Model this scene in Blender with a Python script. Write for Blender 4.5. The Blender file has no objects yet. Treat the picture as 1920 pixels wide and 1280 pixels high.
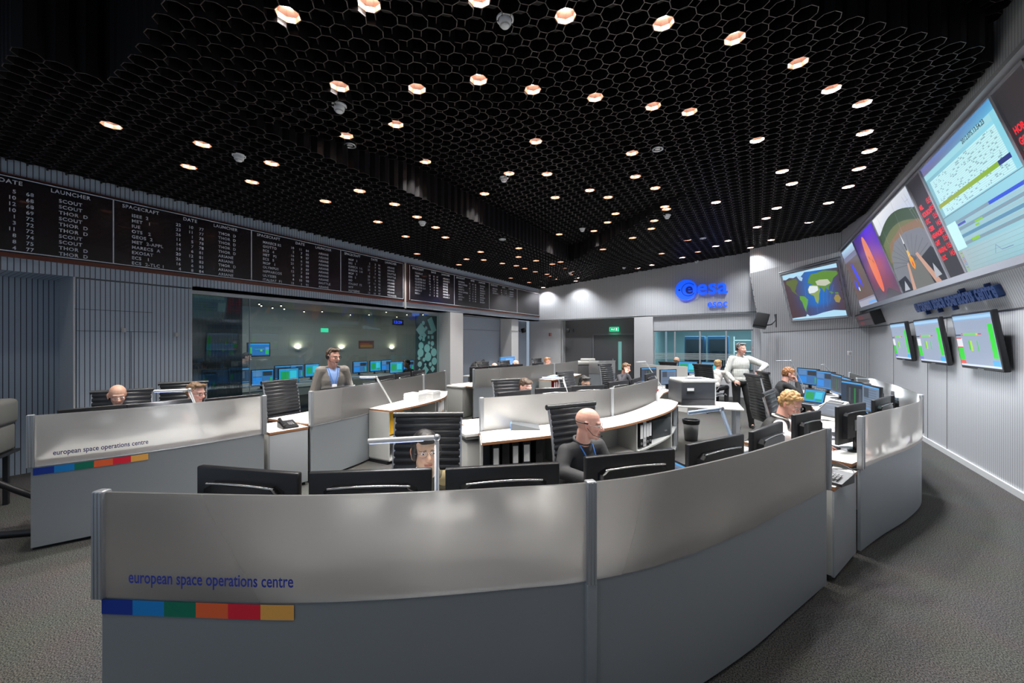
import bpy, bmesh, math, random
from mathutils import Vector, Matrix, noise

# ---------------------------------------------------------------- camera, world, exposure
SC = bpy.context.scene
COL = SC.collection
PI = math.pi
R = math.radians
CAM_H = 1.78
YAW = math.atan2(.524, .852)
FPX = 747.0
HORIZON = 641.0
cam_d = bpy.data.cameras.new('camera')
cam_d.sensor_width = 36.0
cam_d.lens = FPX / 1920 * 36
cam_d.clip_start = .05
cam_d.shift_y = (HORIZON - 640) / 1920
cam = bpy.data.objects.new('camera', cam_d)
cam.location = (0, 0, CAM_H)
cam.rotation_euler = (PI / 2, 0, YAW)
COL.objects.link(cam)
SC.camera = cam

SC.view_settings.view_transform = 'Standard'
SC.view_settings.look = 'None'
SC.view_settings.gamma = 1
SC.view_settings.use_curve_mapping = False
SC.view_settings.exposure = 0.0

wd = bpy.data.worlds.new('room_ambience')
SC.world = wd
wd.use_nodes = True
wbg = wd.node_tree.nodes['Background']
wbg.inputs[0].default_value = (.55, .68, .85, 1)
wbg.inputs[1].default_value = .50

# strength of the ceiling downlights (W each)
DOWNLIGHT_W = 140.0

# fill spots added at the unseen ceiling around and behind the camera
REAR_FILL = [(-4.6, -.6), (-2.6, -.8), (-.9, -.9), (.9, -.6), (1.3, 1.4), (1.4, 3.2), (-6.2, -.4)]
REAR_W = 70.0

def area_lamp(name, loc, rot, size, power, color=(1, 1, 1), sy=None):
    d = bpy.data.lights.new(name, 'AREA')
    d.energy = power
    d.color = color
    d.shape = 'RECTANGLE'
    d.size = size
    d.size_y = sy or size
    o = bpy.data.objects.new(name, d)
    o.location = loc
    o.rotation_euler = rot
    COL.objects.link(o)
    return o

# ---------------------------------------------------------------- helpers
CY, SY = math.cos(YAW), math.sin(YAW)
def at(px, py, h):
    """where a sight line of the photograph meets the height h"""
    z = FPX * (CAM_H - h) / (py - HORIZON)
    x = (px - 960) / FPX * z
    return Vector((CY * x - SY * z, SY * x + CY * z, h))
def at_depth(px, py, z):
    x = (px - 960) / FPX * z
    return Vector((CY * x - SY * z, SY * x + CY * z, CAM_H - (py - HORIZON) / FPX * z))
def at_wall(px, py, w):
    t = (px - 960) / FPX
    return at_depth(px, py, w / (CY * t - SY))
def clamp(v, a=0., b=1.):
    return max(a, min(b, v))
def lerp(a, b, t):
    return a + (b - a) * t

def srgb(r, g=None, b=None):
    if g is None:
        r, g, b = (r >> 16) & 255, (r >> 8) & 255, r & 255
    f = lambda c: (c / 255 / 12.92) if c / 255 <= .04045 else ((c / 255 + .055) / 1.055) ** 2.4
    return (f(r), f(g), f(b), 1)

MAT = {}
def mat(name, color, rough=.5, metal=0., emit=None, estr=1., spec=.5, bump=None, coat=0., aniso=0., trans=0.):
    if name in MAT:
        return MAT[name]
    m = bpy.data.materials.new(name)
    m.use_nodes = True
    nt = m.node_tree
    b = nt.nodes['Principled BSDF']
    b.inputs['Base Color'].default_value = color
    b.inputs['Roughness'].default_value = rough
    b.inputs['Metallic'].default_value = metal
    b.inputs['Specular IOR Level'].default_value = spec
    b.inputs['Coat Weight'].default_value = coat
    b.inputs['Anisotropic'].default_value = aniso
    b.inputs['Transmission Weight'].default_value = trans
    if emit:
        b.inputs['Emission Color'].default_value = emit
        b.inputs['Emission Strength'].default_value = estr
    if bump:
        sc, st = bump
        tc = nt.nodes.new('ShaderNodeTexCoord')
        n = nt.nodes.new('ShaderNodeTexNoise')
        n.inputs['Scale'].default_value = sc
        n.inputs['Detail'].default_value = 3
        bp = nt.nodes.new('ShaderNodeBump')
        bp.inputs['Strength'].default_value = st
        bp.inputs['Distance'].default_value = .01
        nt.links.new(tc.outputs['Object'], n.inputs['Vector'])
        nt.links.new(n.outputs['Fac'], bp.inputs['Height'])
        nt.links.new(bp.outputs['Normal'], b.inputs['Normal'])
    MAT[name] = m
    return m

def rib_mat(name, axis, pitch, base, groove, rough=.45, frac=.16, metal=.0):
    """metal slat cladding: vertical slats with narrow dark joints, measured in metres along one axis"""
    m = bpy.data.materials.new(name)
    m.use_nodes = True
    nt = m.node_tree
    b = nt.nodes['Principled BSDF']
    tc = nt.nodes.new('ShaderNodeTexCoord')
    sp = nt.nodes.new('ShaderNodeSeparateXYZ')
    nt.links.new(tc.outputs['Object'], sp.inputs[0])
    d = nt.nodes.new('ShaderNodeMath'); d.operation = 'DIVIDE'; d.inputs[1].default_value = pitch
    nt.links.new(sp.outputs[axis], d.inputs[0])
    f = nt.nodes.new('ShaderNodeMath'); f.operation = 'FRACT'
    nt.links.new(d.outputs[0], f.inputs[0])
    g = nt.nodes.new('ShaderNodeMath'); g.operation = 'GREATER_THAN'; g.inputs[1].default_value = frac
    nt.links.new(f.outputs[0], g.inputs[0])
    mx = nt.nodes.new('ShaderNodeMix'); mx.data_type = 'RGBA'
    nt.links.new(g.outputs[0], mx.inputs[0])
    mx.inputs[6].default_value = groove
    mx.inputs[7].default_value = base
    nt.links.new(mx.outputs[2], b.inputs['Base Color'])
    b.inputs['Roughness'].default_value = rough
    b.inputs['Metallic'].default_value = metal
    MAT[name] = m
    return m

class MB:
    """collects shapes that become ONE mesh object"""
    def __init__(s):
        s.v, s.f, s.mi, s.sm, s.col = [], [], [], [], []
    def add(s, vs, fs, mi=0, smooth=False, M=None, col=None):
        o = len(s.v)
        if M is not None:
            vs = [M @ Vector(p) for p in vs]
        s.v += [tuple(p) for p in vs]
        for f in fs:
            s.f.append(tuple(i + o for i in f))
            s.mi.append(mi); s.sm.append(smooth); s.col.append(col)
        return s
    def box(s, c, d, mi=0, M=None, rz=0, taper=None):
        x, y, z = d[0] / 2, d[1] / 2, d[2] / 2
        tx, ty = taper or (1, 1)
        vs = [(-x, -y, -z), (x, -y, -z), (x, y, -z), (-x, y, -z), (-x * tx, -y * ty, z), (x * tx, -y * ty, z), (x * tx, y * ty, z), (-x * tx, y * ty, z)]
        m = Matrix.Translation(c) @ Matrix.Rotation(rz, 4, 'Z')
        if M is not None:
            m = M @ m
        return s.add(vs, [(3, 2, 1, 0), (4, 5, 6, 7), (0, 1, 5, 4), (1, 2, 6, 5), (2, 3, 7, 6), (3, 0, 4, 7)], mi, False, m)
    def rbox(s, c, d, r=.01, mi=0, M=None, rz=0, seg=2, smooth=True):
        bm = bmesh.new()
        bmesh.ops.create_cube(bm, size=1)
        for v in bm.verts:
            v.co = Vector((v.co.x * d[0], v.co.y * d[1], v.co.z * d[2]))
        r = min(r, min(d) * .49)
        bmesh.ops.bevel(bm, geom=bm.edges[:], offset=r, segments=seg, affect='EDGES', profile=.5)
        m = Matrix.Translation(c) @ Matrix.Rotation(rz, 4, 'Z')
        if M is not None:
            m = M @ m
        bm.verts.index_update()
        s.add([v.co.copy() for v in bm.verts], [[v.index for v in f.verts] for f in bm.faces], mi, smooth, m)
        bm.free()
        return s
    def cyl(s, p0, p1, r0, r1=None, n=12, mi=0, smooth=True, M=None, caps=True):
        p0, p1 = Vector(p0), Vector(p1)
        r1 = r0 if r1 is None else r1
        q = (p1 - p0).to_track_quat('Z', 'Y').to_matrix()
        vs = []
        for p, r in ((p0, r0), (p1, r1)):
            vs += [p + q @ Vector((math.cos(2 * PI * i / n) * r, math.sin(2 * PI * i / n) * r, 0)) for i in range(n)]
        s.add(vs, [(i, (i + 1) % n, n + (i + 1) % n, n + i) for i in range(n)], mi, smooth, M)
        if caps:
            s.add(vs, [tuple(range(n))[::-1], tuple(range(n, 2 * n))], mi, False, M)
        return s
    def tube(s, path, r, n=8, mi=0, M=None, closed=False):
        path = [Vector(p) for p in path]
        k = len(path)
        rs = r if isinstance(r, (list, tuple)) else [r] * k
        vs = []
        up = Vector((0, 0, 1))
        prev = None
        for i, p in enumerate(path):
            if closed:
                t = path[(i + 1) % k] - path[i - 1]
            else:
                t = path[min(i + 1, k - 1)] - path[max(i - 1, 0)]
            t.normalize()
            a = prev if prev is not None else (up if abs(t.z) < .95 else Vector((1, 0, 0)))
            b = t.cross(a)
            if b.length < 1e-5:
                b = t.cross(Vector((0, 1, 0)))
            b.normalize()
            a = b.cross(t).normalized()
            prev = a
            vs += [p + (a * math.cos(2 * PI * j / n) + b * math.sin(2 * PI * j / n)) * rs[i] for j in range(n)]
        fs = []
        for i in range(k if closed else k - 1):
            for j in range(n):
                i2 = (i + 1) % k
                fs.append((i * n + j, i * n + (j + 1) % n, i2 * n + (j + 1) % n, i2 * n + j))
        s.add(vs, fs, mi, True, M)
        if not closed:
            s.add(vs, [tuple(range(n))[::-1], tuple(range((k - 1) * n, k * n))], mi, False, M)
        return s
    def lathe(s, prof, n=24, mi=0, M=None, smooth=True, a0=0., a1=2 * PI):
        full = abs(a1 - a0 - 2 * PI) < 1e-6
        m = n if full else n + 1
        vs = []
        for r, z in prof:
            for i in range(m):
                a = a0 + (a1 - a0) * i / n
                vs.append((r * math.cos(a), r * math.sin(a), z))
        fs = []
        for k in range(len(prof) - 1):
            for i in range(n):
                j = (i + 1) % m if full else i + 1
                fs.append((k * m + i, k * m + j, (k + 1) * m + j, (k + 1) * m + i))
        return s.add(vs, fs, mi, smooth, M)
    def prism(s, poly, z0, z1, mi=0, M=None, mi_side=None):
        n = len(poly)
        vs = [(p[0], p[1], z0) for p in poly] + [(p[0], p[1], z1) for p in poly]
        s.add(vs, [tuple(range(n))[::-1], tuple(range(n, 2 * n))], mi, False, M)
        return s.add(vs, [(i, (i + 1) % n, n + (i + 1) % n, n + i) for i in range(n)], mi if mi_side is None else mi_side, False, M)
    def band(s, pts, z0, z1, th, mi=0, smooth=True, closed_top=True):
        """an upright sheet of thickness th that follows a plan curve"""
        nn = normals(pts)
        vs = []
        for p, nrm in zip(pts, nn):
            a = Vector(p) + nrm * th / 2
            b = Vector(p) - nrm * th / 2
            vs += [(a.x, a.y, z0), (a.x, a.y, z1), (b.x, b.y, z0), (b.x, b.y, z1)]
        fa, fb, fc = [], [], []
        for i in range(len(pts) - 1):
            k, l = i * 4, i * 4 + 4
            fa += [(k, k + 1, l + 1, l)]
            fb += [(k + 3, k + 2, l + 2, l + 3)]
            fc += [(k + 1, k + 3, l + 3, l + 1), (k + 2, k, l, l + 2)]
        s.add(vs, fa + fb, mi, smooth)
        e = (len(pts) - 1) * 4
        s.add(vs, fc + [(0, 2, 3, 1), (e, e + 1, e + 3, e + 2)], mi, False)
        return s
    def slab(s, pa, pb, z0, z1, mi=0, mi_edge=None):
        """horizontal board between two plan curves of the same length"""
        n = len(pa)
        vs = [(p[0], p[1], z0) for p in pa] + [(p[0], p[1], z0) for p in pb] + [(p[0], p[1], z1) for p in pa] + [(p[0], p[1], z1) for p in pb]
        me = mi if mi_edge is None else mi_edge
        top = [(2 * n + i, 2 * n + i + 1, 3 * n + i + 1, 3 * n + i) for i in range(n - 1)]
        bot = [(i + 1, i, n + i, n + i + 1) for i in range(n - 1)]
        ea = [(i, i + 1, 2 * n + i + 1, 2 * n + i) for i in range(n - 1)]
        eb = [(n + i + 1, n + i, 3 * n + i, 3 * n + i + 1) for i in range(n - 1)]
        s.add(vs, top + bot, mi)
        s.add(vs, ea + eb + [(0, 2 * n, 3 * n, n), (n - 1, 2 * n - 1, 4 * n - 1, 3 * n - 1)], me)
        return s
    def ell(s, c, r, n=12, m=8, mi=0, M=None, rot=None):
        vs = [(0, 0, -1)]
        for j in range(1, m):
            t = -PI / 2 + PI * j / m
            for i in range(n):
                a = 2 * PI * i / n
                vs.append((math.cos(t) * math.cos(a), math.cos(t) * math.sin(a), math.sin(t)))
        vs.append((0, 0, 1))
        fs = [(0, 1 + (i + 1) % n, 1 + i) for i in range(n)]
        for j in range(m - 2):
            for i in range(n):
                a, b = 1 + j * n + i, 1 + j * n + (i + 1) % n
                fs.append((a, b, b + n, a + n))
        l = len(vs) - 1
        fs += [(l, l - n + i, l - n + (i + 1) % n) for i in range(n)]
        q = rot or Matrix.Identity(3)
        return s.add([Vector(c) + q @ Vector((p[0] * r[0], p[1] * r[1], p[2] * r[2])) for p in vs], fs, mi, True, M)
    def build(s, name, mats, parent=None, loc=None, rz=0, fix=True):
        me = bpy.data.meshes.new(name)
        me.from_pydata(s.v, [], s.f)
        if not isinstance(mats, (list, tuple)):
            mats = [mats]
        for m in mats:
            me.materials.append(m)
        me.polygons.foreach_set('material_index', s.mi)
        me.polygons.foreach_set('use_smooth', s.sm)
        if any(c is not None for c in s.col):
            ca = me.color_attributes.new('Col', 'FLOAT_COLOR', 'CORNER')
            li = 0
            buf = []
            for f, c in zip(s.f, s.col):
                c = c or (0, 0, 0, 1)
                if isinstance(c[0], (tuple, list)):
                    for k in range(len(f)):
                        buf.extend(c[k])
                else:
                    for k in range(len(f)):
                        buf.extend(c)
            ca.data.foreach_set('color', buf)
        elif fix:
            bm = bmesh.new(); bm.from_mesh(me)
            bmesh.ops.recalc_face_normals(bm, faces=bm.faces)
            bm.to_mesh(me); bm.free()
        me.update()
        o = bpy.data.objects.new(name, me)
        COL.objects.link(o)
        if parent is not None:
            o.parent = parent
        if loc is not None:
            o.location = loc
        if rz:
            o.rotation_euler = (0, 0, rz)
        return o

def normals(pts):
    out = []
    for i in range(len(pts)):
        a, b = Vector(pts[max(i - 1, 0)]), Vector(pts[min(i + 1, len(pts) - 1)])
        t = (b - a); t.resize_2d() if len(t) > 2 else None
        t.normalize()
        out.append(Vector((-t.y, t.x)))
    return out
def offset(pts, d):
    return [Vector(p).to_2d() + n * d for p, n in zip(pts, normals(pts))]
def spline(ctrl, step=.08):
    """Catmull-Rom curve in plan, resampled by arc length"""
    P = [Vector(p[:2]) for p in ctrl]
    P = [P[0] * 2 - P[1]] + P + [P[-1] * 2 - P[-2]]
    out = []
    for i in range(1, len(P) - 2):
        p0, p1, p2, p3 = P[i - 1:i + 3]
        for k in range(16):
            t = k / 16
            out.append(.5 * ((2 * p1) + (p2 - p0) * t + (2 * p0 - 5 * p1 + 4 * p2 - p3) * t * t + (3 * p1 - p0 - 3 * p2 + p3) * t ** 3))
    out.append(P[-2].copy())
    return resample(out, step)
def resample(pts, step):
    L = [0]
    for a, b in zip(pts, pts[1:]):
        L.append(L[-1] + (b - a).length)
    n = max(2, round(L[-1] / step))
    return [along(pts, L, L[-1] * i / n) for i in range(n + 1)]
def along(pts, L, s):
    for i in range(len(L) - 1):
        if s <= L[i + 1] or i == len(L) - 2:
            t = (s - L[i]) / max(1e-9, L[i + 1] - L[i])
            return pts[i].lerp(pts[i + 1], t)
def cumlen(pts):
    L = [0]
    for a, b in zip(pts, pts[1:]):
        L.append(L[-1] + (b - a).length)
    return L

def empty(name, loc=(0, 0, 0), rz=0):
    o = bpy.data.objects.new(name, None)
    o.location = loc
    o.rotation_euler = (0, 0, rz)
    o.empty_display_size = .1
    COL.objects.link(o)
    return o
def tag(o, label=None, cat=None, group=None, kind=None):
    if label: o['label'] = label
    if cat: o['category'] = cat
    if group: o['group'] = group
    if kind: o['kind'] = kind
    return o
def struct(o):
    o['kind'] = 'structure'
    return o
def thing(name, label, cat, loc=(0, 0, 0), rz=0, group=None):
    return tag(empty(name, loc, rz), label, cat, group)
KIDS = {}
def kids_of(o):
    return [c for c in bpy.data.objects if c.parent == o]
def kid_tree(o, m=None):
    m = {} if m is None else m
    m[o.name] = kids_of(o)
    for c in m[o.name]: kid_tree(c, m)
    return m
def copy_tree(o, kidmap=None, parent=None):
    c = o.copy()
    COL.objects.link(c)
    if parent is not None:
        c.parent = parent
    for ch in (kidmap or {}).get(o.name, []) if kidmap is not None else kids_of(o):
        copy_tree(ch, kidmap, c)
    return c
def dup(proto, loc, rz, label=None, group=None):
    if proto.name not in KIDS: KIDS[proto.name] = kid_tree(proto)
    c = copy_tree(proto, KIDS[proto.name])
    c.location = loc
    c.rotation_euler = (0, 0, rz)
    if label: c['label'] = label
    if group: c['group'] = group
    return c

# lettering: the built-in font turned into flat meshes
_TXT = {}
def text_mesh(string, size, bold=0., align='LEFT', spacing=1.):
    key = (string, round(size, 4), bold, align, spacing)
    if key in _TXT:
        return _TXT[key]
    cu = bpy.data.curves.new('lettering', 'FONT')
    cu.body = string
    cu.size = size
    cu.offset = bold
    cu.align_x = align
    cu.space_character = spacing
    cu.resolution_u = 3
    cu.fill_mode = 'FRONT'
    o = bpy.data.objects.new('lettering', cu)
    COL.objects.link(o)
    dg = bpy.context.evaluated_depsgraph_get()
    me = bpy.data.meshes.new_from_object(o.evaluated_get(dg))
    vs = [v.co.copy() for v in me.vertices]
    fs = [tuple(p.vertices) for p in me.polygons]
    bpy.data.objects.remove(o)
    bpy.data.curves.remove(cu)
    bpy.data.meshes.remove(me)
    _TXT[key] = (vs, fs)
    return vs, fs

# pictures built of flat coloured shapes (screens, maps)
def glow_mat(name, strength=1., rough=.35):
    if name in MAT:
        return MAT[name]
    m = bpy.data.materials.new(name)
    m.use_nodes = True
    nt = m.node_tree
    b = nt.nodes['Principled BSDF']
    a = nt.nodes.new('ShaderNodeVertexColor')
    a.layer_name = 'Col'
    b.inputs['Base Color'].default_value = (.02, .02, .025, 1)
    b.inputs['Roughness'].default_value = rough
    nt.links.new(a.outputs['Color'], b.inputs['Emission Color'])
    b.inputs['Emission Strength'].default_value = strength
    MAT[name] = m
    return m
class Picture:
    """shapes in a w x h rectangle (origin at lower left), stacked by a hair's breadth"""
    def __init__(s, w, h, bg):
        s.mb = MB(); s.w, s.h = w, h; s.k = 0
        s.rect(0, 0, 1, 1, bg)
    def _z(s):
        s.k += 1
        return .0002 * s.k
    def poly(s, pts, c, z=None):
        z = s._z() if z is None else z
        s.mb.add([(x * s.w, y * s.h, z) for x, y in pts], [tuple(range(len(pts)))], 0, False, None, c)
        return s
    def rect(s, x0, y0, x1, y1, c, z=None):
        return s.poly([(x0, y0), (x1, y0), (x1, y1), (x0, y1)], c, z)
    def rects(s, L, c):
        z = s._z()
        for r in L:
            s.rect(*r, c, z)
        return s
    def disc(s, x, y, r, c, n=20, ry=None):
        ry = ry or r * s.w / s.h
        return s.poly([(x + r * math.cos(2 * PI * i / n), y + ry * math.sin(2 * PI * i / n)) for i in range(n)], c)
    def line(s, x0, y0, x1, y1, t, c, z=None):
        a = Vector((x0 * s.w, y0 * s.h)); b = Vector((x1 * s.w, y1 * s.h))
        n = (b - a).normalized(); n = Vector((-n.y, n.x)) * t / 2
        z = s._z() if z is None else z
        s.mb.add([(p.x, p.y, z) for p in (a - n, b - n, b + n, a + n)], [(0, 1, 2, 3)], 0, False, None, c)
        return s
    def text(s, x, y, string, size, c, bold=0., align='LEFT', sx=1.):
        vs, fs = text_mesh(string, size, bold, align)
        z = s._z()
        s.mb.add([(x * s.w + v.x * sx, y * s.h + v.y, z) for v in vs], fs, 0, False, None, c)
        return s
    def placed(s, M):
        s.mb.v = [tuple(M @ Vector(p)) for p in s.mb.v]
        return s.mb
def frame3(o, ux, uy):
    """matrix with origin o and in-plane axes ux, uy"""
    ux, uy = Vector(ux).normalized(), Vector(uy).normalized()
    n = ux.cross(uy).normalized()
    uy = n.cross(ux)
    m = Matrix((ux, uy, n)).transposed().to_4x4()
    m.translation = Vector(o)
    return m
# ---------------------------------------------------------------- the room
WL, WR, BK = -7.7, 2.57, 14.65          # left wall, right wall, back wall
LEAN = .314
UPW = 1.9                                # right wall above the leaning band
slatY = rib_mat('slat_cladding_along', 1, .05, (.60, .61, .63, 1), (.16, .17, .19, 1), .36, .14, .25)
slatX = rib_mat('slat_cladding_across', 0, .05, (.60, .61, .63, 1), (.16, .17, .19, 1), .36, .14, .25)
slatB = rib_mat('slat_cladding_blue', 1, .05, (.40, .47, .56, 1), (.04, .045, .06, 1), .38, .16, .2)
plainwall = mat('wall_paint', (.58, .58, .59, 1), .45)
bluewall = mat('wall_paint_blue', (.33, .38, .45, 1), .4)
darkwall = mat('wall_paint_dark', (.16, .16, .165, 1), .5)
soffit_m = mat('soffit_paint', (.45, .45, .43, 1), .5)
black = mat('black_plenum', (.004, .004, .005, 1), .9)
alu = mat('brushed_aluminium', (.55, .56, .58, 1), .32, .85)
alu_s = mat('satin_aluminium', (.48, .50, .53, 1), .4, .6)
seam_m = mat('joint_shadow_gap', (.06, .06, .07, 1), .8)

def quadwall(name, pts, m, th=.02):
    """flat panel through four corners, thickened away from the room"""
    mb = MB()
    p = [Vector(q) for q in pts]
    n = (p[1] - p[0]).cross(p[3] - p[0]).normalized() * th
    mb.add(p + [q + n for q in p], [(0, 1, 2, 3), (7, 6, 5, 4), (0, 4, 5, 1), (1, 5, 6, 2), (2, 6, 7, 3), (3, 7, 4, 0)])
    return struct(mb.build(name, m))

# carpet
m = bpy.data.materials.new('carpet'); m.use_nodes = True
nt = m.node_tree; b = nt.nodes['Principled BSDF']
tc = nt.nodes.new('ShaderNodeTexCoord')
n1 = nt.nodes.new('ShaderNodeTexNoise'); n1.inputs['Scale'].default_value = 130; n1.inputs['Detail'].default_value = 6; n1.inputs['Roughness'].default_value = .75
n2 = nt.nodes.new('ShaderNodeTexNoise'); n2.inputs['Scale'].default_value = 3.; n2.inputs['Detail'].default_value = 3
cr = nt.nodes.new('ShaderNodeValToRGB')
cr.color_ramp.elements[0].position = .43; cr.color_ramp.elements[0].color = (.018, .018, .0175, 1)
cr.color_ramp.elements[1].position = .58; cr.color_ramp.elements[1].color = (.145, .142, .134, 1)
mx = nt.nodes.new('ShaderNodeMix'); mx.data_type = 'RGBA'; mx.blend_type = 'MULTIPLY'; mx.inputs[0].default_value = .25
nt.links.new(tc.outputs['Object'], n1.inputs['Vector']); nt.links.new(tc.outputs['Object'], n2.inputs['Vector'])
nt.links.new(n1.outputs['Fac'], cr.inputs[0]); nt.links.new(cr.outputs[0], mx.inputs[6]); nt.links.new(n2.outputs['Color'], mx.inputs[7])
nt.links.new(mx.outputs[2], b.inputs['Base Color'])
bp = nt.nodes.new('ShaderNodeBump'); bp.inputs['Strength'].default_value = .12; bp.inputs['Distance'].default_value = .003
nt.links.new(n1.outputs['Fac'], bp.inputs['Height']); nt.links.new(bp.outputs[0], b.inputs['Normal'])
b.inputs['Roughness'].default_value = .95; b.inputs['Specular IOR Level'].default_value = .1
struct(MB().box((-4.5, 8.2, -.05), (22, 25, .1)).build('floor', m))

# ---- left wall (x = WL): bulkhead with the launch boards, clad wall below, glazed opening, niche
BZ = 2.645
quadwall('wall_left', [(WL, -2.6, BZ), (WL, 7.24, BZ), (WL, 7.24, 4.3), (WL, -2.6, 4.3)], slatB, -.25)
quadwall('wall_left.001', [(WL, 7.24, BZ), (WL, BK, BZ), (WL, BK, 4.3), (WL, 7.24, 4.3)], bluewall, -.25)
struct(MB().box((WL + .01, 7.265, 3.22), (.03, .05, 1.15)).build('trim_1', soffit_m))
# clad wall between niche and window
struct(MB().box((WL - .13, 2.115, BZ / 2 - .01), (.25, 1.27, BZ - .02)).build('wall_left.002', slatB))
# niche left of it
quadwall('wall_left.003', [(WL - .75, -2.6, 0), (WL - .75, 1.48, 0), (WL - .75, 1.48, BZ), (WL - .75, -2.6, BZ)], slatB, -.1)
struct(MB().box((WL - .5, -.56, BZ + .03), (.5, 4.1, .06)).build('wall_left_soffit', slatB))
for z in (.0,):
    struct(MB().box((WL - .38, 1.46, BZ / 2), (.74, .02, BZ)).build('wall_left.004', slatX))
struct(MB().box((WL + .001, 1.86, 2.22), (.004, .8, .006)).box((WL + .001, 1.9, 1.93), (.004, .84, .006)).box((WL + .001, 2.02, .97), (.004, .004, 1.92)).build('trim_2', seam_m))
# window opening u 2.78..8.55
GX = WL - .28
quadwall('wall_left_soffit.001', [(WL, 2.75, BZ), (GX - .1, 2.75, BZ), (GX - .1, BK, BZ), (WL, BK, BZ)], soffit_m, -.03)
struct(MB().box((GX, 5.81, 2.61), (.06, 6.1, .06)).box((GX, 5.81, .12), (.08, 6.1, .24)).build('window_frame_rail', alu_s))
quadwall('wall_left.005', [(GX, 2.75, 0), (WL, 2.75, 0), (WL, 2.75, BZ), (GX, 2.75, BZ)], plainwall, .01)
gl = bpy.data.materials.new('window_glass'); gl.use_nodes = True
nt = gl.node_tree; nt.nodes.clear()
out = nt.nodes.new('ShaderNodeOutputMaterial')
tr = nt.nodes.new('ShaderNodeBsdfTransparent'); tr.inputs[0].default_value = (.84, .93, .93, 1)
gs = nt.nodes.new('ShaderNodeBsdfGlossy'); gs.inputs['Roughness'].default_value = .0; gs.inputs[0].default_value = (.8, .95, 1, 1)
fr = nt.nodes.new('ShaderNodeFresnel'); fr.inputs[0].default_value = 1.55
ms = nt.nodes.new('ShaderNodeMixShader')
ge = nt.nodes.new('ShaderNodeNewGeometry')
sb_ = nt.nodes.new('ShaderNodeMath'); sb_.operation = 'SUBTRACT'; sb_.inputs[0].default_value = 1
nt.links.new(ge.outputs['Backfacing'], sb_.inputs[1])
mu_ = nt.nodes.new('ShaderNodeMath'); mu_.operation = 'MULTIPLY'
nt.links.new(fr.outputs[0], mu_.inputs[0]); nt.links.new(sb_.outputs[0], mu_.inputs[1])
nt.links.new(mu_.outputs[0], ms.inputs[0]); nt.links.new(tr.outputs[0], ms.inputs[1]); nt.links.new(gs.outputs[0], ms.inputs[2])
nt.links.new(ms.outputs[0], out.inputs[0])
MAT['window_glass'] = gl
gy = [2.76, 3.72, 5.0, 6.3, 7.6, 8.87]
for i in range(5):
    struct(MB().box((GX, (gy[i] + gy[i + 1]) / 2, 1.41), (.012, gy[i + 1] - gy[i] - .006, 2.34)).build('window_1' if i == 0 else 'window_1.%03d' % i, gl))
struct(MB().box((GX + .02, 3.72, 1.41), (.02, .008, 2.34)).build('window_1_joint', alu_s))
# pier and niches beyond the glazing
struct(MB().box((WL - .3, 8.99, BZ / 2), (.9, .24, BZ)).build('wall_left.006', plainwall))
struct(MB().box((WL - .02, 9.28, BZ / 2), (.34, .36, BZ)).build('wall_left.007', plainwall))
quadwall('wall_left.008', [(WL - .62, 9.46, 0), (WL - .62, 14.7, 0), (WL - .62, 14.7, BZ), (WL - .62, 9.46, BZ)], bluewall, -.1)
struct(MB().box((WL - .35, 12.9, BZ / 2), (.5, .5, BZ)).build('wall_left.009', plainwall))
struct(MB().box((WL - .605, 11.2, 2.2), (.01, 3.3, .008)).box((WL - .09, 12.9, 2.2), (.01, .5, .008)).build('trim_3', seam_m))
struct(MB().box((WL + .0, 9.28, .06), (.40, .40, .12)).build('baseboard_left', soffit_m))

# ---- back wall (y = BK)
BZ2 = 2.69
XC2 = .16
quadwall('wall_back', [(WL, BK, BZ2 - .04), (XC2, BK, BZ2 + .02), (XC2, BK, 5.1), (WL, BK, 5.1)], slatX, -.35)
quadwall('wall_back_soffit', [(WL, BK, BZ2 - .03), (XC2, BK, BZ2 + .03), (XC2, BK + .9, BZ2 + .03), (WL, BK + .9, BZ2 - .03)], soffit_m, .02)
def bx_back(name, x0, x1, z0, z1, y, m, th=.1):
    return struct(MB().box(((x0 + x1) / 2, y + th / 2, (z0 + z1) / 2), (x1 - x0, th, z1 - z0)).build(name, m))
def bx(px, y=BK):
    t = (px - 960) / FPX
    return y * (CY * t - SY) / (SY * t + CY)
dY = BK + .55
bx_back('wall_back.001', WL - .6, bx(1048), 0, BZ2, BK + .25, plainwall)
bx_back('wall_back.002', bx(1046, dY), bx(1110, dY), 0, BZ2, dY, darkwall)
bx_back('wall_back.003', bx(1110, dY), bx(1200, dY), 2.07, BZ2, dY, darkwall)
struct(MB().box((bx(1048) + .01, BK + .42, BZ2 / 2), (.06, .34, BZ2)).build('trim_4', plainwall))
# door
dm = mat('door_grey', (.11, .11, .115, 1), .45)
x0, x1 = bx(1113, dY), bx(1195, dY)
dr = struct(MB().box(((x0 + x1) / 2, dY + .06, 1.03), (x1 - x0, .06, 2.06)).build('door_1', dm))
struct(MB().box(((x0 + x1) / 2, dY + .02, 2.08), (x1 - x0 + .08, .06, .05)).box((x0 - .02, dY + .02, 1.04), (.05, .06, 2.08)).build('door_1_frame', mat('door_frame_grey', (.2, .2, .21, 1), .4)))
xs = bx(1162, dY)
gp = MB().box((xs, dY + .025, 1.25), (.13, .012, 1.1)).build('glass_slot', glow_mat('corridor_light', 1.), dr)
gp.data.materials[0] = mat('door_slot_glass', (.05, .12, .12, 1), .1, 0, (.25, .55, .52, 1), .55)
MB().box((xs - .22, dY + .0, 1.05), (.13, .03, .03)).box((xs - .27, dY + .02, 1.05), (.03, .03, .16)).build('door_handle', alu, dr)
# column right of the door
c0, c1 = bx(1189), bx(1224)
struct(MB().box(((c0 + c1) / 2, BK + .22, BZ2 / 2), (c1 - c0, .44, BZ2)).build('wall_back.004', plainwall))
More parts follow.
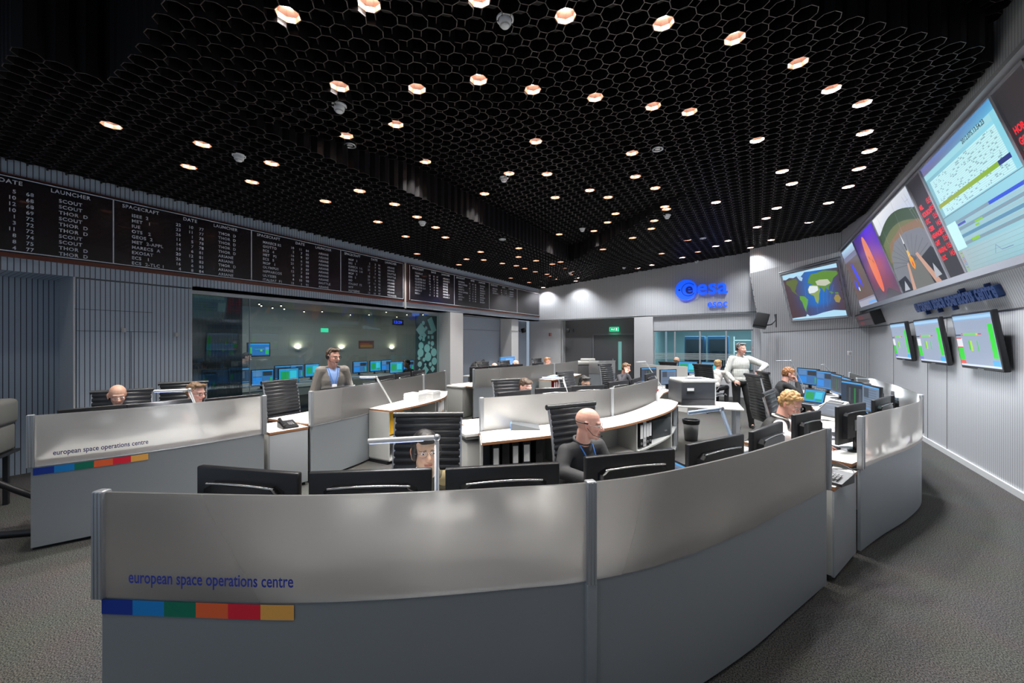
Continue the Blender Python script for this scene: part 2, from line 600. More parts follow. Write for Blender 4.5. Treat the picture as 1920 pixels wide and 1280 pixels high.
# window wall
wy = BK + .12
wx0, wx1 = bx(1226, wy), bx(1412, wy)
WT = 2.15
bx_back('wall_back.005', c1, XC2 + .1, WT, BZ2, wy, slatX)
bx_back('wall_back.006', wx1, XC2 + .1, 0, WT, wy, slatX)
bx_back('wall_back.007', c1, wx1, 0, .85, wy, plainwall)
struct(MB().box(((wx0 + wx1) / 2, wy - .01, WT + .012), (wx1 - wx0, .05, .03)).box(((wx0 + wx1) / 2, wy - .01, .87), (wx1 - wx0, .05, .05)).build('window_2_frame', mat('window_frame_dark', (.05, .06, .06, 1), .4)))
mp = [1226, 1265.5, 1312.5, 1361.5, 1412]
for i in range(4):
    a, c = bx(mp[i], wy), bx(mp[i + 1], wy)
    w = struct(MB().box(((a + c) / 2, wy + .02, 1.5), (c - a - .05, .012, 1.28)).build('window_%d' % (i + 3), gl))
    st = MB()
    for k in range(5):
        st.box(((a + c) / 2, wy + .01, 1.20 + k * .045), (c - a - .06, .004, .02))
    st.build('frosted_stripe', mat('frosted_film', (.35, .42, .42, 1), .7), w)
for p in mp[:-1] + [1410]:
    struct(MB().box((bx(p, wy), wy, 1.5), (.045, .06, 1.3)).build('window_mullion', alu_s))

# ---- right corner: wall with the world map
A2, A1 = Vector((XC2, 14.54)), Vector((WR, 14.08))
nin = Vector((-(A1 - A2).y, (A1 - A2).x)).normalized()
if nin.y > 0: nin = -nin
SZ = 2.17; TZ = 4.2
def lean_off(z): return LEAN * max(0, min(z, 4.26) - SZ)
def mp_pt(s, z):
    p = A2.lerp(A1, s) + nin * lean_off(z)
    return Vector((p.x, p.y, z))
quadwall('wall_corner', [mp_pt(-.02, 0), mp_pt(1, 0), mp_pt(1, SZ), mp_pt(-.02, SZ - .1)], slatX, -.1)
e0 = 1.0 - UPW / WR
def q4(za, zb, sa, sb):
    return [mp_pt(sa, za), mp_pt(sb, za), mp_pt(sb, zb), mp_pt(sa, zb)]
quadwall('wall_corner.001', [mp_pt(-.02, SZ - .1), mp_pt(1, SZ), mp_pt(1, 4.26), mp_pt(-.1, 3.86)], slatX, -.1)
quadwall('wall_corner.002', [mp_pt(-.1, 3.86), mp_pt(1, 4.26), mp_pt(1, 4.26) + Vector((0, 0, 1)), mp_pt(-.1, 3.86) + Vector((0, 0, 1.3))], slatX, -.1)
quadwall('wall_corner.003', [mp_pt(-.02, SZ - .1), mp_pt(-.1, 3.86), Vector((XC2 - .1, BK + .02, 3.9)), Vector((XC2 - .02, BK + .02, SZ - .1))], slatY, .02)
struct(MB().cyl(mp_pt(0, SZ - .1) + Vector((0, -.006, 0)), mp_pt(1, SZ) + Vector((0, -.006, 0)), .006, n=6).build('trim_5', seam_m))

# ---- right wall
def rw(y, z):
    return Vector((WR - lean_off(z), y, z))
quadwall('wall_right', [(WR, -2.6, 0), (WR, 14.1, 0), (WR, 14.1, SZ), (WR, -2.6, SZ)], slatY, .1)
quadwall('wall_right.001', [rw(-2.6, SZ), rw(14.1, SZ), rw(14.1, 4.26), rw(-2.6, 4.26)], slatY, .1)
quadwall('wall_right.002', [rw(-2.6, 4.26), rw(13.6, 4.26), rw(13.6, 4.26) + Vector((0, 0, .9)), rw(-2.6, 4.26) + Vector((0, 0, .9))], slatY, .1)
struct(MB().box((WR - .008, 5.8, SZ), (.012, 16.6, .012)).build('trim_6', seam_m))
struct(MB().box((WR - .012, 5.8, .04), (.024, 16.6, .08)).build('baseboard_right', mat('skirting_white', (.6, .6, .6, 1), .4)))
for y in (9.84, 9.0, 11.9):
    struct(MB().box((WR - .002, y, 1.12), (.006, .008, 2.1)).build('trim_7', seam_m))

# ---- honeycomb ceiling
PITCH = .163
def ceil_h(w, u):
    ub = 1.0 if w < -3.1 else (1.0 + .81 * (w + 3.1) if w < .28 else 3.73 + 1.09 * (w - .28))
    if w < -4.6: ub = .5
    if u < ub: return 4.72
    hA = 3.95 + .43 * clamp((w + 4.3) / .01)
    if w > -4.3:
        ud = 10.1 - (w + 4.27) * .814            # the diagonal step
        if u > ud:
            hA = 3.95 + .43 * clamp((w + 4.3) / 3.5)
        else:
            hA = 3.95 + .43 * clamp(max((u - 1.6) / 2.6, (w + 4.1) / 2.2))
    hB = 3.95 + .0878 * (w + 7.7)
    return lerp(hA, hB, clamp((u - 10.5) / 4.))
def cell_h(i, j):
    return ceil_h(i * PITCH, j * PITCH)
ia, ib, ja, jb = int(WL / PITCH) - 1, int(UPW / PITCH) + 3, -12, int(BK / PITCH) + 1
H = {}
for i in range(ia, ib + 2):
    for j in range(ja, jb + 2):
        h = cell_h(i, j)
        H[i, j] = round(h / .02) * .02
hp, ha, tw = PITCH / 2, PITCH * (math.sqrt(2) - 1) / 2, .0028
mb = MB()
V, Fc = [], []
def strip(x0, y0, x1, y1, z0, z1):
    d = Vector((x1 - x0, y1 - y0)).normalized() * tw
    nx, ny = -d.y, d.x
    o = len(V)
    V.extend([(x0 + nx, y0 + ny, z0), (x1 + nx, y1 + ny, z0), (x1 + nx, y1 + ny, z1), (x0 + nx, y0 + ny, z1),
              (x0 - nx, y0 - ny, z0), (x1 - nx, y1 - ny, z0), (x1 - nx, y1 - ny, z1), (x0 - nx, y0 - ny, z1)])
    Fc.extend([(o, o + 1, o + 2, o + 3), (o + 5, o + 4, o + 7, o + 6), (o + 4, o + 5, o + 1, o)])
for i in range(ia, ib + 1):
    for j in range(ja, jb + 1):
        x, y, h = i * PITCH, j * PITCH, H[i, j]
        if x > UPW + .05 and y < 13.4: continue
        for di, dj in ((1, 0), (0, 1)):
            h2 = H[i + di, j + dj]
            a, t = min(h, h2), max(h, h2) + .11
            if di: strip(x + hp, y - ha, x + hp, y + ha, a, t)
            else: strip(x - ha, y + hp, x + ha, y + hp, a, t)
        t = h + .11
        hn = max(H.get((i + a, j + c), h) for a in (-1, 0, 1) for c in (-1, 0, 1))
        t = max(t, hn + .05)
        for sx, sy in ((1, 1), (1, -1), (-1, 1), (-1, -1)):
            strip(x + sx * hp, y + sy * ha, x + sx * ha, y + sy * hp, h, t)
mb.v, mb.f = V, Fc
mb.mi = [0, 0, 1] * (len(Fc) // 3); mb.sm = [False] * len(Fc); mb.col = [None] * len(Fc)
grid_m = [mat('ceiling_tube_shaded', (.006, .005, .006, 1), .5, spec=.25), mat('ceiling_tube_rim_lit', (.085, .068, .064, 1), .4, .3)]  # one material in two tones: rims lightened, walls darkened as lit from below
struct(mb.build('ceiling', grid_m, fix=False))
struct(MB().box((-2.7, 6.0, 5.25), (13, 20.5, .1)).build('ceiling.001', black))
# back of the step in the ceiling is closed by the slab above
# ---------------------------------------------------------------- downlights in the honeycomb
DL = [(560,22),(371,266),(228,238),(505,303),(361,318),(461,341),(627,287),(612,381),(649,163),(701,28),(903,3),(1062,27),(781,157),(891,157),(999,158),
(1117,177),(759,233),(1003,262),(786,315),(951,324),(1022,331),(892,370),(1033,369),(1111,358),(681,360),(747,386),(783,407),(707,418),(1244,41),(1376,66),
(1489,114),(1548,163),(1599,203),(1605,255),(1615,287),(1622,313),(1601,347),(1223,193),(1293,216),(1415,267),(1188,290),(1198,327),(1460,323),(1478,345),
(1233,351),(1140,369),(1340,380),(1451,390),(1563,377),(1249,379),(1244,393),(1156,401),(1158,416),(1231,415),(1432,409),(1510,419),(821,427),(835,444),(760,445),
(1145,430),(1127,445),(1190,444),(1216,431),(974,444),(1033,444),(1076,466),(785,476),(872,486),(896,473),(906,489),(860,496),(937,494),(977,483),(965,499),
(1010,490),(990,504),(1035,496),(1007,509),(1054,503),(1022,514),(1071,510),(1028,519),(1036,524),(1076,515),(1084,521),(1081,527),(991,530),(957,521),(1020,538),
(1292,451),(1361,452),(1339,462),(1236,476),(1277,483),(1306,473),(1224,496),(1287,495),(1254,503),(1221,509),(1192,503),(1325,487),(1416,425),(1443,450),(1403,465)]
def on_ceiling(px, py):
    h = 4.3
    for _ in range(30):
        p = at(px, py, h)
        h = lerp(h, ceil_h(p.x, p.y), .6)
    p = at(px, py, h)
    return p
copper = mat('copper_reflector', (.86, .55, .43, 1), .38, 1.)
lampm = mat('downlight_lamp', (1, 1, 1, 1), .3, 0, (1, .93, .84, 1), 26.)
ld = bpy.data.lights.new('downlight_lamp', 'SPOT')
ld.energy = DOWNLIGHT_W
ld.color = (1, .965, .92)
ld.spot_size = R(84); ld.spot_blend = .55; ld.shadow_soft_size = .05
ld_wide = ld.copy()      # the lamps near the screen wall and the far wall spread wider
ld_wide.energy = DOWNLIGHT_W * 1.05; ld_wide.spot_size = R(128); ld_wide.color = (.93, .96, 1)
used = set()
proto_dl = None
spots = []
random.seed(4)
for px, py in DL:
    p = on_ceiling(px, py)
    i, j = round(p.x / PITCH), round(p.y / PITCH)
    x, y = i * PITCH, j * PITCH
    if (i, j) in used or y > BK - .25 or x < WL + .15: 
        j -= 1; y = j * PITCH
        if (i, j) in used or y > BK - .25: continue
    def edge_near(a, c):
        return max(H.get((a + p_, c + q_), 0) for p_ in (-1, 0, 1) for q_ in (-1, 0, 1)) - min(H.get((a + p_, c + q_), 9) for p_ in (-1, 0, 1) for q_ in (-1, 0, 1)) > .2
    if edge_near(i, j):
        for a, c in ((1, 0), (-1, 0), (0, 1), (0, -1), (2, 0), (-2, 0), (0, 2), (0, -2)):
            if not edge_near(i + a, j + c) and (i + a, j + c) not in used:
                i, j = i + a, j + c; x, y = i * PITCH, j * PITCH
                break
    used.add((i, j))
    z = H.get((i, j), ceil_h(x, y))
    if proto_dl is None:
        t = thing('ceiling_downlight', 'recessed round downlight', 'ceiling light', (x, y, z))
        a = PI / 8
        rr = hp / math.cos(PI / 8) - .004
        MB().lathe([(rr, .002), (rr * .97, .04), (rr * .62, .085)], 8, smooth=False, M=Matrix.Rotation(a, 4, 'Z')).build('reflector', copper, t)
        MB().lathe([(rr * .60, .0845), (rr * .56, .080), (.0001, .080)], 16).build('lamp', lampm, t)
        proto_dl = t
        proto_kids = kid_tree(t)
    else:
        t = copy_tree(proto_dl, proto_kids)
        t.location = (x, y, z)
    t['group'] = 'round downlights set in the honeycomb ceiling'
    t['label'] = 'small round copper-lined downlight glowing in the black honeycomb ceiling'
    lo = bpy.data.objects.new('downlight_lamp', ld_wide if (x > -1.2 and y > 5.2) or y > 13.2 else ld)
    lo.location = (x, y, z + .06)
    COL.objects.link(lo)
    spots.append((x, y, z))

for x, y in REAR_FILL:
    lo = bpy.data.objects.new('rear_fill_spot', ld.copy())
    lo.data.energy = REAR_W
    lo.data.spot_size = R(110)
    lo.data.shadow_soft_size = .15
    lo.location = (x, y, ceil_h(x, y) - .03)
    COL.objects.link(lo)
# smoke detectors and flush speakers
white_pl = mat('white_plastic', (.75, .76, .78, 1), .35)
grey_pl = mat('grey_plastic', (.45, .45, .45, 1), .4)
sd = [(636,204,'white smoke detector nearest the left launch board end of the ceiling'),
      (448,297,'white smoke detector above the board header reading LAUNCHER'),
      (947,42,'white smoke detector at the top edge beside the row of downlights'),
      (945,338,'white smoke detector just below a downlight in mid ceiling'),
      (792,421,'white smoke detector beyond the first part of the ceiling step'),
      (1251,408,'white smoke detector above the right end of the ceiling step'),
      (1092,433,'white smoke detector in the middle of the far ceiling'),
      (1306,493,'white smoke detector above the blue agency emblem'),
      (1170,504,'white smoke detector close above the far grey wall'),
      (1069,514,'white smoke detector among the cluster of far downlights')]
p0 = None
for px, py, lb in sd:
    p = on_ceiling(px, py - 3)
    if p0 is None:
        t = thing('smoke_detector', lb, 'smoke detector', p)
        MB().lathe([(.052, .01), (.052, -.012), (.046, -.034), (.034, -.038), (.032, -.05), (.0001, -.053)], 20).lathe([(.07, .02), (.07, .005), (.058, .005)], 20).build('housing', white_pl, t)
        MB().lathe([(.040, -.036), (.041, -.040), (.034, -.045)], 20).build('sensor_ring', grey_pl, t)
        p0 = t
        pk = kid_tree(t)
    else:
        t = copy_tree(p0, pk); t.location = p; t['label'] = lb
    t['group'] = 'smoke detectors on the ceiling'
p0 = None
for px, py, lb in [(656,273,'round silver speaker ring in the ceiling left of centre'), (1233,280,'round silver speaker ring in the ceiling right of centre'),
                   (942,449,'round silver speaker ring in the ceiling beyond the step'), (1318,447,'round silver speaker ring near the wall with the blue emblem')]:
    p = on_ceiling(px, py)
    if p0 is None:
        t = thing('ceiling_speaker', lb, 'speaker', p)
        MB().lathe([(.072, .012), (.074, -.004), (.06, -.008), (.056, .004)], 24).build('ring', alu, t)
        MB().lathe([(.035, .0), (.0001, -.006)], 20).build('cone', grey_pl, t)
        p0 = t; pk = kid_tree(t)
    else:
        t = copy_tree(p0, pk); t.location = p; t['label'] = lb
# ---------------------------------------------------------------- video wall on the leaning band
scr = glow_mat('lit_screen', 1.0)
SY0, SZ0, SZ1 = 14.14, 2.69, 4.17
frame_m = mat('screen_frame_grey', (.36, .37, .40, 1), .35, .3)
def lean_frame(y, z, out=.03):
    p = rw(y, z) + Vector((-out, 0, -out * LEAN))
    up = (rw(0, SZ1) - rw(0, SZ0)).normalized()
    return frame3(p, (0, -1, 0), up)
SLEN = (rw(0, SZ1) - rw(0, SZ0)).length
def wall_screen(name, label, y0, y1, pic_fn, cat='screen'):
    w = y0 - y1
    M = lean_frame(y0, SZ0)
    t = thing(name, label, cat, rw(y0, SZ0), 0, 'screens of the video wall')
    inv = Matrix.Translation(-rw(y0, SZ0))
    fm = MB()
    b = .022
    for c, d in (((w / 2, b / 2, 0), (w, b, .05)), ((w / 2, SLEN - b / 2, 0), (w, b, .05)), ((b / 2, SLEN / 2, 0), (b, SLEN, .05)), ((w - b / 2, SLEN / 2, 0), (b, SLEN, .05))):
        fm.box(c, d, 0, inv @ M)
    fm.box((w / 2, SLEN / 2, -.012), (w, SLEN, .02), 0, inv @ M)
    fm.build('bezel', frame_m, t)
    pic = pic_fn(w - 2 * b, SLEN - 2 * b)
    pic.placed(inv @ M @ Matrix.Translation((b, b, .006))).build('picture', scr, t)
    return t
rnd = random.Random(11)
def C3(h, k=1.):
    c = srgb(h)
    return (c[0] * k, c[1] * k, c[2] * k, 1)
def pic_gantt(w, h):
    p = Picture(w, h, [C3(0x8fb9c0), C3(0x9fd0da), C3(0x8fdcf0), C3(0x7fb8c8)])
    p.rect(0, .93, 1, 1, [C3(0x7a6f90), C3(0x5fb6dc), C3(0x4a9ad0), C3(0x6a6fb0)])
    p.rect(0, .88, 1, .925, C3(0x9fd8e4))
    p.text(.60, .90, '2012.075.13.54.23', .07, C3(0x2a4450), .002)
    p.rect(.05, .52, .93, .85, C3(0xc6f2f6))
    p.rect(.93, .52, 1, .93, C3(0x88d2e4))
    z = p._z()
    for k in range(22):
        y = .53 + k * .0145
        p.rect(.05, y, .93, y + .002, C3(0x88b4bc), z)
    z = p._z()
    for k in range(240):
        x = rnd.uniform(.08, .88); y = .53 + rnd.randrange(22) * .0145 + .004
        l = rnd.uniform(.006, .03)
        p.rect(x, y, x + l, y + .006, C3(0x6f9aa4), z)
    p.rect(.02, .60, .82, .635, [C3(0x98a820), C3(0x84b418), C3(0x84b418), C3(0x98a020)])
    p.rect(.82, .60, .94, .635, C3(0x102a7a))
    p.rect(0, .505, 1, .511, C3(0x5a7a84))
    z = p._z()
    for k, c in enumerate((0x7f9aa8, 0x9fc4cc, 0x7f9aa8, 0x9fc4cc, 0x5d8fae, 0x9fc4cc, 0x7f9aa8)):
        p.rect(.14, .41 - k * .032, 1, .436 - k * .032, C3(c), z)
    p.rect(0, .20, .14, .44, C3(0xc8f4f6))
    p.rect(.15, .385, .26, .405, C3(0x4a50b0))
    p.rect(.58, .41, .98, .436, C3(0x2450d8))
    p.rect(.36, .345, .46, .362, C3(0x8ac828)).rect(.35, .32, .4, .335, C3(0x8ac828)).rect(.24, .225, .34, .25, C3(0x8ac828))
    p.rect(0, 0, 1, .19, [C3(0x9fb4b8), C3(0x86c6d4), C3(0x9fd8e4), C3(0xa9b8bc)])
    z = p._z()
    for k in range(5):
        p.rect(.1, .03 + k * .035, 1, .032 + k * .035, C3(0x7aa0a8), z)
    for a, b_ in (((.42, .07), (.46, .13)), ((.46, .13), (.50, .08)), ((.5, .08), (.62, .08))):
        p.line(*a, *b_, .006, C3(0x5060a0))
    z = p._z()
    for k in range(14):
        p.rect(.01, .01 + k * .013, .05, .016 + k * .013, C3(rnd.choice((0xb05a5a, 0x6a7ab0, 0x8ab05a))), z)
    return p
def pic_clocks(rows, seed):
    def f(w, h):
        p = Picture(w, h, C3(0x2c2a2c))
        for k, (a, b_) in enumerate(rows):
            y = .70 - k * .075
            p.text(.04, y, a, .095, C3(0xf01c28, 1.1), .004, sx=.8)
            p.text(.60, y + .01, b_, .105, C3(0xf01c28, 1.1), .003, sx=.8)
        return p
    return f
CL = [('MEL', '15:54'), ('KOUROU', '10:54'), ('UTC', '13:54'), ('CEBR', '14:54'), ('NEWNOR', '05:54'), ('GMT', '13:54'), ('MASPAL', '13:54'), ('LOC', '14:54')]
def pic_launch(w, h):
    p = Picture(w, h, C3(0x5a5c40))
    p.rect(0, .78, 1, 1, [C3(0xd8dce8), C3(0xb8c4dc), C3(0xd0d4dc), C3(0xf0f0f4)])
    hill = [(0, .55)] + [(x / 12, .72 + .17 * math.sin(PI * (x / 12) * .85 + .25)) for x in range(13)] + [(1, .55)]
    p.poly([(0, .5)] + hill[1:-1] + [(1, .5)], C3(0x2e4a26))
    p.poly([(0, .4)] + [(x / 12, .60 + .16 * math.sin(PI * (x / 12) * .85 + .3)) for x in range(13)] + [(1, .4)], C3(0x6a7040))
    p.poly([(.02, .42), (.18, .62), (.55, .70), (.95, .66), (1, .3), (.8, .2), (.2, .2)], C3(0x8a6a4a))
    p.poly([(0, .30), (.1, .48), (.3, .60), (.6, .63), (.9, .58), (1, .5), (1, 0), (0, 0)], C3(0x787a80))
    for k in range(13):
        a = PI * (k + .5) / 13
        p.line(.5, .28, .5 + .46 * math.cos(a), .28 + .33 * math.sin(a), .012, C3(0x5c5e66))
    p.poly([(.44, .26), (.52, .24), (.6, .27), (.62, .33), (.52, .38), (.42, .33)], C3(0x50525a))
    p.poly([(.3, 0), (.42, .3), (.66, .3), (.8, 0)], C3(0x6c6c66))
    for pts in ([(0, 0), (.0, .16), (.22, .19), (.32, .0)], [(.74, 0), (.70, .3), (.95, .36), (1, .3), (1, 0)]):
        p.poly(pts, C3(0x17181c))
    for pts in ([(.26, 0), (.38, .31), (.42, .31), (.34, 0)], [(.78, 0), (.63, .36), (.68, .37), (.88, 0)]):
        p.poly(pts, C3(0xc89a84))
    for pts in ([(.06, .02), (.16, .14), (.2, .02)], [(.8, .05), (.86, .2), (.93, .06)]):
        p.poly(pts, C3(0xb0b4bc))
    for a in ((.16, 1, .16, .62), (.60, 1, .56, .62), (.84, .95, .92, .62), (.90, .95, .96, .6), (.86, .88, .93, .88), (.88, .78, .94, .78)):
        p.line(*a, .007, C3(0x9a9ca2))
    p.poly([(.47, .31), (.495, .6), (.5, .66), (.505, .6), (.525, .31)], C3(0xe8e8ea))
    p.poly([(.485, .43), (.487, .52), (.513, .52), (.513, .43)], C3(0x3a3a40))
    p.disc(.5, .41, .022, C3(0xf0b830), 10)
    p.poly([(.46, .33), (.47, .25), (.5, .21), (.54, .25), (.55, .33), (.5, .4)], C3(0xf0a018))
    p.poly([(.485, .28), (.5, .22), (.52, .28), (.505, .32)], C3(0xd84a10))
    return p
def pic_nebula(w, h):
    p = Picture(w, h, C3(0x6a3a78))
    cols = [[0x38206a, 0x3c1e9a, 0x4a1ee0, 0x4a20d0], [0x50307a, 0x7a3488, 0x7a3aa8, 0x5028c0], [0x5a3a70, 0xa04a70, 0xa8486a, 0x7a4090], [0x5a3a50, 0x8a4258, 0x8a4058, 0x6a3c60], [0x50404a, 0x5a4450, 0x6a4a50, 0x604450]]
    z = p._z()
    for r in range(4):
        for c in range(3):
            x0, x1 = c / 3, (c + 1) / 3
            y1, y0 = 1 - r / 4, 1 - (r + 1) / 4
            p.rect(x0, y0, x1, y1, [C3(cols[r + 1][c]), C3(cols[r + 1][c + 1]), C3(cols[r][c + 1]), C3(cols[r][c])], z)
    pts = []
    for k in range(28):
        a = 2 * PI * k / 28
        r = .42
        pts.append((.40 + .13 * math.sin(a) + .02 * math.cos(a), .53 + r * math.cos(a)))
    p.poly(pts, [C3(0xf0704a) if .2 < (k / 28) < .8 else C3(0xe08a6a) for k in range(28)])
    for x, y, ww, hh in ((.38, .62, .03, .05), (.47, .55, .03, .05)):
        p.poly([(x - ww, y + hh), (x, y + hh * .3), (x + ww * .4, y - hh * .6), (x - ww * .5, y)], C3(0x7a3a3a))
    p.poly([(.0, 0), (.0, .16), (.3, .2), (.4, .0)], C3(0x5a4a58))
    p.poly([(.35, .0), (.5, .1), (.62, .14), (1, .0)], C3(0x50484a))
    return p
def pic_orbit(w, h):
    p = Picture(w, h, [C3(0x6a564e), C3(0x6a584e), C3(0x6c5a60), C3(0x6a5a5e)])
    p.rect(0, .88, 1, 1, [C3(0x8a90b8), C3(0x9fb4d0), C3(0xb8e0f4), C3(0xa8c8e8)])
    p.rect(0, .80, 1, .875, C3(0x7d7e9a))
    p.poly([(.52 + .07 * math.cos(2 * PI * k / 20) + .1 * (.5 - .5 * math.sin(2 * PI * k / 20)), .53 + .22 * math.sin(2 * PI * k / 20)) for k in range(20)], C3(0x4a50e8))
    p.disc(.36, .38, .07, C3(0x4a4fd8), 16)
    p.disc(.42, .30, .03, C3(0xd0e8d8), 10)
    p.rect(0, 0, 1, .10, C3(0xa8a8b8)).rect(0, .10, 1, .13, C3(0x8a8aa0)).rect(.6, .02, .98, .055, C3(0x6aa8f0))
    p.rect(0, .5, .04, .7, C3(0x6a8a40))
    return p
wall_screen('video_screen', 'far left video wall screen with blue blobs under pale window bars', SY0, 12.14, pic_orbit)
wall_screen('video_screen', 'video wall screen showing an orange oval over a purple haze', 12.14, 10.30, pic_nebula)
wall_screen('video_screen', 'video wall screen showing a rocket on its launch pad', 10.30, 8.18, pic_launch)
wall_screen('clock_column', 'dark clock column with red digits between rocket picture and chart screen', 8.18, 7.62, pic_clocks(CL, 1), 'clock')
wall_screen('video_screen', 'large video wall screen with pale blue timeline chart and green bar', 7.62, 5.65, pic_gantt)
wall_screen('clock_column', 'dark clock column with red digits at the right edge of the frame', 5.65, 5.09, pic_clocks([('HOB', '00:54'), ('GOLD', '05:54')] + CL[2:], 2), 'clock')
# rails framing the video wall
mb = MB()
for z, d in ((4.21, .05), (2.64, .09)):
    a, b_ = rw(14.2, z), rw(-1, z)
    mb.box(((a.x) - .04, 6.6, z), (.10, 15.2, d))
struct(mb.build('trim_8', frame_m))
struct(MB().box((rw(0, 3.4).x - .02, 14.17, 3.43), (.06, .03, .02)).build('trim_9', frame_m))

# dark twin clock box under the video wall
t = thing('clock_box', 'dark double row clock box with dim red digits below video wall end', 'clock', rw(13.3, 2.36), 0)
inv = Matrix.Translation(-rw(13.3, 2.36))
M = lean_frame(14.1, 2.24, .0)
MB().box((.85, .17, .10), (1.7, .33, .2), 0, inv @ M).build('case', mat('black_plastic', (.012, .012, .014, 1), .38), t)
blackpl = MAT['black_plastic']
pc = Picture(1.62, .29, C3(0x3c3538))
pc.rect(0, .47, 1, .53, C3(0x15151a))
pc.text(.2, .6, '075.13.54', .12, C3(0x8a2a34), .002).text(.2, .12, '13.54.23', .12, C3(0x8a2a34), .002)
pc.placed(inv @ M @ Matrix.Translation((.04, .02, .205))).build('picture', scr, t)

# world map projection screen
def mapframe(sx, z):
    return mp_pt(sx, z) + nin.to_3d() * .02
TLc, TRc, BLc, BRc = mapframe(.231, 3.70), mapframe(.728, 3.90), mapframe(.315, 2.44), mapframe(.81, 2.51)
def wmap(u, v):
    return TLc.lerp(TRc, u) * v + BLc.lerp(BRc, u) * (1 - v)
t = thing('world_map_screen', 'projected world map with day and night on tilted corner wall', 'screen', wmap(.5, 0), 0)
mb = MB()
N = (TRc - TLc).cross(BLc - TLc).normalized()
if N.dot(Vector((0, -1, 0))) < 0: N = -N
def bar(u0, v0, u1, v1, wd):
    a, b_ = wmap(u0, v0) + N * .015, wmap(u1, v1) + N * .015
    mb.cyl(a - t.location, b_ - t.location, wd, n=4, smooth=False)
bar(-.03, -.03, 1.03, -.03, .035); bar(-.03, 1.03, 1.03, 1.03, .035); bar(-.03, -.03, -.03, 1.03, .03); bar(1.03, -.03, 1.03, 1.03, .03)
bar(-.045, 1.07, 1.09, 1.08, .03); bar(1.08, -.03, 1.08, 1.08, .02)
mb.build('frame', frame_m, t)
pc = Picture(1, 1, C3(0x54403c))
z = pc._z()
G = 10
def seacol(x, y):
    d = math.exp(-((x - .56) / .26) ** 2) 
    a, b_ = srgb(0x4e3a3c), srgb(0x1c6cc0)
    k = clamp(d * 1.25 * (1 - .55 * abs(y - .55)) )
    if y < .25: k *= .5
    return (lerp(a[0], b_[0], k), lerp(a[1], b_[1], k), lerp(a[2], b_[2], k), 1)
for i in range(G):
    for j in range(G):
        x0, x1, y0, y1 = i / G, (i + 1) / G, j / G, (j + 1) / G
        pc.rect(x0, y0, x1, y1, [seacol(x0, y0), seacol(x1, y0), seacol(x1, y1), seacol(x0, y1)], z)
ice = C3(0xb0dcf4)
pc.poly([(0, .90), (.05, .89), (.12, .92), (.2, .90), (.28, .93), (.33, .89), (.38, .93), (.42, .97), (1, .92), (1, 1), (0, 1)], ice)
pc.poly([(.26, .93), (.32, .92), (.37, .86), (.34, .80), (.30, .83), (.28, .88)], C3(0xa8cce4))
pc.poly([(0, 0), (1, 0), (1, .10), (.8, .13), (.6, .10), (.45, .06), (.34, .05), (.3, .10), (.27, .05), (.1, .04), (0, .03)], ice)
pc.poly([(.05, .86), (.14, .87), (.24, .88), (.27, .80), (.22, .72), (.20, .66), (.17, .62), (.20, .55), (.23, .5), (.18, .55), (.12, .62), (.10, .72), (.04, .8)], C3(0x5c6a34))
pc.poly([(.24, .50), (.32, .48), (.38, .40), (.35, .30), (.31, .22), (.29, .14), (.27, .25), (.26, .36), (.23, .43)], C3(0x62a03c))
pc.poly([(.44, .74), (.47, .82), (.53, .90), (.62, .90), (.76, .92), (.98, .86), (.99, .80), (.9, .74), (.86, .66), (.8, .60), (.78, .52), (.74, .58), (.70, .50), (.66, .6), (.60, .62), (.55, .66), (.50, .70)], C3(0x5c8a34))
pc.poly([(.58, .74), (.66, .76), (.8, .74), (.84, .66), (.74, .62), (.66, .64), (.6, .66)], C3(0xc0c4b0))
pc.poly([(.42, .62), (.46, .68), (.52, .68), (.6, .66), (.64, .56), (.6, .48), (.58, .38), (.54, .28), (.51, .34), (.50, .46), (.44, .50), (.41, .54)], C3(0x8aa05a))
pc.poly([(.42, .60), (.46, .67), (.53, .66), (.6, .64), (.6, .56), (.52, .52), (.43, .52)], C3(0xdce6ea))
pc.poly([(.84, .36), (.88, .42), (.93, .42), (.96, .34), (.92, .26), (.86, .28)], C3(0x9a8848))
pc.poly([(.78, .50), (.82, .50), (.86, .46), (.82, .45)], C3(0x5a8a3a)).poly([(.88, .47), (.93, .46), (.94, .43), (.88, .44)], C3(0x5a8a3a))
for x0_, y0_, x1_, y1_ in ((.3, .1, .38, .7), (.62, .18, .7, .6), (.7, .2, .76, .64), (.5, .1, .52, .3), (.76, .3, .88, .62)):
    pc.line(x0_, y0_, x1_, y1_, .003, C3(0x5a8ad0))
mbp = pc.mb
mbp.v = [tuple(wmap(x, y) + N * (.02 + zz) - t.location) for x, y, zz in mbp.v]
mbp.build('picture', scr, t)

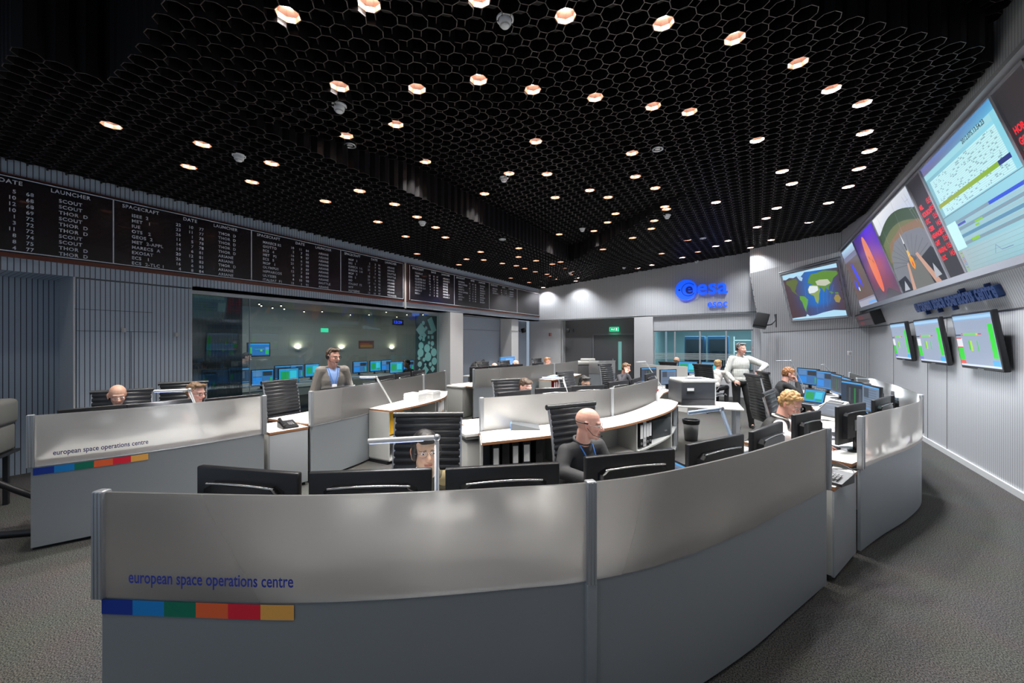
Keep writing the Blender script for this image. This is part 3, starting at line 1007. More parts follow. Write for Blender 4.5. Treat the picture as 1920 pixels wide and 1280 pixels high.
# ---------------------------------------------------------------- flat monitors under the video wall
def pic_status(seed):
    def f(w, h):
        p = Picture(w, h, C3(0x9aa8c0))
        p.rect(0, .9, 1, 1, C3(0x86b4dc)).rect(0, .92, 1, .97, C3(0xa8d0f0))
        p.rect(0, .0, 1, .04, C3(0xd8e4f8))
        z = p._z()
        for k in range(10): p.rect(.2, .72 + k * .016, .92, .722 + k * .016, C3(0x8494b0), z)
        p.rect(0, .12, .15, .36, C3(0x18d818)).rect(0, .38, .16, .56, C3(0xe4e6ec)).rect(0, .60, .15, .625, C3(0x10203a)).rect(0, .04, .15, .11, C3(0xe85a40 if seed == 3 else 0x7a70d8))
        if seed == 3: p.rect(0, .36, .15, .38, C3(0xd01818)).rect(0, .54, .15, .56, C3(0xd01818))
        p.rect(.88, .18, .99, .80, C3(0x14e014))
        p.rect(.22, .60, .56, .65, C3(0x7ad070)).rect(.56, .60, .6, .64, C3(0xe0d060)).rect(.62, .615, .7, .635, C3(0xe01828)).rect(.17, .60, .21, .62, C3(0xe01828)).rect(.17, .635, .21, .65, C3(0xe01828))
        p.rect(.33, .32, .37, .50, C3(0x20c828)).rect(.37, .30, .42, .50, C3(0xb4e03c)).rect(.55, .30, .575, .50, C3(0x38d048))
        p.rect(.84, .04, 1, .14, C3(0x3ab0f0))
        return p
    return f
lbls = ['flat wall monitor with status tables, leftmost of the three side by side', 'flat wall monitor with status tables, middle of the three side by side', 'flat wall monitor with red and green status list, nearest the right edge']
for k, (y0, y1) in enumerate(((11.25, 10.25), (9.78, 8.62), (8.14, 7.0))):
    zt, zb = 2.17, 1.42
    t = thing('wall_monitor', lbls[k], 'monitor', (WR - .12, (y0 + y1) / 2, 1.8), 0, 'flat monitors on the right wall')
    o = Vector((WR - .09, y0, zb)); up = (Vector((WR - .20, y0, zt)) - o)
    hgt = up.length; w = y0 - y1
    M = Matrix.Translation(-t.location) @ frame3(o, (0, -1, 0), up)
    MB().rbox((w / 2, hgt / 2, -.02), (w, hgt, .06), .012, 0, M).build('housing', blackpl, t)
    pic_status(k + 1)(w - .06, hgt - .07).placed(M @ Matrix.Translation((.03, .04, .0105))).build('picture', scr, t)
    MB().box((w / 2, .012, .011), (.16, .01, .003), 0, M).build('badge', alu, t)
    MB().box((.11, 0, 0), (.16, .3, .2), 0, Matrix.Translation((-.0, 0, 0))).build('bracket', blackpl, t)

# ---------------------------------------------------------------- launch boards on the bulkhead
board_m = mat('board_black', (.016, .012, .014, 1), .22, coat=.3)
edge_m = mat('board_edge_brown', (.13, .035, .02, 1), .35)
line_m = mat('board_white_line', (.62, .66, .74, 1), .5)
S = [
 ('', [('7', '5', '68', 'SCOUT'), ('3', '10', '68', 'SCOUT'), ('5', '12', '68', 'THOR  D'), ('1', '10', '69', 'SCOUT'), ('31', '1', '72', 'THOR  D'), ('12', '3', '72', 'THOR  D'), ('22', '11', '72', 'SCOUT'), ('30', '8', '74', 'SCOUT'), ('9', '8', '75', 'THOR  D'), ('20', '4', '77', 'THOR  D')],
  ['', '', '', '', '', '', '', '', '', '']),
 ('SPACECRAFT', [('22', '10', '77', 'THOR  D'), ('23', '11', '77', 'THOR  D'), ('26', '1', '78', 'THOR  D'), ('11', '5', '78', 'THOR  D'), ('14', '7', '78', 'THOR  D'), ('19', '6', '81', 'ARIANE'), ('20', '12', '81', 'ARIANE'), ('26', '5', '83', 'THOR  D'), ('16', '6', '83', 'ARIANE'), ('4', '8', '84', 'ARIANE')],
  ['ISEE  2', 'MET   1', 'IUE', 'OTS   2', 'GEOS  2', 'MET  2-APPL', 'MARECS  A', 'EXOSAT', 'ECS   1', 'ECS  2-TLC 1']),
 ('SPACECRAFT', [('10', '11', '84', 'ARIANE'), ('2', '7', '85', 'ARIANE'), ('16', '9', '87', 'ARIANE'), ('15', '6', '88', 'ARIANE'), ('21', '7', '88', 'ARIANE'), ('6', '3', '89', 'ARIANE'), ('12', '7', '89', 'ARIANE'), ('8', '8', '89', 'ARIANE'), ('6', '10', '90', 'SHUTTLE'), ('15', '1', '91', 'ARIANE')],
  ['MARECS B2', 'GIOTTO', 'ECS   4', 'MET   P2', 'ECS   5', 'MOP   1', 'OLYMPUS', 'HIPPARCOS', 'ULYSSES', 'ITALSAT  F1']),
 ('SPACECRAFT', [('2', '3', '91', 'ARIANE'), ('17', '7', '91', 'ARIANE'), ('31', '7', '92', 'SHUTTLE'), ('1', '7', '93', 'SHUTTLE'), ('20', '11', '93', 'ARIANE'), ('21', '4', '95', 'ARIANE'), ('17', '11', '95', 'ARIANE'), ('8', '8', '96', 'ARIANE'), ('2', '9', '97', 'ARIANE'), ('15', '10', '97', 'TITANIVB')],
  ['MOP   2', 'ERS   1', 'EURECA  1-L', 'EURECA  1-R', 'MOP   3', 'ERS   2', 'ISO', 'ITALSAT  F2', 'MTP', 'HUYGENS']),
 ('SPACECRAFT', [('30', '10', '97', 'ARIANE 5'), ('10', '12', '99', 'ARIANE 5'), ('16', '7', '00', 'SOYUZ'), ('16', '7', '00', 'SOYUZ'), ('9', '8', '00', 'SOYUZ'), ('9', '8', '00', 'SOYUZ'), ('1', '3', '02', 'ARIANE 5'), ('28', '8', '02', 'ARIANE 5')],
  ['TEAMSAT', 'XMM', 'CLUSTER II-3', 'CLUSTER II-2', 'CLUSTER II-1', 'CLUSTER II-4', 'ENVISAT', 'MSG-1']),
 ('SPACECRAFT', [('17', '10', '02', 'PROTON'), ('2', '6', '03', 'SOYUZ'), ('27', '9', '03', 'ARIANE 5'), ('2', '3', '04', 'ARIANE 5'), ('9', '11', '05', 'SOYUZ'), ('21', '12', '05', 'ARIANE 5'), ('19', '10', '06', 'SOYUZ'), ('17', '3', '09', 'ROCKOT')],
  ['INTEGRAL', 'MARS EXPRESS', 'SMART-1', 'ROSETTA', 'VENUS EXPRESS', 'MSG-2', 'METOP-A', 'GOCE']),
 ('SPACECRAFT', [('14', '5', '09', 'ARIANE 5'), ('14', '5', '09', 'ARIANE 5'), ('8', '4', '10', 'ROCKOT')], ['HERSCHEL', 'PLANCK', 'CRYOSAT-2']),
 (None, [], []),
]
def launch_board(name, label, y0, y1, starts, secs, cw):
    t = thing(name, label, 'sign', (WL, (y0 + y1) / 2, 3.32), 0)
    I = Matrix.Translation(-t.location)
    ym = (y0 + y1) / 2
    MB().box((WL + .02, ym, 3.305), (.05, y1 - y0, 1.0), 0, I).build('frame', edge_m, t)
    MB().box((WL + .03, ym, 3.32), (.05, y1 - y0 - .03, .93), 0, I).build('panel', board_m, t)
    ln = MB()
    xf = WL + .058
    for z in (2.875, 3.765):
        ln.box((xf, (max(y0, starts[0]) + y1) / 2, z), (.004, y1 - max(y0, starts[0]) - .09, .011), 0, I)
    for y in starts[1 if starts[0] < y0 + .05 and False else 0:] + [y1 - .05]:
        ln.box((xf, y, 3.32), (.004, .013, .90), 0, I)
    ln.build('rule_line', line_m, t)
    # x of the lettering runs along +y for a reader inside the room
    for st, (hd, rows, names) in zip(starts, secs):
        if hd is None: continue
        def put(tx, s_, y, z, size, sp=1.12, bold=.0012, sx=1.):
            if not s_: return
            vs, fs = text_mesh(s_, size, bold, 'LEFT', sp)
            tx.add([(xf + .002, y + v.x * sx, z + v.y) for v in vs], fs, 0, False, I)
        k = cw / 1.78
        step = .0755
        tx = MB()
        if hd: put(tx, hd, st + .09 * k, 3.685, .068, sx=k * .93)
        put(tx, 'DATE', st + .79 * k, 3.685, .068, sx=k)
        put(tx, 'LAUNCHER', st + 1.2 * k, 3.685, .068, sx=k * .93)
        tx.build('heading', line_m, t)
        for r, (a, b_, c, l) in enumerate(rows):
            z = 3.575 - r * step
            tx = MB()
            put(tx, names[r], st + .19 * k, z, .062, sx=k * .95)
            for s_, off in ((a, .70), (b_, .86), (c, 1.0)):
                put(tx, s_, st + (off + (.035 if len(s_) == 1 else 0)) * k, z, .062, sx=k * .95)
            put(tx, l, st + 1.27 * k, z, .062, sx=k * .95)
            tx.build('list_row', line_m, t)
    return t
launch_board('launch_board', 'long black board of spacecraft, date and launcher lists above the glass wall', -1.6, 7.21, [.04, 1.82, 3.60, 5.38], S[:4], 1.78)
launch_board('launch_board', 'shorter black launch board beyond the joint, its last section empty', 7.32, 14.62, [7.38, 9.16, 10.97, 12.80], S[4:], 1.80)

# ---------------------------------------------------------------- blue letters and emblem
blue_glow = mat('blue_lit_acrylic', (.02, .08, .6, 1), .4, 0, srgb(0x0a50f8), 1.15)
blue_side = mat('blue_letter_side', (.02, .05, .45, 1), .4, 0, srgb(0x1030d0), .8)
dark_dot = mat('dark_blue_letter', (.01, .02, .08, 1), .4)
def back_pt(px, py):
    t_ = (px - 960) / FPX
    return at_depth(px, py, (BK - .12) / (SY * t_ + CY))
def solid_text(mb, string, size, bold, M, th, sx=1., sp=1.):
    vs, fs = text_mesh(string, size, bold, 'LEFT', sp)
    mb.add([(v.x * sx, v.y, th) for v in vs], fs, 0, False, M)
    # side walls along the outline
    cnt = {}
    for f in fs:
        for a, b_ in zip(f, f[1:] + f[:1]):
            cnt[(a, b_)] = 1
    for a, b_ in list(cnt):
        if (b_, a) not in cnt:
            p, q = vs[a], vs[b_]
            mb.add([(p.x * sx, p.y, 0), (q.x * sx, q.y, 0), (q.x * sx, q.y, th), (p.x * sx, p.y, th)], [(0, 1, 2, 3)], 1, False, M)
def tw_(string, size, bold=0., sp=1.):
    vs, _ = text_mesh(string, size, bold, 'LEFT', sp)
    return min(v.x for v in vs), max(v.x for v in vs), min(v.y for v in vs), max(v.y for v in vs)
# emblem
ec = back_pt(1286, 543)
er = (back_pt(1302, 543) - back_pt(1270, 543)).length * .5
t = thing('wall_emblem', 'blue lit emblem of a disc with an e beside the word esa', 'sign', (ec.x, BK - .06, ec.z), 0)
M = frame3((0, 0, 0), (1, 0, 0), (0, 0, 1))
mb = MB()
er = .34
n = 40
front = [(er * math.cos(2 * PI * k / n), er * math.sin(2 * PI * k / n)) for k in range(n)]
mb.prism(front, 0, .05, 0, M, 1)
mb.build('disc', [blue_glow, blue_side], t)
mb = MB()
solid_text(mb, 'e', .50, .012, M @ Matrix.Translation((-.02, -.13, .05)), .012)
mb.build('letter', [mat('letter_outline', (.01, .02, .12, 1), .4, 0, srgb(0x081e80), .6), dark_dot], t)
MB().lathe([(.205, .051), (.222, .053), (.205, .055)], 28, M=M @ Matrix.Translation((.08, .0, 0)), a0=R(40), a1=R(325)).build('ring', dark_dot, t)
MB().lathe([(.0001, .053), (.03, .053), (.03, .05)], 16, M=M @ Matrix.Translation((-.21, 0, 0))).build('dot', dark_dot, t)
p1, p2 = back_pt(1306, 552), back_pt(1363, 550)
x0_, x1_, y0_, y1_ = tw_('esa', 1, .016, 1.02)
wsc = (p2.x - p1.x) / (x1_ - x0_)
t2 = MB()
hsc = .36 / (y1_ - y0_)
solid_text(t2, 'esa', hsc, .016 * hsc, Matrix.Translation((p1.x - t.location.x, 0, back_pt(1335, 550.5).z - t.location.z)) @ M, .05, wsc / hsc, 1.02)
t2.build('lettering', [blue_glow, blue_side], t)
p1, p2 = back_pt(1326, 576), back_pt(1363, 575)
t = thing('wall_lettering', 'small blue lit word esoc under the emblem on the far wall', 'sign', (p1.x, BK - .06, p1.z), 0)
x0_, x1_, y0_, y1_ = tw_('esoc', 1, .012, 1.05)
hsc = .175 / (y1_ - y0_)
mb = MB(); solid_text(mb, 'esoc', hsc, .012 * hsc, M, .04, (p2.x - p1.x) / (x1_ - x0_) / hsc, 1.05)
mb.build('letters', [blue_glow, blue_side], t)
for px in (1286, 1336):
    q = back_pt(px, 560)
    area_lamp('sign_glow', (q.x, BK - .03, q.z), (-PI / 2, 0, 0), .5, 1.6, (.1, .25, 1), .2)
# lettering on the leaning wall: european space operations centre
M = lean_frame(9.97, 2.39, .0)
M = frame3(rw(9.97, 2.34) + Vector((-.005, 0, 0)), (0, -1, 0), (rw(0, 3) - rw(0, 2.5)))
x0_, x1_, y0_, y1_ = tw_('european space operations centre', 1, .01, 1.)
L_ = 9.97 - 7.1
hs = .30
t = thing('wall_lettering', 'raised dark blue words european space operations centre below the video wall', 'sign', rw(8.5, 2.4), 0)
mb = MB()
solid_text(mb, 'european space operations centre', hs, .01, Matrix.Translation(-t.location) @ M, .06, L_ / (x1_ - x0_) / hs, 1.)
mb.build('letters', [mat('navy_letter', (.012, .035, .13, 1), .3), mat('navy_letter_side', (.01, .03, .10, 1), .3)], t)

# exit sign over the door
green = mat('green_sign', (.02, .3, .15, 1), .4, 0, (.03, .62, .32, 1), 1.2)
q = at_depth(1151, 617, (dY - .1) / (SY * ((1151 - 960) / FPX) + CY))
t = thing('exit_sign', 'green lit emergency exit sign above the grey door', 'sign', (q.x, dY - .06, q.z), 0)
MB().rbox((0, 0, 0), (.36, .07, .17), .008).build('housing', green, t)
pc = Picture(.3, .11, C3(0x18a868))
wc = C3(0xd8ffe8, 1.3)
pc.poly([(.1, .5), (.25, .85), (.25, .62), (.4, .62), (.4, .38), (.25, .38), (.25, .15)], wc)
pc.rect(.75, .12, .92, .88, wc).disc(.56, .8, .03, wc, 10).line(.55, .7, .5, .42, .022, wc).line(.5, .42, .42, .2, .014, wc).line(.5, .42, .6, .25, .014, wc).line(.55, .65, .66, .55, .012, wc)
pc.placed(frame3((-.15, -.037, -.055), (1, 0, 0), (0, 0, 1))).build('pictogram', scr, t)
area_lamp('exit_glow', (q.x, dY - .12, q.z - .1), (0, 0, 0), .3, .5, (.1, 1, .5), .05)
# red and white safety sign
q = at_depth(1031, 627, (BK + .2) / (SY * ((1031 - 960) / FPX) + CY))
t = thing('safety_sign', 'small red and white sign on the grey wall left of the door', 'sign', (q.x, BK + .235, q.z), 0)
MB().box((0, 0, 0), (.16, .01, .2)).build('plate', mat('sign_white', (.6, .6, .6, 1), .5), t)
MB().box((-.03, -.008, .0), (.06, .006, .14)).box((.035, -.008, .03), (.035, .006, .06)).box((.035, -.008, -.04), (.035, .006, .05)).build('symbol', mat('sign_red', (.4, .03, .02, 1), .5), t)

# loudspeakers on brackets
def loudspeaker(px, py, plane_pt, label, s=1., rz=0, flip=1):
    t = thing('loudspeaker', label, 'speaker', plane_pt, rz)
    Mx = Matrix.Rotation(R(14), 4, 'Y') @ Matrix.Rotation(R(-12), 4, 'X')
    MB().rbox((0, 0, 0), (.30 * s, .26 * s, .36 * s), .02, 0, Mx).build('cabinet', blackpl, t)
    MB().rbox((0, -.135 * s, 0), (.27 * s, .01, .33 * s), .004, 0, Mx).build('grille', mat('speaker_cloth', (.008, .008, .009, 1), .8), t)
    MB().tube([(.1 * s, .05, -.12 * s), (.22 * s, .12, -.1 * s), (.32 * s, .2, .02), (.30 * s, .24, .16 * s)], .018 * s).box((.33 * s, .22, 0), (.03, .05, .34 * s)).build('bracket', mat('dark_bracket', (.03, .03, .035, 1), .4), t)
    return t
q = at_depth(1427, 601, 11.7)
loudspeaker(0, 0, q, 'black loudspeaker on a bracket left of the world map', 1.15)
q = at_depth(999, 618, 14.6)
t = loudspeaker(0, 0, Vector((WL - .31, 13.9, 2.25)), 'thin dark wall bracket speaker under the last launch board section', .5, PI)
q = at_depth(1043, 618, 14.9)
t = loudspeaker(0, 0, Vector((q.x, BK + .02, q.z)), 'small dark speaker above the red and white sign', .4)
# wall fittings
def fitting(name, label, cat, loc, size, m, rz=0):
    t = thing(name, label, cat, loc, rz)
    MB().rbox((0, 0, 0), size, .006).build('cover', m, t)
    MB().rbox((0, -size[1] / 2 - .003, 0), (size[0] * .55, .008, size[2] * .55), .003).build('button', grey_pl, t)
    return t
q = mp_pt(.88, 0)
zq = at_depth(1592, 662, 10.7)
fitting('wall_switch', 'small white wall box on slats right of the world map', 'switch', Vector((zq.x, zq.y - .1, zq.z)), (.1, .04, .12), white_pl, R(10))
zq = at_depth(1590, 621, 10.6)
t = fitting('wall_sensor', 'tiny sensor knob on the seam below the world map', 'sensor', Vector((zq.x, zq.y - .12, zq.z)), (.07, .05, .04), grey_pl, R(10))
for px, py, lb in ((232, 619, 'small switch plate on the slatted wall above the bald person at left'), (331, 627, 'small grey sensor on the slatted wall left of the glass wall')):
    q = at_wall(px, py, WL + .02)
    fitting('wall_switch', lb, 'switch', q, (.05, .03, .06), grey_pl, -PI / 2 + PI)
# ---------------------------------------------------------------- console screens (curved partitions)
def frosted(name, tint, rough=.42, see=.55):
    m = bpy.data.materials.new(name); m.use_nodes = True
    nt = m.node_tree; nt.nodes.clear()
    out = nt.nodes.new('ShaderNodeOutputMaterial')
    p = nt.nodes.new('ShaderNodeBsdfPrincipled')
    p.inputs['Base Color'].default_value = tint
    p.inputs['Roughness'].default_value = .34
    p.inputs['Metallic'].default_value = .6
    p.inputs['Anisotropic'].default_value = .5
    tl = nt.nodes.new('ShaderNodeBsdfTranslucent'); tl.inputs['Color'].default_value = (.85, .84, .83, 1)
    rf = nt.nodes.new('ShaderNodeBsdfRefraction')
    rf.inputs['Color'].default_value = (.95, .95, .95, 1)
    rf.inputs['Roughness'].default_value = rough
    rf.inputs['IOR'].default_value = 1.45
    m1 = nt.nodes.new('ShaderNodeMixShader'); m1.inputs[0].default_value = .28
    ms = nt.nodes.new('ShaderNodeMixShader'); ms.inputs[0].default_value = see
    nt.links.new(rf.outputs[0], m1.inputs[1]); nt.links.new(tl.outputs[0], m1.inputs[2])
    nt.links.new(p.outputs[0], ms.inputs[1]); nt.links.new(m1.outputs[0], ms.inputs[2])
    nt.links.new(ms.outputs[0], out.inputs[0])
    return m
frost_m = frosted('frosted_screen_panel', (.84, .83, .82, 1), .30, .82)
low_m = mat('console_lower_grey', (.34, .37, .40, 1), .40, .45)
top_m = mat('worktop_white', (.74, .73, .70, 1), .35)
edge_b = mat('worktop_beech_edge', (.33, .15, .07, 1), .45)
side_m = mat('cabinet_light_grey', (.46, .46, .44, 1), .45)
kick_m = mat('plinth_black', (.01, .01, .011, 1), .6)
PT, PJ = 1.155, .715
def post(p, nrm, z0, z1, parent, wd=.046, dp=.042):
    mb = MB()
    a = math.atan2(nrm.y, nrm.x) - PI / 2
    c = Vector((p.x, p.y, (z0 + z1) / 2))
    mb.rbox(c, (wd, dp, z1 - z0), .006, 0, None, a)
    for k in (-.35, .0, .35):
        off = Vector((math.cos(a), math.sin(a), 0)) * wd * k
        mb.box(c + off - nrm.to_3d() * (dp / 2), (.008, .006, z1 - z0 - .01), 0, None, a)
    return mb.build('post', alu_s, parent)
def console_screen(label, ctrl, posts=(0., 1.), lower=(.03, PJ), toe=True, group=None, step=.08):
    pts = spline(ctrl, step)
    o = pts[0]
    t = thing('console_screen', label, 'partition', (0, 0, 0))
    L = cumlen(pts)
    MB().band(pts, PJ + .005, PT, .012).build('frosted_panel', frost_m, t)
    if lower:
        MB().band(offset(pts, .012), lower[0], PJ, .022).build('lower_panel', low_m, t)
        if toe:
            MB().band(offset(pts, .05), .0, lower[0] + .02, .02).build('plinth', kick_m, t)
    nn = normals(pts)
    for s in posts:
        i = min(len(pts) - 1, round(s * (len(pts) - 1)))
        post(pts[i] - nn[i] * .0, nn[i], (PJ - .01 if lower and 0 < s < 1 else (PJ if lower else PJ - .05)), PT + .008, t)
        if lower and 0 < s < 1:
            MB().rbox((pts[i].x, pts[i].y, (lower[0] + PJ) / 2), (.05, .04, PJ - lower[0] - .01), .005, 0, None, math.atan2(nn[i].y, nn[i].x) - PI / 2).build('lower_post', low_m, t)
    return t, pts
def curve_text(t, pts, string, s0, length, z, height, side=-1, m=None):
    """letters fixed on the outer face of a curved panel; side -1 = the outer (visitor) side"""
    x0, x1, y0, y1 = tw_(string, 1, .012)
    vs, fs = text_mesh(string, 1, .012)
    L = cumlen(pts); nn = normals(pts)
    kx = length / (x1 - x0)
    out = []
    for v in vs:
        s = s0 + (v.x - x0) * kx
        p = along(pts, L, s)
        q = along(pts, L, min(L[-1], s + .02)); 
        tg = (q - along(pts, L, max(0, s - .02))).normalized()
        n = Vector((-tg.y, tg.x)) * side
        p = p + n * .0085
        out.append((p.x, p.y, z + v.y * height))
    mb = MB(); mb.add(out, fs)
    return mb.build('lettering', m or mat('letter_blue', srgb(0x2a3fa8), .45), t)
STRIPE = [srgb(0x14389c), srgb(0x1688d8), srgb(0x107a60), srgb(0xf46a3c), srgb(0xe8283f), srgb(0xf0b058)]
stripe_mats = [mat('stripe_' + n, c, .4) for n, c in zip(('navy', 'blue', 'green', 'orange', 'red', 'sand'), STRIPE)]
def colour_strip(t, pts, s0, s1, z0, z1, side=-1):
    L = cumlen(pts)
    mb = MB()
    for k in range(6):
        a, b_ = lerp(s0, s1, k / 6), lerp(s0, s1, (k + 1) / 6)
        m_ = 4
        ps = []
        for j in range(m_ + 1):
            s = lerp(a, b_, j / m_)
            p = along(pts, L, s)
            tg = (along(pts, L, min(L[-1], s + .02)) - along(pts, L, max(0, s - .02))).normalized()
            ps.append(p + Vector((-tg.y, tg.x)) * side * .0035)
        vs = []
        for p in ps: vs += [(p.x, p.y, z0), (p.x, p.y, z1)]
        mb.add(vs, [(2 * j, 2 * j + 2, 2 * j + 3, 2 * j + 1) for j in range(m_)], k, False)
    return mb.build('colour_strip', stripe_mats, t, fix=False)

A_ctrl = [(-2.33, .52), (-1.96, .72), (-1.59, .93), (-1.24, 1.18), (-.9, 1.46), (-.64, 1.69), (-.37, 2.03), (-.05, 2.6), (.18, 3.1), (.43, 3.65)]
scrA, ptsA = console_screen('big curved console screen in the foreground with blue lettering and colour strip', A_ctrl, (0., .485, 1.))
LA = cumlen(ptsA)
def arc_near(pts, px, py=None):
    """arc length of the curve point seen in image column px"""
    L = cumlen(pts); best = None
    for i, p in enumerate(pts):
        x = CY * p.x + SY * p.y; z = -SY * p.x + CY * p.y
        if z < .1: continue
        c = 960 + FPX * x / z
        if best is None or abs(c - px) < best[0]: best = (abs(c - px), i, c)
    i = best[1]
    j = i + 1 if (best[2] < px and i + 1 < len(pts)) else i - 1
    if j < 0 or j >= len(pts): return L[i]
    x = CY * pts[j].x + SY * pts[j].y; z = -SY * pts[j].x + CY * pts[j].y
    c2 = 960 + FPX * x / z
    return lerp(L[i], L[j], clamp((px - best[2]) / (c2 - best[2] + 1e-9)))
fineA = spline(A_ctrl, .01)
s0, s1 = arc_near(fineA, 245), arc_near(fineA, 552)
curve_text(scrA, fineA, 'european space operations centre', s0, s1 - s0, .785, .072)
s0, s1 = arc_near(fineA, 192), arc_near(fineA, 552)
colour_strip(scrA, fineA, s0, s1, .648, .710)
B_ctrl = [(.74, 4.37), (.96, 4.82), (1.25, 5.37), (1.5, 5.95), (1.64, 6.5)]
scrB, ptsB = console_screen('curved console screen beyond the gap, sweeping to the right wall', B_ctrl, (0., 1.))
Bb_ctrl = [(1.65, 6.56), (1.69, 7.2), (1.70, 8.0), (1.66, 9.2), (1.62, 10.6)]
scrB2, ptsB2 = console_screen('straight run of console screen parallel to the right wall', Bb_ctrl, (0., 1.))
L_ctrl = [(-5.25, .74), (-5.08, 1.2), (-4.95, 1.74), (-4.87, 2.43)]
scrL, ptsL = console_screen('left console screen with lettering and colour strip in front of the slatted wall', L_ctrl, (0., 1.))
fineL = spline(L_ctrl, .01)
s0, s1 = arc_near(fineL, 100), arc_near(fineL, 278)
curve_text(scrL, fineL, 'european space operations centre', s0, s1 - s0, .80, .062, m=mat('letter_navy', srgb(0x1c2a70), .5))
s0, s1 = arc_near(fineL, 62), arc_near(fineL, 278)
colour_strip(scrL, fineL, s0, s1, .645, .705)
L2_ctrl = [(-4.79, 2.95), (-4.85, 3.5), (-4.97, 4.06), (-5.32, 5.29), (-5.78, 6.62)]
scrL2, ptsL2 = console_screen('console screen running along the glass wall behind the person in grey jacket', L2_ctrl, (0., .70, 1.))
M_ctrl = [(-2.62, 3.61), (-2.25, 4.2), (-1.88, 4.8), (-1.63, 5.38), (-1.52, 6.19), (-1.46, 7.16)]
scrM, ptsM = console_screen('middle console screen behind the bald person, above a curved shelf unit', M_ctrl, (0., .5), lower=None)
F_ctrl = [(-5.55, 7.34), (-5.3, 8.4), (-5.08, 9.39), (-4.98, 10.8), (-5.1, 12.5)]
scrF, ptsF = console_screen('farthest console screen in front of the blue grey wall', F_ctrl, (0., .6))

# ---------------------------------------------------------------- worktops and cabinets
def worktop(label, pts, d0, d1, z=.745, th=.028, name='desk', legs=(.08, .5, .92), panel=True):
    t = thing(name, label, 'desk')
    MB().slab(offset(pts, d0), offset(pts, d1), z - th, z, 0, 1).build('worktop', [top_m, edge_b], t)
    n = len(pts) - 1
    nn = normals(pts)
    for s in legs:
        i = round(s * n)
        p = pts[i] + nn[i] * (d0 + d1) / 2
        MB().box((p.x, p.y, (z - th) / 2), (.03, (d1 - d0) * .8, z - th - .002), 0, None, math.atan2(nn[i].y, nn[i].x) - PI / 2).build('leg', side_m, t)
    return t
sub = lambda pts, a, b_: pts[round(a * (len(pts) - 1)):round(b_ * (len(pts) - 1)) + 1]
worktop('front console desk behind the big curved screen', ptsA, .06, .80)
worktop('console desk carrying the monitors behind the second curved screen', ptsB, .06, .95)
worktop('console desk along the right hand screen run', ptsB2, .06, .95)
worktop('left console desk before the bald person', ptsL, .06, .85)
worktop('console desk in front of the person in grey jacket', ptsL2, .06, .85)
worktop('middle console desk behind the brushed screen', ptsM, .06, .9)
worktop('far console desk behind the farthest screen', ptsF, .06, .9)

def panel_unit(label, a, b_, depth, z, name='cabinet'):
    """low cabinet that closes a gap between two screens"""
    a, b_ = Vector(a), Vector(b_)
    t = thing(name, label, 'cabinet')
    d = (b_ - a).normalized(); n = Vector((-d.y, d.x))
    c = (a + b_) / 2 + n * depth / 2
    rz = math.atan2(d.y, d.x)
    w = (b_ - a).length
    MB().rbox((c.x, c.y, (z - .03 + .05) / 2), (w, depth, z - .03 - .05), .006, 0, None, rz).build('body', side_m, t)
    MB().rbox((c.x - n.x * (depth / 2), c.y - n.y * (depth / 2), (z - .03 + .04) / 2), (w - .006, .02, z - .03 - .045), .004, 0, None, rz).build('front_panel', mat('panel_front_grey', (.33, .35, .37, 1), .45), t)
    MB().box((c.x, c.y, .025), (w - .04, depth - .06, .05), 0, None, rz).build('plinth', kick_m, t)
    tp = MB()
    tp.box((c.x, c.y, z - .015), (w, depth + .03, .028), 0, None, rz)
    tp.mi = [1, 0, 1, 1, 1, 1]
    tp.build('worktop', [top_m, edge_b], t)
    return t
panel_unit('low grey cabinet closing the gap between the two big curved screens', (.475, 3.74), (.69, 4.30), .55, .715)
panel_unit('pale low cabinet between the two left console screens', (-4.84, 2.47), (-4.79, 2.91), .6, .725)

# curved open shelf unit in front of the middle screen
def shelf_unit(label, back, front, z, divs, shelf_z=.40, name='shelf_unit', kick=True):
    t = thing(name, label, 'shelf')
    MB().slab(back, front, z - .028, z, 0, 1).build('top', [top_m, edge_b], t)
    bk2 = [b_.lerp(f, .05) for b_, f in zip(back, front)]
    f2 = [b_.lerp(f, .93) for b_, f in zip(back, front)]
    MB().slab(bk2, f2, shelf_z - .02, shelf_z, 0).build('shelf', side_m, t)
    MB().slab(bk2, f2, .05, .07, 0).build('bottom_panel', side_m, t)
    MB().band(bk2, .07, z - .03, .016).build('back_panel', side_m, t)
    MB().slab(bk2, [b_.lerp(f, .85) for b_, f in zip(back, front)], 0, .05).build('plinth', kick_m, t)
    n = len(back) - 1
    for s in divs:
        i = round(s * n)
        a, c = bk2[i], f2[i]
        m_ = (a + c) / 2; d = c - a
        MB().box((m_.x, m_.y, (z - .03 + .07) / 2), (d.length, .018, z - .10), 0, None, math.atan2(d.y, d.x)).build('divider', side_m, t)
    return t
def two_curves(bc, fc, n=24):
    def rs(c):
        f = spline(c, .01); L = cumlen(f)
        return [along(f, L, L[-1] * i / n) for i in range(n + 1)]
    return rs(bc), rs(fc)
sb, sf = two_curves([(-2.60, 3.56), (-2.24, 4.15), (-1.86, 4.76), (-1.60, 5.36), (-1.48, 6.19), (-1.45, 7.30)],
                    [(-2.30, 3.18), (-1.98, 3.64), (-1.52, 4.39), (-1.26, 5.09), (-1.07, 6.18), (-1.12, 7.24)])
shelf_unit('curved white topped shelf unit in front of the middle console screen', sb, sf, .79, (0, .22, .50, .80, 1.))
lb, lf = two_curves([(-4.98, 3.95), (-5.12, 4.6), (-5.32, 5.25), (-5.62, 6.1)], [(-4.50, 3.98), (-4.55, 4.65), (-4.78, 5.45), (-5.30, 6.15)])
shelf_unit('white topped shelf unit with paper stacks before the glass wall console', [p + Vector((.03, 0)) for p in lb], lf, .79, (0, .5, .8, 1.))
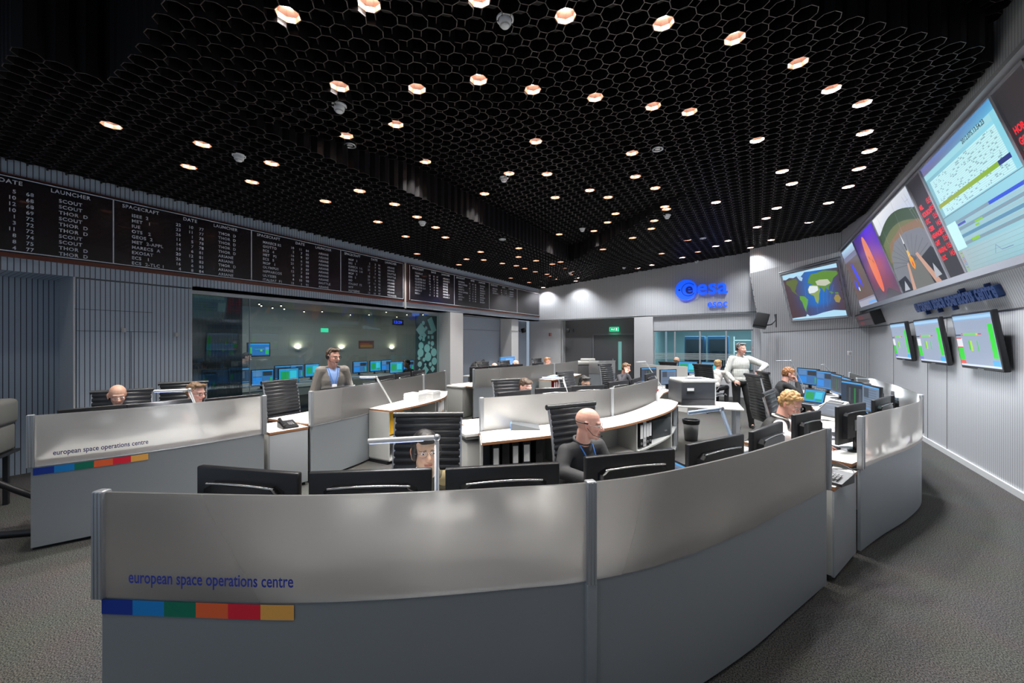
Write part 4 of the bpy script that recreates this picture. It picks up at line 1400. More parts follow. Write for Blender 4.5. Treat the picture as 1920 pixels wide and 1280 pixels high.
fb, ff = two_curves([(-4.98, 9.45), (-4.92, 10.4), (-4.98, 11.6)], [(-4.55, 9.4), (-4.50, 10.4), (-4.62, 11.6)])
shelf_unit('small far shelf unit with red labelled binders before the farthest screen', fb, ff, .79, (0, .5, 1.))

# things on / in the shelves
def binder(label, x, y, z, rz, col, w=.075, h=.32, d=.28, group=None, tab=True):
    """spine faces local -Y"""
    t = thing('ring_binder', label, 'binder', (x, y, z), rz, group)
    mb = MB().box((0, d / 2, h / 2), (w, d, h), 0)
    cv_ = mb.build('cover', mat('binder_' + col[0], col[1], .5), t)
    if tab: MB().box((0, -.002, h * .62), (w * .72, .004, h * .55)).build('spine_label', mat('paper_white', (.8, .8, .8, 1), .6), cv_)
    MB().lathe([(.008, 0), (.014, .003), (.016, 0)], 10, M=Matrix.Translation((0, -.003, h * .15)) @ Matrix.Rotation(PI / 2, 4, 'X')).build('finger_hole', alu, cv_)
    return t
BLK = ('black', (.012, .012, .014, 1)); YEL = ('yellow', (.75, .42, .02, 1)); BLU = ('blue', (.05, .22, .65, 1)); WHT = ('white', (.6, .6, .6, 1)); RED = ('red', (.4, .03, .03, 1)); ORG = ('orange', (.6, .25, .05, 1))
def frontpt(back, front, s, k=.9):
    i = s * (len(back) - 1); a = int(i); f = i - a; b2 = min(a + 1, len(back) - 1)
    bq = back[a].lerp(back[b2], f); fq = front[a].lerp(front[b2], f)
    p = bq.lerp(fq, k); d = (fq - bq).normalized()
    return p, math.atan2(d.y, d.x) + PI / 2
BG = 'binders in the curved shelf unit'
mid_lb = ['black binder with narrow label, leftmost under the shelf top below the blue folder', 'black binder without gap, second from left under the blue folder', 'black binder with narrow label, third from left under the blue folder', 'wide black binder with large label under the blue folder', 'black binder showing its finger ring beside the cardboard box']
for k, s in enumerate((.035, .060, .085, .115, .150)):
    p, a = frontpt(sb, sf, s, .88)
    binder(mid_lb[k], p.x, p.y, .42, a, BLK, .075 if k != 3 else .085, group=BG, tab=k not in (1, 4))
for k, (s, c) in enumerate(((.535, BLK), (.555, WHT), (.575, BLK), (.593, BLK))):
    p, a = frontpt(sb, sf, s, .88)
    binder(['black binder standing left of the white one in the curved shelf', 'white binder between black ones in the curved shelf', 'black binder right of the white one in the curved shelf', 'black binder at the right end of the four in the curved shelf'][k], p.x, p.y, .42, a, c, .06, group=BG)
p, a = frontpt(sb, sf, .27, .75)
t = thing('cardboard_box', 'brown cardboard box inside the curved shelf beside the black binders', 'box', (p.x, p.y, .41), a)
card = mat('cardboard', (.42, .27, .14, 1), .8)
MB().rbox((0, .12, .15), (.34, .26, .30), .004).build('carton', card, t)
MB().box((0, .12, .302), (.33, .012, .002)).box((.0, -.012, .15), (.05, .002, .29)).build('tape', mat('brown_tape', (.34, .20, .09, 1), .4), t)
p, a = frontpt(sb, sf, .72, .75)
t = thing('storage_box', 'dark grey storage box on the shelf right of the four binders', 'box', (p.x, p.y, .405), a)
MB().rbox((0, .12, .13), (.46, .26, .26), .006).build('body', mat('dark_board', (.05, .055, .06, 1), .6), t)
MB().box((.1, -.012, .08), (.06, .004, .02)).build('label_holder', alu, t)
p, a = frontpt(sb, sf, .9, .8)
t = thing('bag', 'small white and green bag standing in the curved shelf end', 'bag', (p.x, p.y, .405), a)
MB().ell((0, .08, .11), (.10, .05, .11)).build('pouch', mat('bag_white', (.7, .7, .68, 1), .6), t)
MB().ell((-.03, .035, .13), (.04, .015, .07)).build('print', mat('bag_green', (.18, .6, .05, 1), .5), t)
# blue folder lying on the curved shelf
p = at(985, 800, .80)
t = thing('ring_binder', 'blue and grey ring binder lying on the curved shelf top', 'binder', (p.x, p.y, .79), R(32))
mb = MB(); mb.add([(-.16, -.14, 0), (.16, -.14, 0), (.16, .14, 0), (-.16, .14, 0), (-.16, -.14, .075), (.16, -.14, .012), (.16, .14, .012), (-.16, .14, .075)], [(3, 2, 1, 0), (4, 5, 6, 7), (0, 1, 5, 4), (1, 2, 6, 5), (2, 3, 7, 6), (3, 0, 4, 7)])
mb.build('cover', mat('folder_grey', (.12, .13, .14, 1), .35), t)
MB().box((-.164, 0, .038), (.008, .29, .077)).build('spine', mat('folder_blue', (.05, .25, .70, 1), .4), t)
MB().box((-.170, .03, .038), (.003, .16, .05)).build('spine_label', MAT['paper_white'], t)
p = at(1044, 803, .795)
t = thing('paper_sheets', 'few loose white sheets on the curved shelf beside the folder', 'paper', (p.x, p.y, .7905), R(40))
MB().box((0, 0, .002), (.21, .297, .004)).build('sheet', MAT['paper_white'], t)
MB().box((.02, .01, .005), (.21, .297, .002), rz=.15).build('sheet', MAT['paper_white'], t)
# paper stacks on the left shelf
for px, py, n, lb in ((785, 752, 2, 'front stack of white bound reports on the left shelf top'), (812, 747, 2, 'rear stack of white bound reports on the left shelf top')):
    p = at(px, py, .79)
    t = thing('paper_stack', lb, 'paper', (p.x - .08, p.y, .79), R(8))
    for q in range(6):
        MB().box((rnd.uniform(-.006, .006), rnd.uniform(-.006, .006), .012 + q * .0215), (.30, .23, .02)).build('report', MAT['paper_white'], t)
binder('yellow ring binder upright at the near end of the left shelf', -4.62, 4.03, .42, R(0) , YEL, .07, .32)
lbk = [p_ + Vector((.03, 0)) for p_ in two_curves([(-4.98, 3.95), (-5.12, 4.6), (-5.32, 5.25), (-5.62, 6.1)], [(-4.50, 3.98), (-4.55, 4.65), (-4.78, 5.45), (-5.30, 6.15)])[0]]
nm = ['white', 'orange', 'white', 'orange', 'white']
for k, s in enumerate((.60, .64, .68, .72, .76)):
    p, a = frontpt(lbk, lf, s, .86)
    binder('%s binder, %s from the near side, on the left shelf' % (nm[k], ('first', 'second', 'third', 'fourth', 'fifth')[k]), p.x, p.y, .42, a, WHT if k % 2 == 0 else ORG, .065, .3, .24, 'binders on the left shelf')
for k in range(7):
    p, a = frontpt(fb, ff, .10 + .05 * k, .88)
    binder('red and white labelled binder in the far shelf unit', p.x, p.y, .42, a, RED, .07, .32, .26, 'red labelled binders in the far shelf')
p = at(1000, 711, .8)
t = thing('document_tray', 'white papers and blue tray on the far shelf top', 'tray', (-4.75, 9.85, .79), R(5))
MB().box((0, 0, .03), (.24, .32, .06)).build('tray', mat('tray_blue', (.2, .35, .6, 1), .4), t)
MB().box((0, .5, .01), (.22, .4, .02)).box((.02, .1, .066), (.2, .28, .01)).build('sheet', MAT['paper_white'], t)

# ---------------------------------------------------------------- monitors
blk_g = mat('monitor_black_gloss', (.008, .008, .010, 1), .22, coat=.2)
chrome = mat('chrome_trim', (.7, .7, .7, 1), .2, 1.)
def ui(kind):
    def f(w, h):
        p = Picture(w, h, C3({'blue': 0x3a6ea8, 'dark': 0x2a3c50, 'cyan': 0x2a9ad0, 'grey': 0x6a7a90}[kind]))
        p.rect(0, .94, 1, 1, C3(0x4aa0e0)).rect(0, 0, 1, .05, C3(0x3a8ad0))
        if kind == 'blue':
            p.rect(.05, .1, .45, .5, C3(0x2a88e0)).rect(.5, .6, .95, .9, C3(0x2a3038)).rect(.05, .6, .45, .9, C3(0x5a86b8)).rect(.85, .1, .95, .5, C3(0x28b048))
        elif kind == 'dark':
            p.rect(.2, .12, .85, .88, C3(0x262c30)).rect(.5, .2, .56, .8, C3(0x1e7a3a)).rect(.3, .3, .36, .8, C3(0x46505a)).rect(.68, .3, .78, .8, C3(0x46505a))
        elif kind == 'cyan':
            p.rect(.08, .2, .5, .8, C3(0x1ea050)).rect(.55, .3, .9, .85, C3(0x40c8e0)).rect(.6, .15, .9, .25, C3(0x1ea050))
        else:
            z = p._z()
            for k in range(8): p.rect(.1, .12 + k * .1, .85, .16 + k * .1, C3(0x50607a), z)
            p.rect(.1, .5, .4, .9, C3(0x38424e))
        return p
    return f
def make_monitor(kind, w=.56, h=.36, strength=1.):
    t = empty('computer_monitor')
    top = 1.18 - .745
    zc = top - h / 2
    mb = MB().rbox((0, 0, zc), (w, .035, h), .008)
    mb.build('bezel', blackpl, t)
    bk = MB()
    # humped back cover
    a = [(-w * .38, -h * .36), (w * .38, -h * .36), (w * .38, h * .26), (w * .30, h * .33), (-w * .30, h * .33), (-w * .38, h * .26)]
    o2 = [(x * .93, y * .93) for x, y in a]
    n = 6
    vs = [(x, -.017, zc + y) for x, y in a] + [(x, -.052, zc + y) for x, y in o2]
    bk.add(vs, [tuple(range(n, 2 * n))] + [(i, (i + 1) % n, n + (i + 1) % n, n + i) for i in range(n)])
    bc = bk.build('back_cover', blk_g, t)
    MB().tube([(-w * .33 + w * .66 * k / 10, -.050, zc + h * .315 + .006 * math.sin(PI * k / 10)) for k in range(11)], .005, 6).build('trim_strip', chrome, bc)
    MB().box((.0, -.056, zc - h * .02), (.12, .006, .10)).build('mount_plate', alu_s, bc)
    sd_ = MB().rbox((0, -.04, (zc - h * .2) / 2), (.07, .03, zc - h * .2), .008).build('stand', blackpl, t)
    MB().lathe([(.0001, .014), (.09, .012), (.11, .0)], 20, M=Matrix.Scale(1.1, 4, (1, 0, 0))).build('foot', blackpl, sd_)
    pc = ui(kind)(w - .04, h - .04)
    M = frame3((w / 2 - .02, .0182, zc - h / 2 + .02), (-1, 0, 0), (0, 0, 1))
    pc.placed(M).build('display', scr, t)
    return t
protos = {}
def monitor(kind, ax, ay, bx_, by, label, group=None, ztop=1.18, w=None, h=None, dz=0., cat='monitor'):
    """A to B is the top edge as seen from behind; the picture faces the left of A>B"""
    key = (kind, w, h)
    d = Vector((bx_ - ax, by - ay))
    loc = ((ax + bx_) / 2, (ay + by) / 2, .745 + dz)
    rz = math.atan2(d.y, d.x)
    if key not in protos:
        t = make_monitor(kind, w or .56, h or .36)
        protos[key] = t
        t.location = loc; t.rotation_euler = (0, 0, rz)
    else:
        t = dup(protos[key], loc, rz)
    tag(t, label, cat, group)
    return t
def mon_px(kind, a, b_, label, group, h=1.18, hh=None, **k):
    if hh: k['h'] = hh
    A, B = at(a[0], a[1], h), at(b_[0], b_[1], h)
    if h != 1.18: k.setdefault('dz', h - 1.18)
    return monitor(kind, A.x, A.y, B.x, B.y, label, group, **k)
GA = 'monitors on the front console seen from behind'
mon_px('blue', (383, 872), (553, 885), 'black monitor back at the far left of the front console, turned inward', GA)
mon_px('blue', (583, 884), (808, 877), 'black monitor back left of the white lamp pole on the front console', GA)
mon_px('blue', (838, 877), (1045, 866), 'black monitor back right of the white lamp pole on the front console', GA)
mon_px('blue', (1097, 856), (1262, 840), 'black monitor back directly before the bald person in dark sweater', GA)
mon_px('blue', (1287, 833), (1392, 812), 'black monitor back with blue sheen right of the bald person', GA)
mon_px('blue', (1410, 808), (1462, 790), 'narrow angled black monitor back below the empty blue grey chair', GA)
mon_px('grey', (1488, 777), (1535, 769), 'tilted monitor edge right in front of the writing person in waistcoat', GA, w=.44, hh=.38)
monitor('blue', .62, 4.72, .92, 5.24, 'large black monitor back seen above the gap between the curved screens', GA)
monitor('blue', 1.02, 5.46, 1.25, 5.97, 'black monitor back behind the near end of the second curved screen', GA)
monitor('blue', 1.30, 6.06, 1.42, 6.62, 'black monitor back at the bend of the console near the right wall', GA)
GL = 'monitors on the left consoles'
for k, (a, b_, lb) in enumerate((((123, 767), (246, 756), 'black monitor back before the bald person at the far left'), ((250, 757), (352, 747), 'black monitor back between the two seated people at left'),
                        ((386, 747), (484, 738), 'black monitor back at the right end of the left console'), ((602, 728), (664, 721), 'black monitor back below the standing person in grey jacket'),
                        ((668, 720), (735, 711), 'second black monitor back right of the standing person in grey jacket'))):
    mon_px('blue', a, b_, lb, GL, h=1.145)
for k, (y0, y1) in enumerate(((4.45, 5.0), (5.06, 5.6), (5.68, 6.2))):
    x = lambda y: -5.38 - (y - 4.4) * .34
    monitor('blue', x(y0), y0, x(y1), y1, 'monitor back along the glass wall console, %s beyond the small lamp' % ('first', 'second', 'third')[k], GL, dz=.02)
GM = 'monitors on the middle console'
for a, b_, lb in (((926, 737), (1001, 729), 'black monitor back before the brown haired seated person'), ((1005, 728), (1069, 725), 'black monitor back left of the dark haired person with headset'),
                  ((1075, 723), (1126, 721), 'black monitor back right in front of the dark haired person with headset'), ((1141, 716), (1177, 712), 'black monitor back before the person on the phone in mid room'),
                  ((1178, 713), (1205, 705), 'last black monitor back at the right end of the middle console')):
    mon_px('blue', a, b_, lb, GM, h=1.145)
for k, y in enumerate((7.5, 8.15, 8.8)):
    monitor('blue', -5.72 + .1 * k, y - .1, -5.55 + .1 * k, y + .46, 'thin monitor back on the far console, %s from the left' % ('first', 'second', 'third')[k], 'monitors on the far console', dz=.015)
monitor('blue', -5.32, 9.75, -5.28, 10.3, 'monitor back before the farthest seated person', 'monitors on the far console', dz=.015)
GR = 'lit monitors along the right console'
RX = 1.22
rows = [(.95, 10.75, R(-52)), (1.15, 9.9, R(-68)), (1.22, 9.1, R(-80)), (1.25, 8.35, R(-84)), (1.22, 7.55, R(-66)), (1.30, 7.0, R(-82))]
rl = ['leftmost lit monitor on the right console, beside the person in black', 'lit blue monitor on the right console above the small laptop', 'third lit monitor on the right console, narrow and dark', 'fourth lit monitor on the right console behind the pen shaped lamp',
      'big lit monitor with blue border and dark plot near the right console bend', 'lit monitor right of the dark plot at the console bend']
for k, (x, y, a) in enumerate(rows):
    kind = ('blue', 'blue', 'dark', 'dark', 'dark', 'grey')[k]
    # picture must face the room: local +Y towards -x
    d = Vector((math.cos(a + PI / 2 + PI / 2), math.sin(a + PI / 2 + PI / 2)))
    f = Vector((-math.cos(a + PI), 0))
    ang = PI / 2 + {0: R(38), 1: R(24), 2: R(8), 3: R(4), 4: R(22), 5: R(8)}[k]
    ux = Vector((math.cos(ang), math.sin(ang)))
    monitor(kind, x - ux.x * .28, y - ux.y * .28, x + ux.x * .28, y + ux.y * .28, rl[k], GR, dz=.03, w=.56 if k != 4 else .6, h=.36 if k != 4 else .44)

# ---------------------------------------------------------------- office chairs with ribbed backs
lea = mat('black_leather', (.022, .023, .026, 1), .36, spec=.6)
def rib_sheet(mb, prof, n, w, th=.012, bul=.012):
    """padded ribs across a side profile"""
    f = []
    for a, b_ in zip(prof, prof[1:]): f.append((Vector(b_) - Vector(a)).length)
    tot = sum(f)
    def P(s):
        for (a, b_), l in zip(zip(prof, prof[1:]), f):
            if s <= l: return Vector(a).lerp(Vector(b_), s / l)
            s -= l
        return Vector(prof[-1])
    k = 4
    vs = []
    N = n * k
    for i in range(N + 1):
        s = tot * i / N
        p = P(s); q = (P(min(tot, s + .01)) - P(max(0, s - .01))).normalized()
        nr = Vector((0, q.z, -q.y)) if len(q) == 3 else q
        e = th / 2 + bul * math.sin(PI * (i % k) / k) ** .7 if i % k else th / 2
        a, b_ = p + nr * e, p - nr * e
        vs += [(-w / 2, a.y, a.z), (w / 2, a.y, a.z), (w / 2, b_.y, b_.z), (-w / 2, b_.y, b_.z)]
    fs = []
    for i in range(N):
        o, q = i * 4, i * 4 + 4
        fs += [(o, o + 1, q + 1, q), (o + 1, o + 2, q + 2, q + 1), (o + 2, o + 3, q + 3, q + 2), (o + 3, o, q, q + 3)]
    fs += [(0, 3, 2, 1), (N * 4, N * 4 + 1, N * 4 + 2, N * 4 + 3)]
    mb.add(vs, fs, 0, True)
def make_chair():
    t = empty('office_chair')
    backp = [(0, -.22, .45), (0, -.26, .60), (0, -.27, .80), (0, -.30, 1.0), (0, -.35, 1.20)]
    seatp = [(0, .26, .45), (0, .22, .475), (0, .0, .465), (0, -.20, .44), (0, -.22, .45)]
    w = .50
    mb = MB(); rib_sheet(mb, backp, 15, w); bkr = mb.build('backrest', lea, t)
    mb = MB(); rib_sheet(mb, seatp, 9, w); mb.build('seat', lea, t)
    MB().cyl((-w / 2 - .02, -.355, 1.21), (w / 2 + .02, -.355, 1.21), .024, n=10).build('top_roll', lea, bkr)
    for s in (-1, 1):
        path = [(s * w / 2, .27, .44)] + [(s * w / 2, y, z - .01) for x, y, z in seatp[1:4]] + [(s * w / 2, y, z) for x, y, z in backp] 
        MB().tube(path, .013, 6).build('side_rail', alu, t)
        MB().tube([(s * .27, -.24, .55), (s * .31, -.16, .66), (s * .31, .08, .68), (s * .29, .16, .62), (s * .26, .12, .46)], .014, 8).build('armrest', blackpl, t)
    MB().cyl((0, 0, .06), (0, 0, .42), .028, n=12).box((0, 0, .42), (.16, .22, .03)).build('column', blackpl, t)
    st = MB()
    for k in range(5):
        a = 2 * PI * k / 5
        st.tube([(0, 0, .09), (math.cos(a) * .16, math.sin(a) * .16, .10), (math.cos(a) * .31, math.sin(a) * .31, .075)], [.026, .02, .015], 6)
    stb = st.build('star_base', alu, t)
    for k in range(5):
        a = 2 * PI * k / 5
        x, y = math.cos(a) * .31, math.sin(a) * .31
        MB().cyl((x - math.sin(a) * .022, y + math.cos(a) * .022, .028), (x + math.sin(a) * .022, y - math.cos(a) * .022, .028), .028, n=12).cyl((x, y, .03), (x, y, .075), .008, n=6).build('caster', blackpl, stb)
    return t
chair0 = None
def chair_at(x, y, face, label, group='black ribbed office chairs', dz=0.):
    """face: direction the sitter looks, (dx, dy)"""
    global chair0, chair_map
    rz = math.atan2(face[1], face[0]) - PI / 2
    if chair0 is None:
        chair0 = make_chair()
        chair_map = kid_tree(chair0)
        t = chair0
    else:
        t = copy_tree(chair0, chair_map)
    t.location = (x, y, 0); t.rotation_euler = (0, 0, rz)
    return tag(t, label, 'chair', group)
def chair_px(a, b_, h, label, **k):
    """from the two ends of the top roll, seen from in front of the sitter"""
    A, B = at(a[0], a[1], h), at(b_[0], b_[1], h)
    d = (B - A); d.z = 0; d.normalize()
    f = Vector((d.y, -d.x))
    c = (A + B) / 2
    return chair_at(c.x + f.x * .355, c.y + f.y * .355, f, label, **k)
chair_px((741, 772), (866, 771), 1.235, 'black ribbed office chair behind the person with the white lamp')
chair_px((1032, 758), (1109, 751), 1.235, 'black ribbed office chair behind the bald person in dark sweater')
chair_px((190, 731), (270, 727), 1.235, 'black ribbed office chair behind the bald person at far left')
chair_px((308, 716), (380, 713), 1.235, 'black ribbed office chair behind the person with glasses at left')
chair_at(-5.55, 3.2, (.9, .1), 'dark ribbed office chair beside the person in grey jacket')
chair_px((930, 710), (974, 708), 1.235, 'ribbed office chair behind the brown haired person in mid room')
chair_px((1043, 697), (1075, 694), 1.235, 'tall ribbed office chair left of the dark haired person with headset')
chair_at(-2.95, 9.75, (.95, -.3), 'black office chair seen edge on behind the person on the phone')
chair_at(-6.25, 9.1, (1, -.1), 'far office chair of the left bald head at the farthest console')
chair_at(-6.1, 10.0, (1, -.1), 'far office chair of the middle bald head at the farthest console')
chair_at(-5.98, 11.85, (1, -.1), 'far office chair of the right person at the farthest console')
chair_at(.25, 8.1, (.9, .45), 'empty tall ribbed chair with bluish sheen in the aisle at centre right')
chair_at(.42, 9.0, (.9, .35), 'black office chair behind the person in black at the right console')
chair_at(.45, 5.22, (.95, -.2), 'black office chair under the writing person in waistcoat')
chair_at(-2.05, 12.2, (.25, .95), 'black office chair of the dark suited person at the window desk')
chair_at(-1.0, 11.3, (.45, .9), 'black office chair of the person in white at the window desk')
# ---------------------------------------------------------------- desk lamps
lampw = mat('lamp_white_enamel', (.72, .72, .72, 1), .3)
tube_l = mat('lamp_tube', (.5, .55, .8, 1), .3, 0, (.45, .58, 1, 1), 1.3)
def desk_lamp(label, base, elbow, tip, m=None, glow=True, r=.012, light=0):
    base, elbow, tip = Vector(base), Vector(elbow), Vector(tip)
    t = thing('desk_lamp', label, 'lamp', base)
    e, k = elbow - base, tip - base
    m = m or lampw
    MB().lathe([(.0001, .03), (.05, .028), (.07, .0)], 16).build('base', m, t)
    MB().cyl((0, 0, .02), e, r, n=8).build('pole', m, t)
    MB().ell(e, (r * 1.7, r * 1.7, r * 1.7)).build('joint', alu, t)
    d = (k - e)
    mx = MB(); mx.cyl(e + d * .02, k, r * 1.15, n=8)
    mx.build('lamp_head', m, t)
    if glow:
        mu = MB(); mu.cyl(e + d * .2 + Vector((0, 0, -r * .8)), k + Vector((0, 0, -r * .8)) - d * .02, r * .6, n=6)
        mu.build('lamp_tube', tube_l, t)
    if light:
        c = (elbow + tip) / 2
        area_lamp('desk_tube_or_wash', (c.x, c.y, c.z - .03), (0, 0, math.atan2(d.y, d.x)), d.length * .8, light, (.95, .97, 1), .03)
    return t
b0 = at_depth(820, 985, 1.98); b0.z = .745
e0 = at_depth(819, 820, 1.98)
desk_lamp('white desk lamp with bluish tube standing on the front console', (e0.x, e0.y, .745), e0, at_depth(690, 827, 1.92), light=1.2, r=.011)
e1 = at_depth(355, 731, 4.25)
desk_lamp('white desk lamp on the left console between the two seated people', (e1.x + .12, e1.y + .12, .745), e1, at_depth(289, 733, 4.2), light=5)
e1 = at_depth(706, 707, 6.0)
desk_lamp('white desk lamp on the glass wall console right of the standing person', (e1.x + .1, e1.y + .25, .745), e1, at_depth(675, 707, 6.05), light=5)
e1 = at_depth(1056, 709, 5.6)
desk_lamp('white desk lamp leaning between the middle console monitors', (e1.x + .1, e1.y + .12, .745), e1, e1 + Vector((-.28, -.1, .0)), light=4)
lamp_b = mat('lamp_blue_grey', (.28, .36, .48, 1), .35, .3)
e1 = at_depth(1352, 766, 3.3)
bb = Vector((-.02, 3.02, .745))
t = desk_lamp('angled blue grey desk lamp arm crossing in front of the aisle floor', bb, at_depth(1352, 766, 2.95), at_depth(1290, 774, 2.95), lamp_b, False, .013)
lamp_g = mat('lamp_grey', (.3, .32, .35, 1), .35, .4)
for px, py, z, dx, lb, pb in ((1483, 676, 8.5, -.3, 'thin grey desk lamp over the leftmost right console monitors', (1500, 712)), (1545, 683, 7.9, -.06, 'thin grey desk lamp rod before the slatted wall at right', (1572, 710)),
                      (1606, 709, 6.9, .28, 'thin grey desk lamp above the dark plot monitor', (1622, 725)), (1612, 722, 6.0, -.24, 'grey desk lamp arm crossing the dark plot monitor', (1650, 750)),
                      (1210, 678, 8.5, -.2, 'thin grey desk lamp at the right end of the middle console', (1225, 700))):
    e1 = at_depth(px, py, z); q = at_depth(pb[0], pb[1], z + .05)
    d = (q - e1).normalized(); k = (e1.z - .77) / max(.1, -d.z)
    base = e1 + d * k; base.z = .77
    if px > 1300:
        base = Vector((clamp(base.x, .85, 1.5), e1.y, .745)) if abs(base.x - e1.x) > .6 or not .8 < base.x < 1.55 else base
        sh_ = clamp(base.x, .85, 1.5) - base.x
        base.x += sh_
        base.y = min(base.y, 10.3)
    base.z = .745
    desk_lamp(lb, base, e1, e1 + Vector((dx * .9, dx * .2, -.01)), lamp_g, False, .009)
    if px > 1600:
        area_lamp('desk_tube_or_wash', (base.x + .1, base.y, 1.08), (0, R(-62), 0), .25, 11, (.86, .93, 1), .04)  # wall wash added beside the desk lamp, turned to brighten the right wall
rl_ = at_depth(1689, 757, 4.9)
t = thing('desk_lamp', 'small round white lamp glowing over the console end at the right wall', 'lamp', (1.35, 6.55, .745))
MB().lathe([(.0001, .02), (.05, .018), (.06, 0)], 16).build('base', lampw, t)
MB().tube([(0, 0, .02), (0, 0, .24), (.04, .02, .30)], .008, 6).build('pole', lampw, t)
MB().lathe([(.0001, .05), (.05, .03), (.07, -.02), (.064, -.02), (.0001, .03)], 18, M=Matrix.Translation((.05, .02, .30)) @ Matrix.Rotation(R(70), 4, 'Y')).build('lamp_head', lampw, t)
MB().ell((.055, .02, .30), (.03, .03, .03), 10, 6).build('bulb', mat('desk_bulb', (1, 1, 1, 1), .3, 0, (.9, .96, 1, 1), 5.), t)
area_lamp('round_desk_lamp_light', (1.48, 6.57, 1.04), (0, R(-80), 0), .08, 9, (.88, .95, 1))

# ---------------------------------------------------------------- telephones, laptops, console gear
def phone(label, x, y, z, rz, dark=True):
    t = thing('desk_phone', label, 'telephone', (x, y, z), rz)
    m = blackpl if dark else mat('phone_grey', (.45, .46, .44, 1), .4)
    mb = MB(); mb.add([(-.09, -.1, 0), (.09, -.1, 0), (.09, .1, 0), (-.09, .1, 0), (-.09, -.1, .02), (.09, -.1, .02), (.09, .1, .07), (-.09, .1, .07)], [(3, 2, 1, 0), (4, 5, 6, 7), (0, 1, 5, 4), (1, 2, 6, 5), (2, 3, 7, 6), (3, 0, 4, 7)])
    mb.build('body', m, t)
    MB().tube([(-.065, -.09, .05), (-.068, -.05, .066), (-.068, .05, .09), (-.065, .09, .095)], [.022, .014, .014, .022], 8).build('handset', blackpl, t)
    kb = MB()
    for i in range(3):
        for j in range(4):
            kb.box((.0 + i * .022, -.06 + j * .022, .036 + (-.06 + j * .022 + .1) * .25 - .004), (.015, .014, .006))
    kb.build('keypad', mat('key_grey', (.35, .35, .36, 1), .5), t)
    return t
phone('black telephone on the low cabinet between the curved screens', .50, 3.88, .716, R(-30))
phone('black telephone with papers on the pale cabinet between the left consoles', -4.95, 2.75, .726, R(80))
phone('grey desk telephone beside the tilted touch panel on the right console', 1.12, 6.95, .746, R(-70), False)
def cable(label, pts, r=.004, m=None):
    o = MB().tube(spline3(pts), r, 6).build('cable', m or mat('cable_dark', (.05, .05, .055, 1), .5))
    return tag(o, label, 'cable')
def spline3(P, k=8):
    P = [Vector(p) for p in P]; P = [P[0] * 2 - P[1]] + P + [P[-1] * 2 - P[-2]]
    out = []
    for i in range(1, len(P) - 2):
        p0, p1, p2, p3 = P[i - 1:i + 3]
        for j in range(k):
            t = j / k
            out.append(.5 * ((2 * p1) + (p2 - p0) * t + (2 * p0 - 5 * p1 + 4 * p2 - p3) * t * t + (3 * p1 - p0 - 3 * p2 + p3) * t ** 3))
    out.append(P[-2])
    return out
cable('dark looped cables lying on the low cabinet between the curved screens', [(.5, 3.9, .72), (.62, 4.05, .722), (.66, 4.2, .74), (.55, 4.35, .76), (.5, 4.2, .735), (.62, 4.28, .722), (.72, 4.34, .722)])
cable('grey cable hanging from the large monitor above the gap', [(.78, 4.93, .86), (.80, 4.86, .80), (.80, 4.78, .75), (.78, 4.6, .749), (.74, 4.5, .749)])
def laptop(label, x, y, z, rz, scrk='cyan', cat='laptop'):
    t = thing('laptop', label, cat, (x, y, z), rz)
    MB().rbox((0, 0, .011), (.34, .24, .02), .005).build('keyboard_base', mat('laptop_grey', (.12, .12, .14, 1), .4), t)
    kb = MB()
    for i in range(10):
        for j in range(4): kb.box((-.135 + i * .03, -.03 + j * .028, .022), (.024, .022, .004))
    kb.build('keys', blackpl, t)
    M = Matrix.Translation((0, .12, .02)) @ Matrix.Rotation(R(-18), 4, 'X')
    MB().rbox((0, 0, .115), (.34, .012, .23), .004, 0, M).build('lid', blackpl, t)
    ui(scrk)(.31, .2).placed(M @ frame3((-.155, -.0068, .015), (1, 0, 0), (0, 0, 1))).build('display', scr, t)
    return t
q = at(1508, 745, .85)
laptop('open laptop with bright blue screen before the lit monitors at right', .72, 8.2, .746, R(-38))
laptop('open laptop on the front console desk left of the blue sheen monitor', -.62, 2.75, .746, R(-45), 'grey')
laptop('laptop screen edge between the waistcoat person and the large monitor', .72, 5.55, .746, R(-70), 'cyan')
t = thing('touch_panel', 'tilted dark touch panel in a grey housing on the right console', 'control panel', (.85, 6.85, .746), R(-48))
mb = MB(); mb.add([(-.2, -.14, 0), (.2, -.14, 0), (.2, .16, 0), (-.2, .16, 0), (-.17, -.1, .03), (.17, -.1, .03), (.17, .12, .20), (-.17, .12, .20)], [(3, 2, 1, 0), (4, 5, 6, 7), (0, 1, 5, 4), (1, 2, 6, 5), (2, 3, 7, 6), (3, 0, 4, 7)])
mb.build('housing', mat('housing_light_grey', (.5, .5, .47, 1), .45), t)
M = frame3((-.14, -.085, .045), (1, 0, 0), (0, .22, .17))
MB().box((.14, .115, .004), (.30, .25, .012), 0, M).build('bezel', blackpl, t)
Picture(.26, .2, C3(0x34465a)).rect(.3, .45, .7, .5, C3(0x5a7088)).rect(0, .85, 1, .95, C3(0x425870)).placed(M @ Matrix.Translation((.01, .015, .0105))).build('display', scr, t)
t = thing('touch_panel', 'second grey wedge housing farther along the right console', 'control panel', (.95, 7.6, .746), R(-60))
MB().add([(-.2, -.14, 0), (.2, -.14, 0), (.2, .16, 0), (-.2, .16, 0), (-.17, -.1, .03), (.17, -.1, .03), (.17, .12, .16), (-.17, .12, .16)], [(3, 2, 1, 0), (4, 5, 6, 7), (0, 1, 5, 4), (1, 2, 6, 5), (2, 3, 7, 6), (3, 0, 4, 7)]).build('housing', MAT['housing_light_grey'], t)
MB().box((.14, .1, .004), (.26, .2, .01), 0, frame3((-.14, -.085, .04), (1, 0, 0), (0, .22, .13))).build('bezel', blackpl, t)
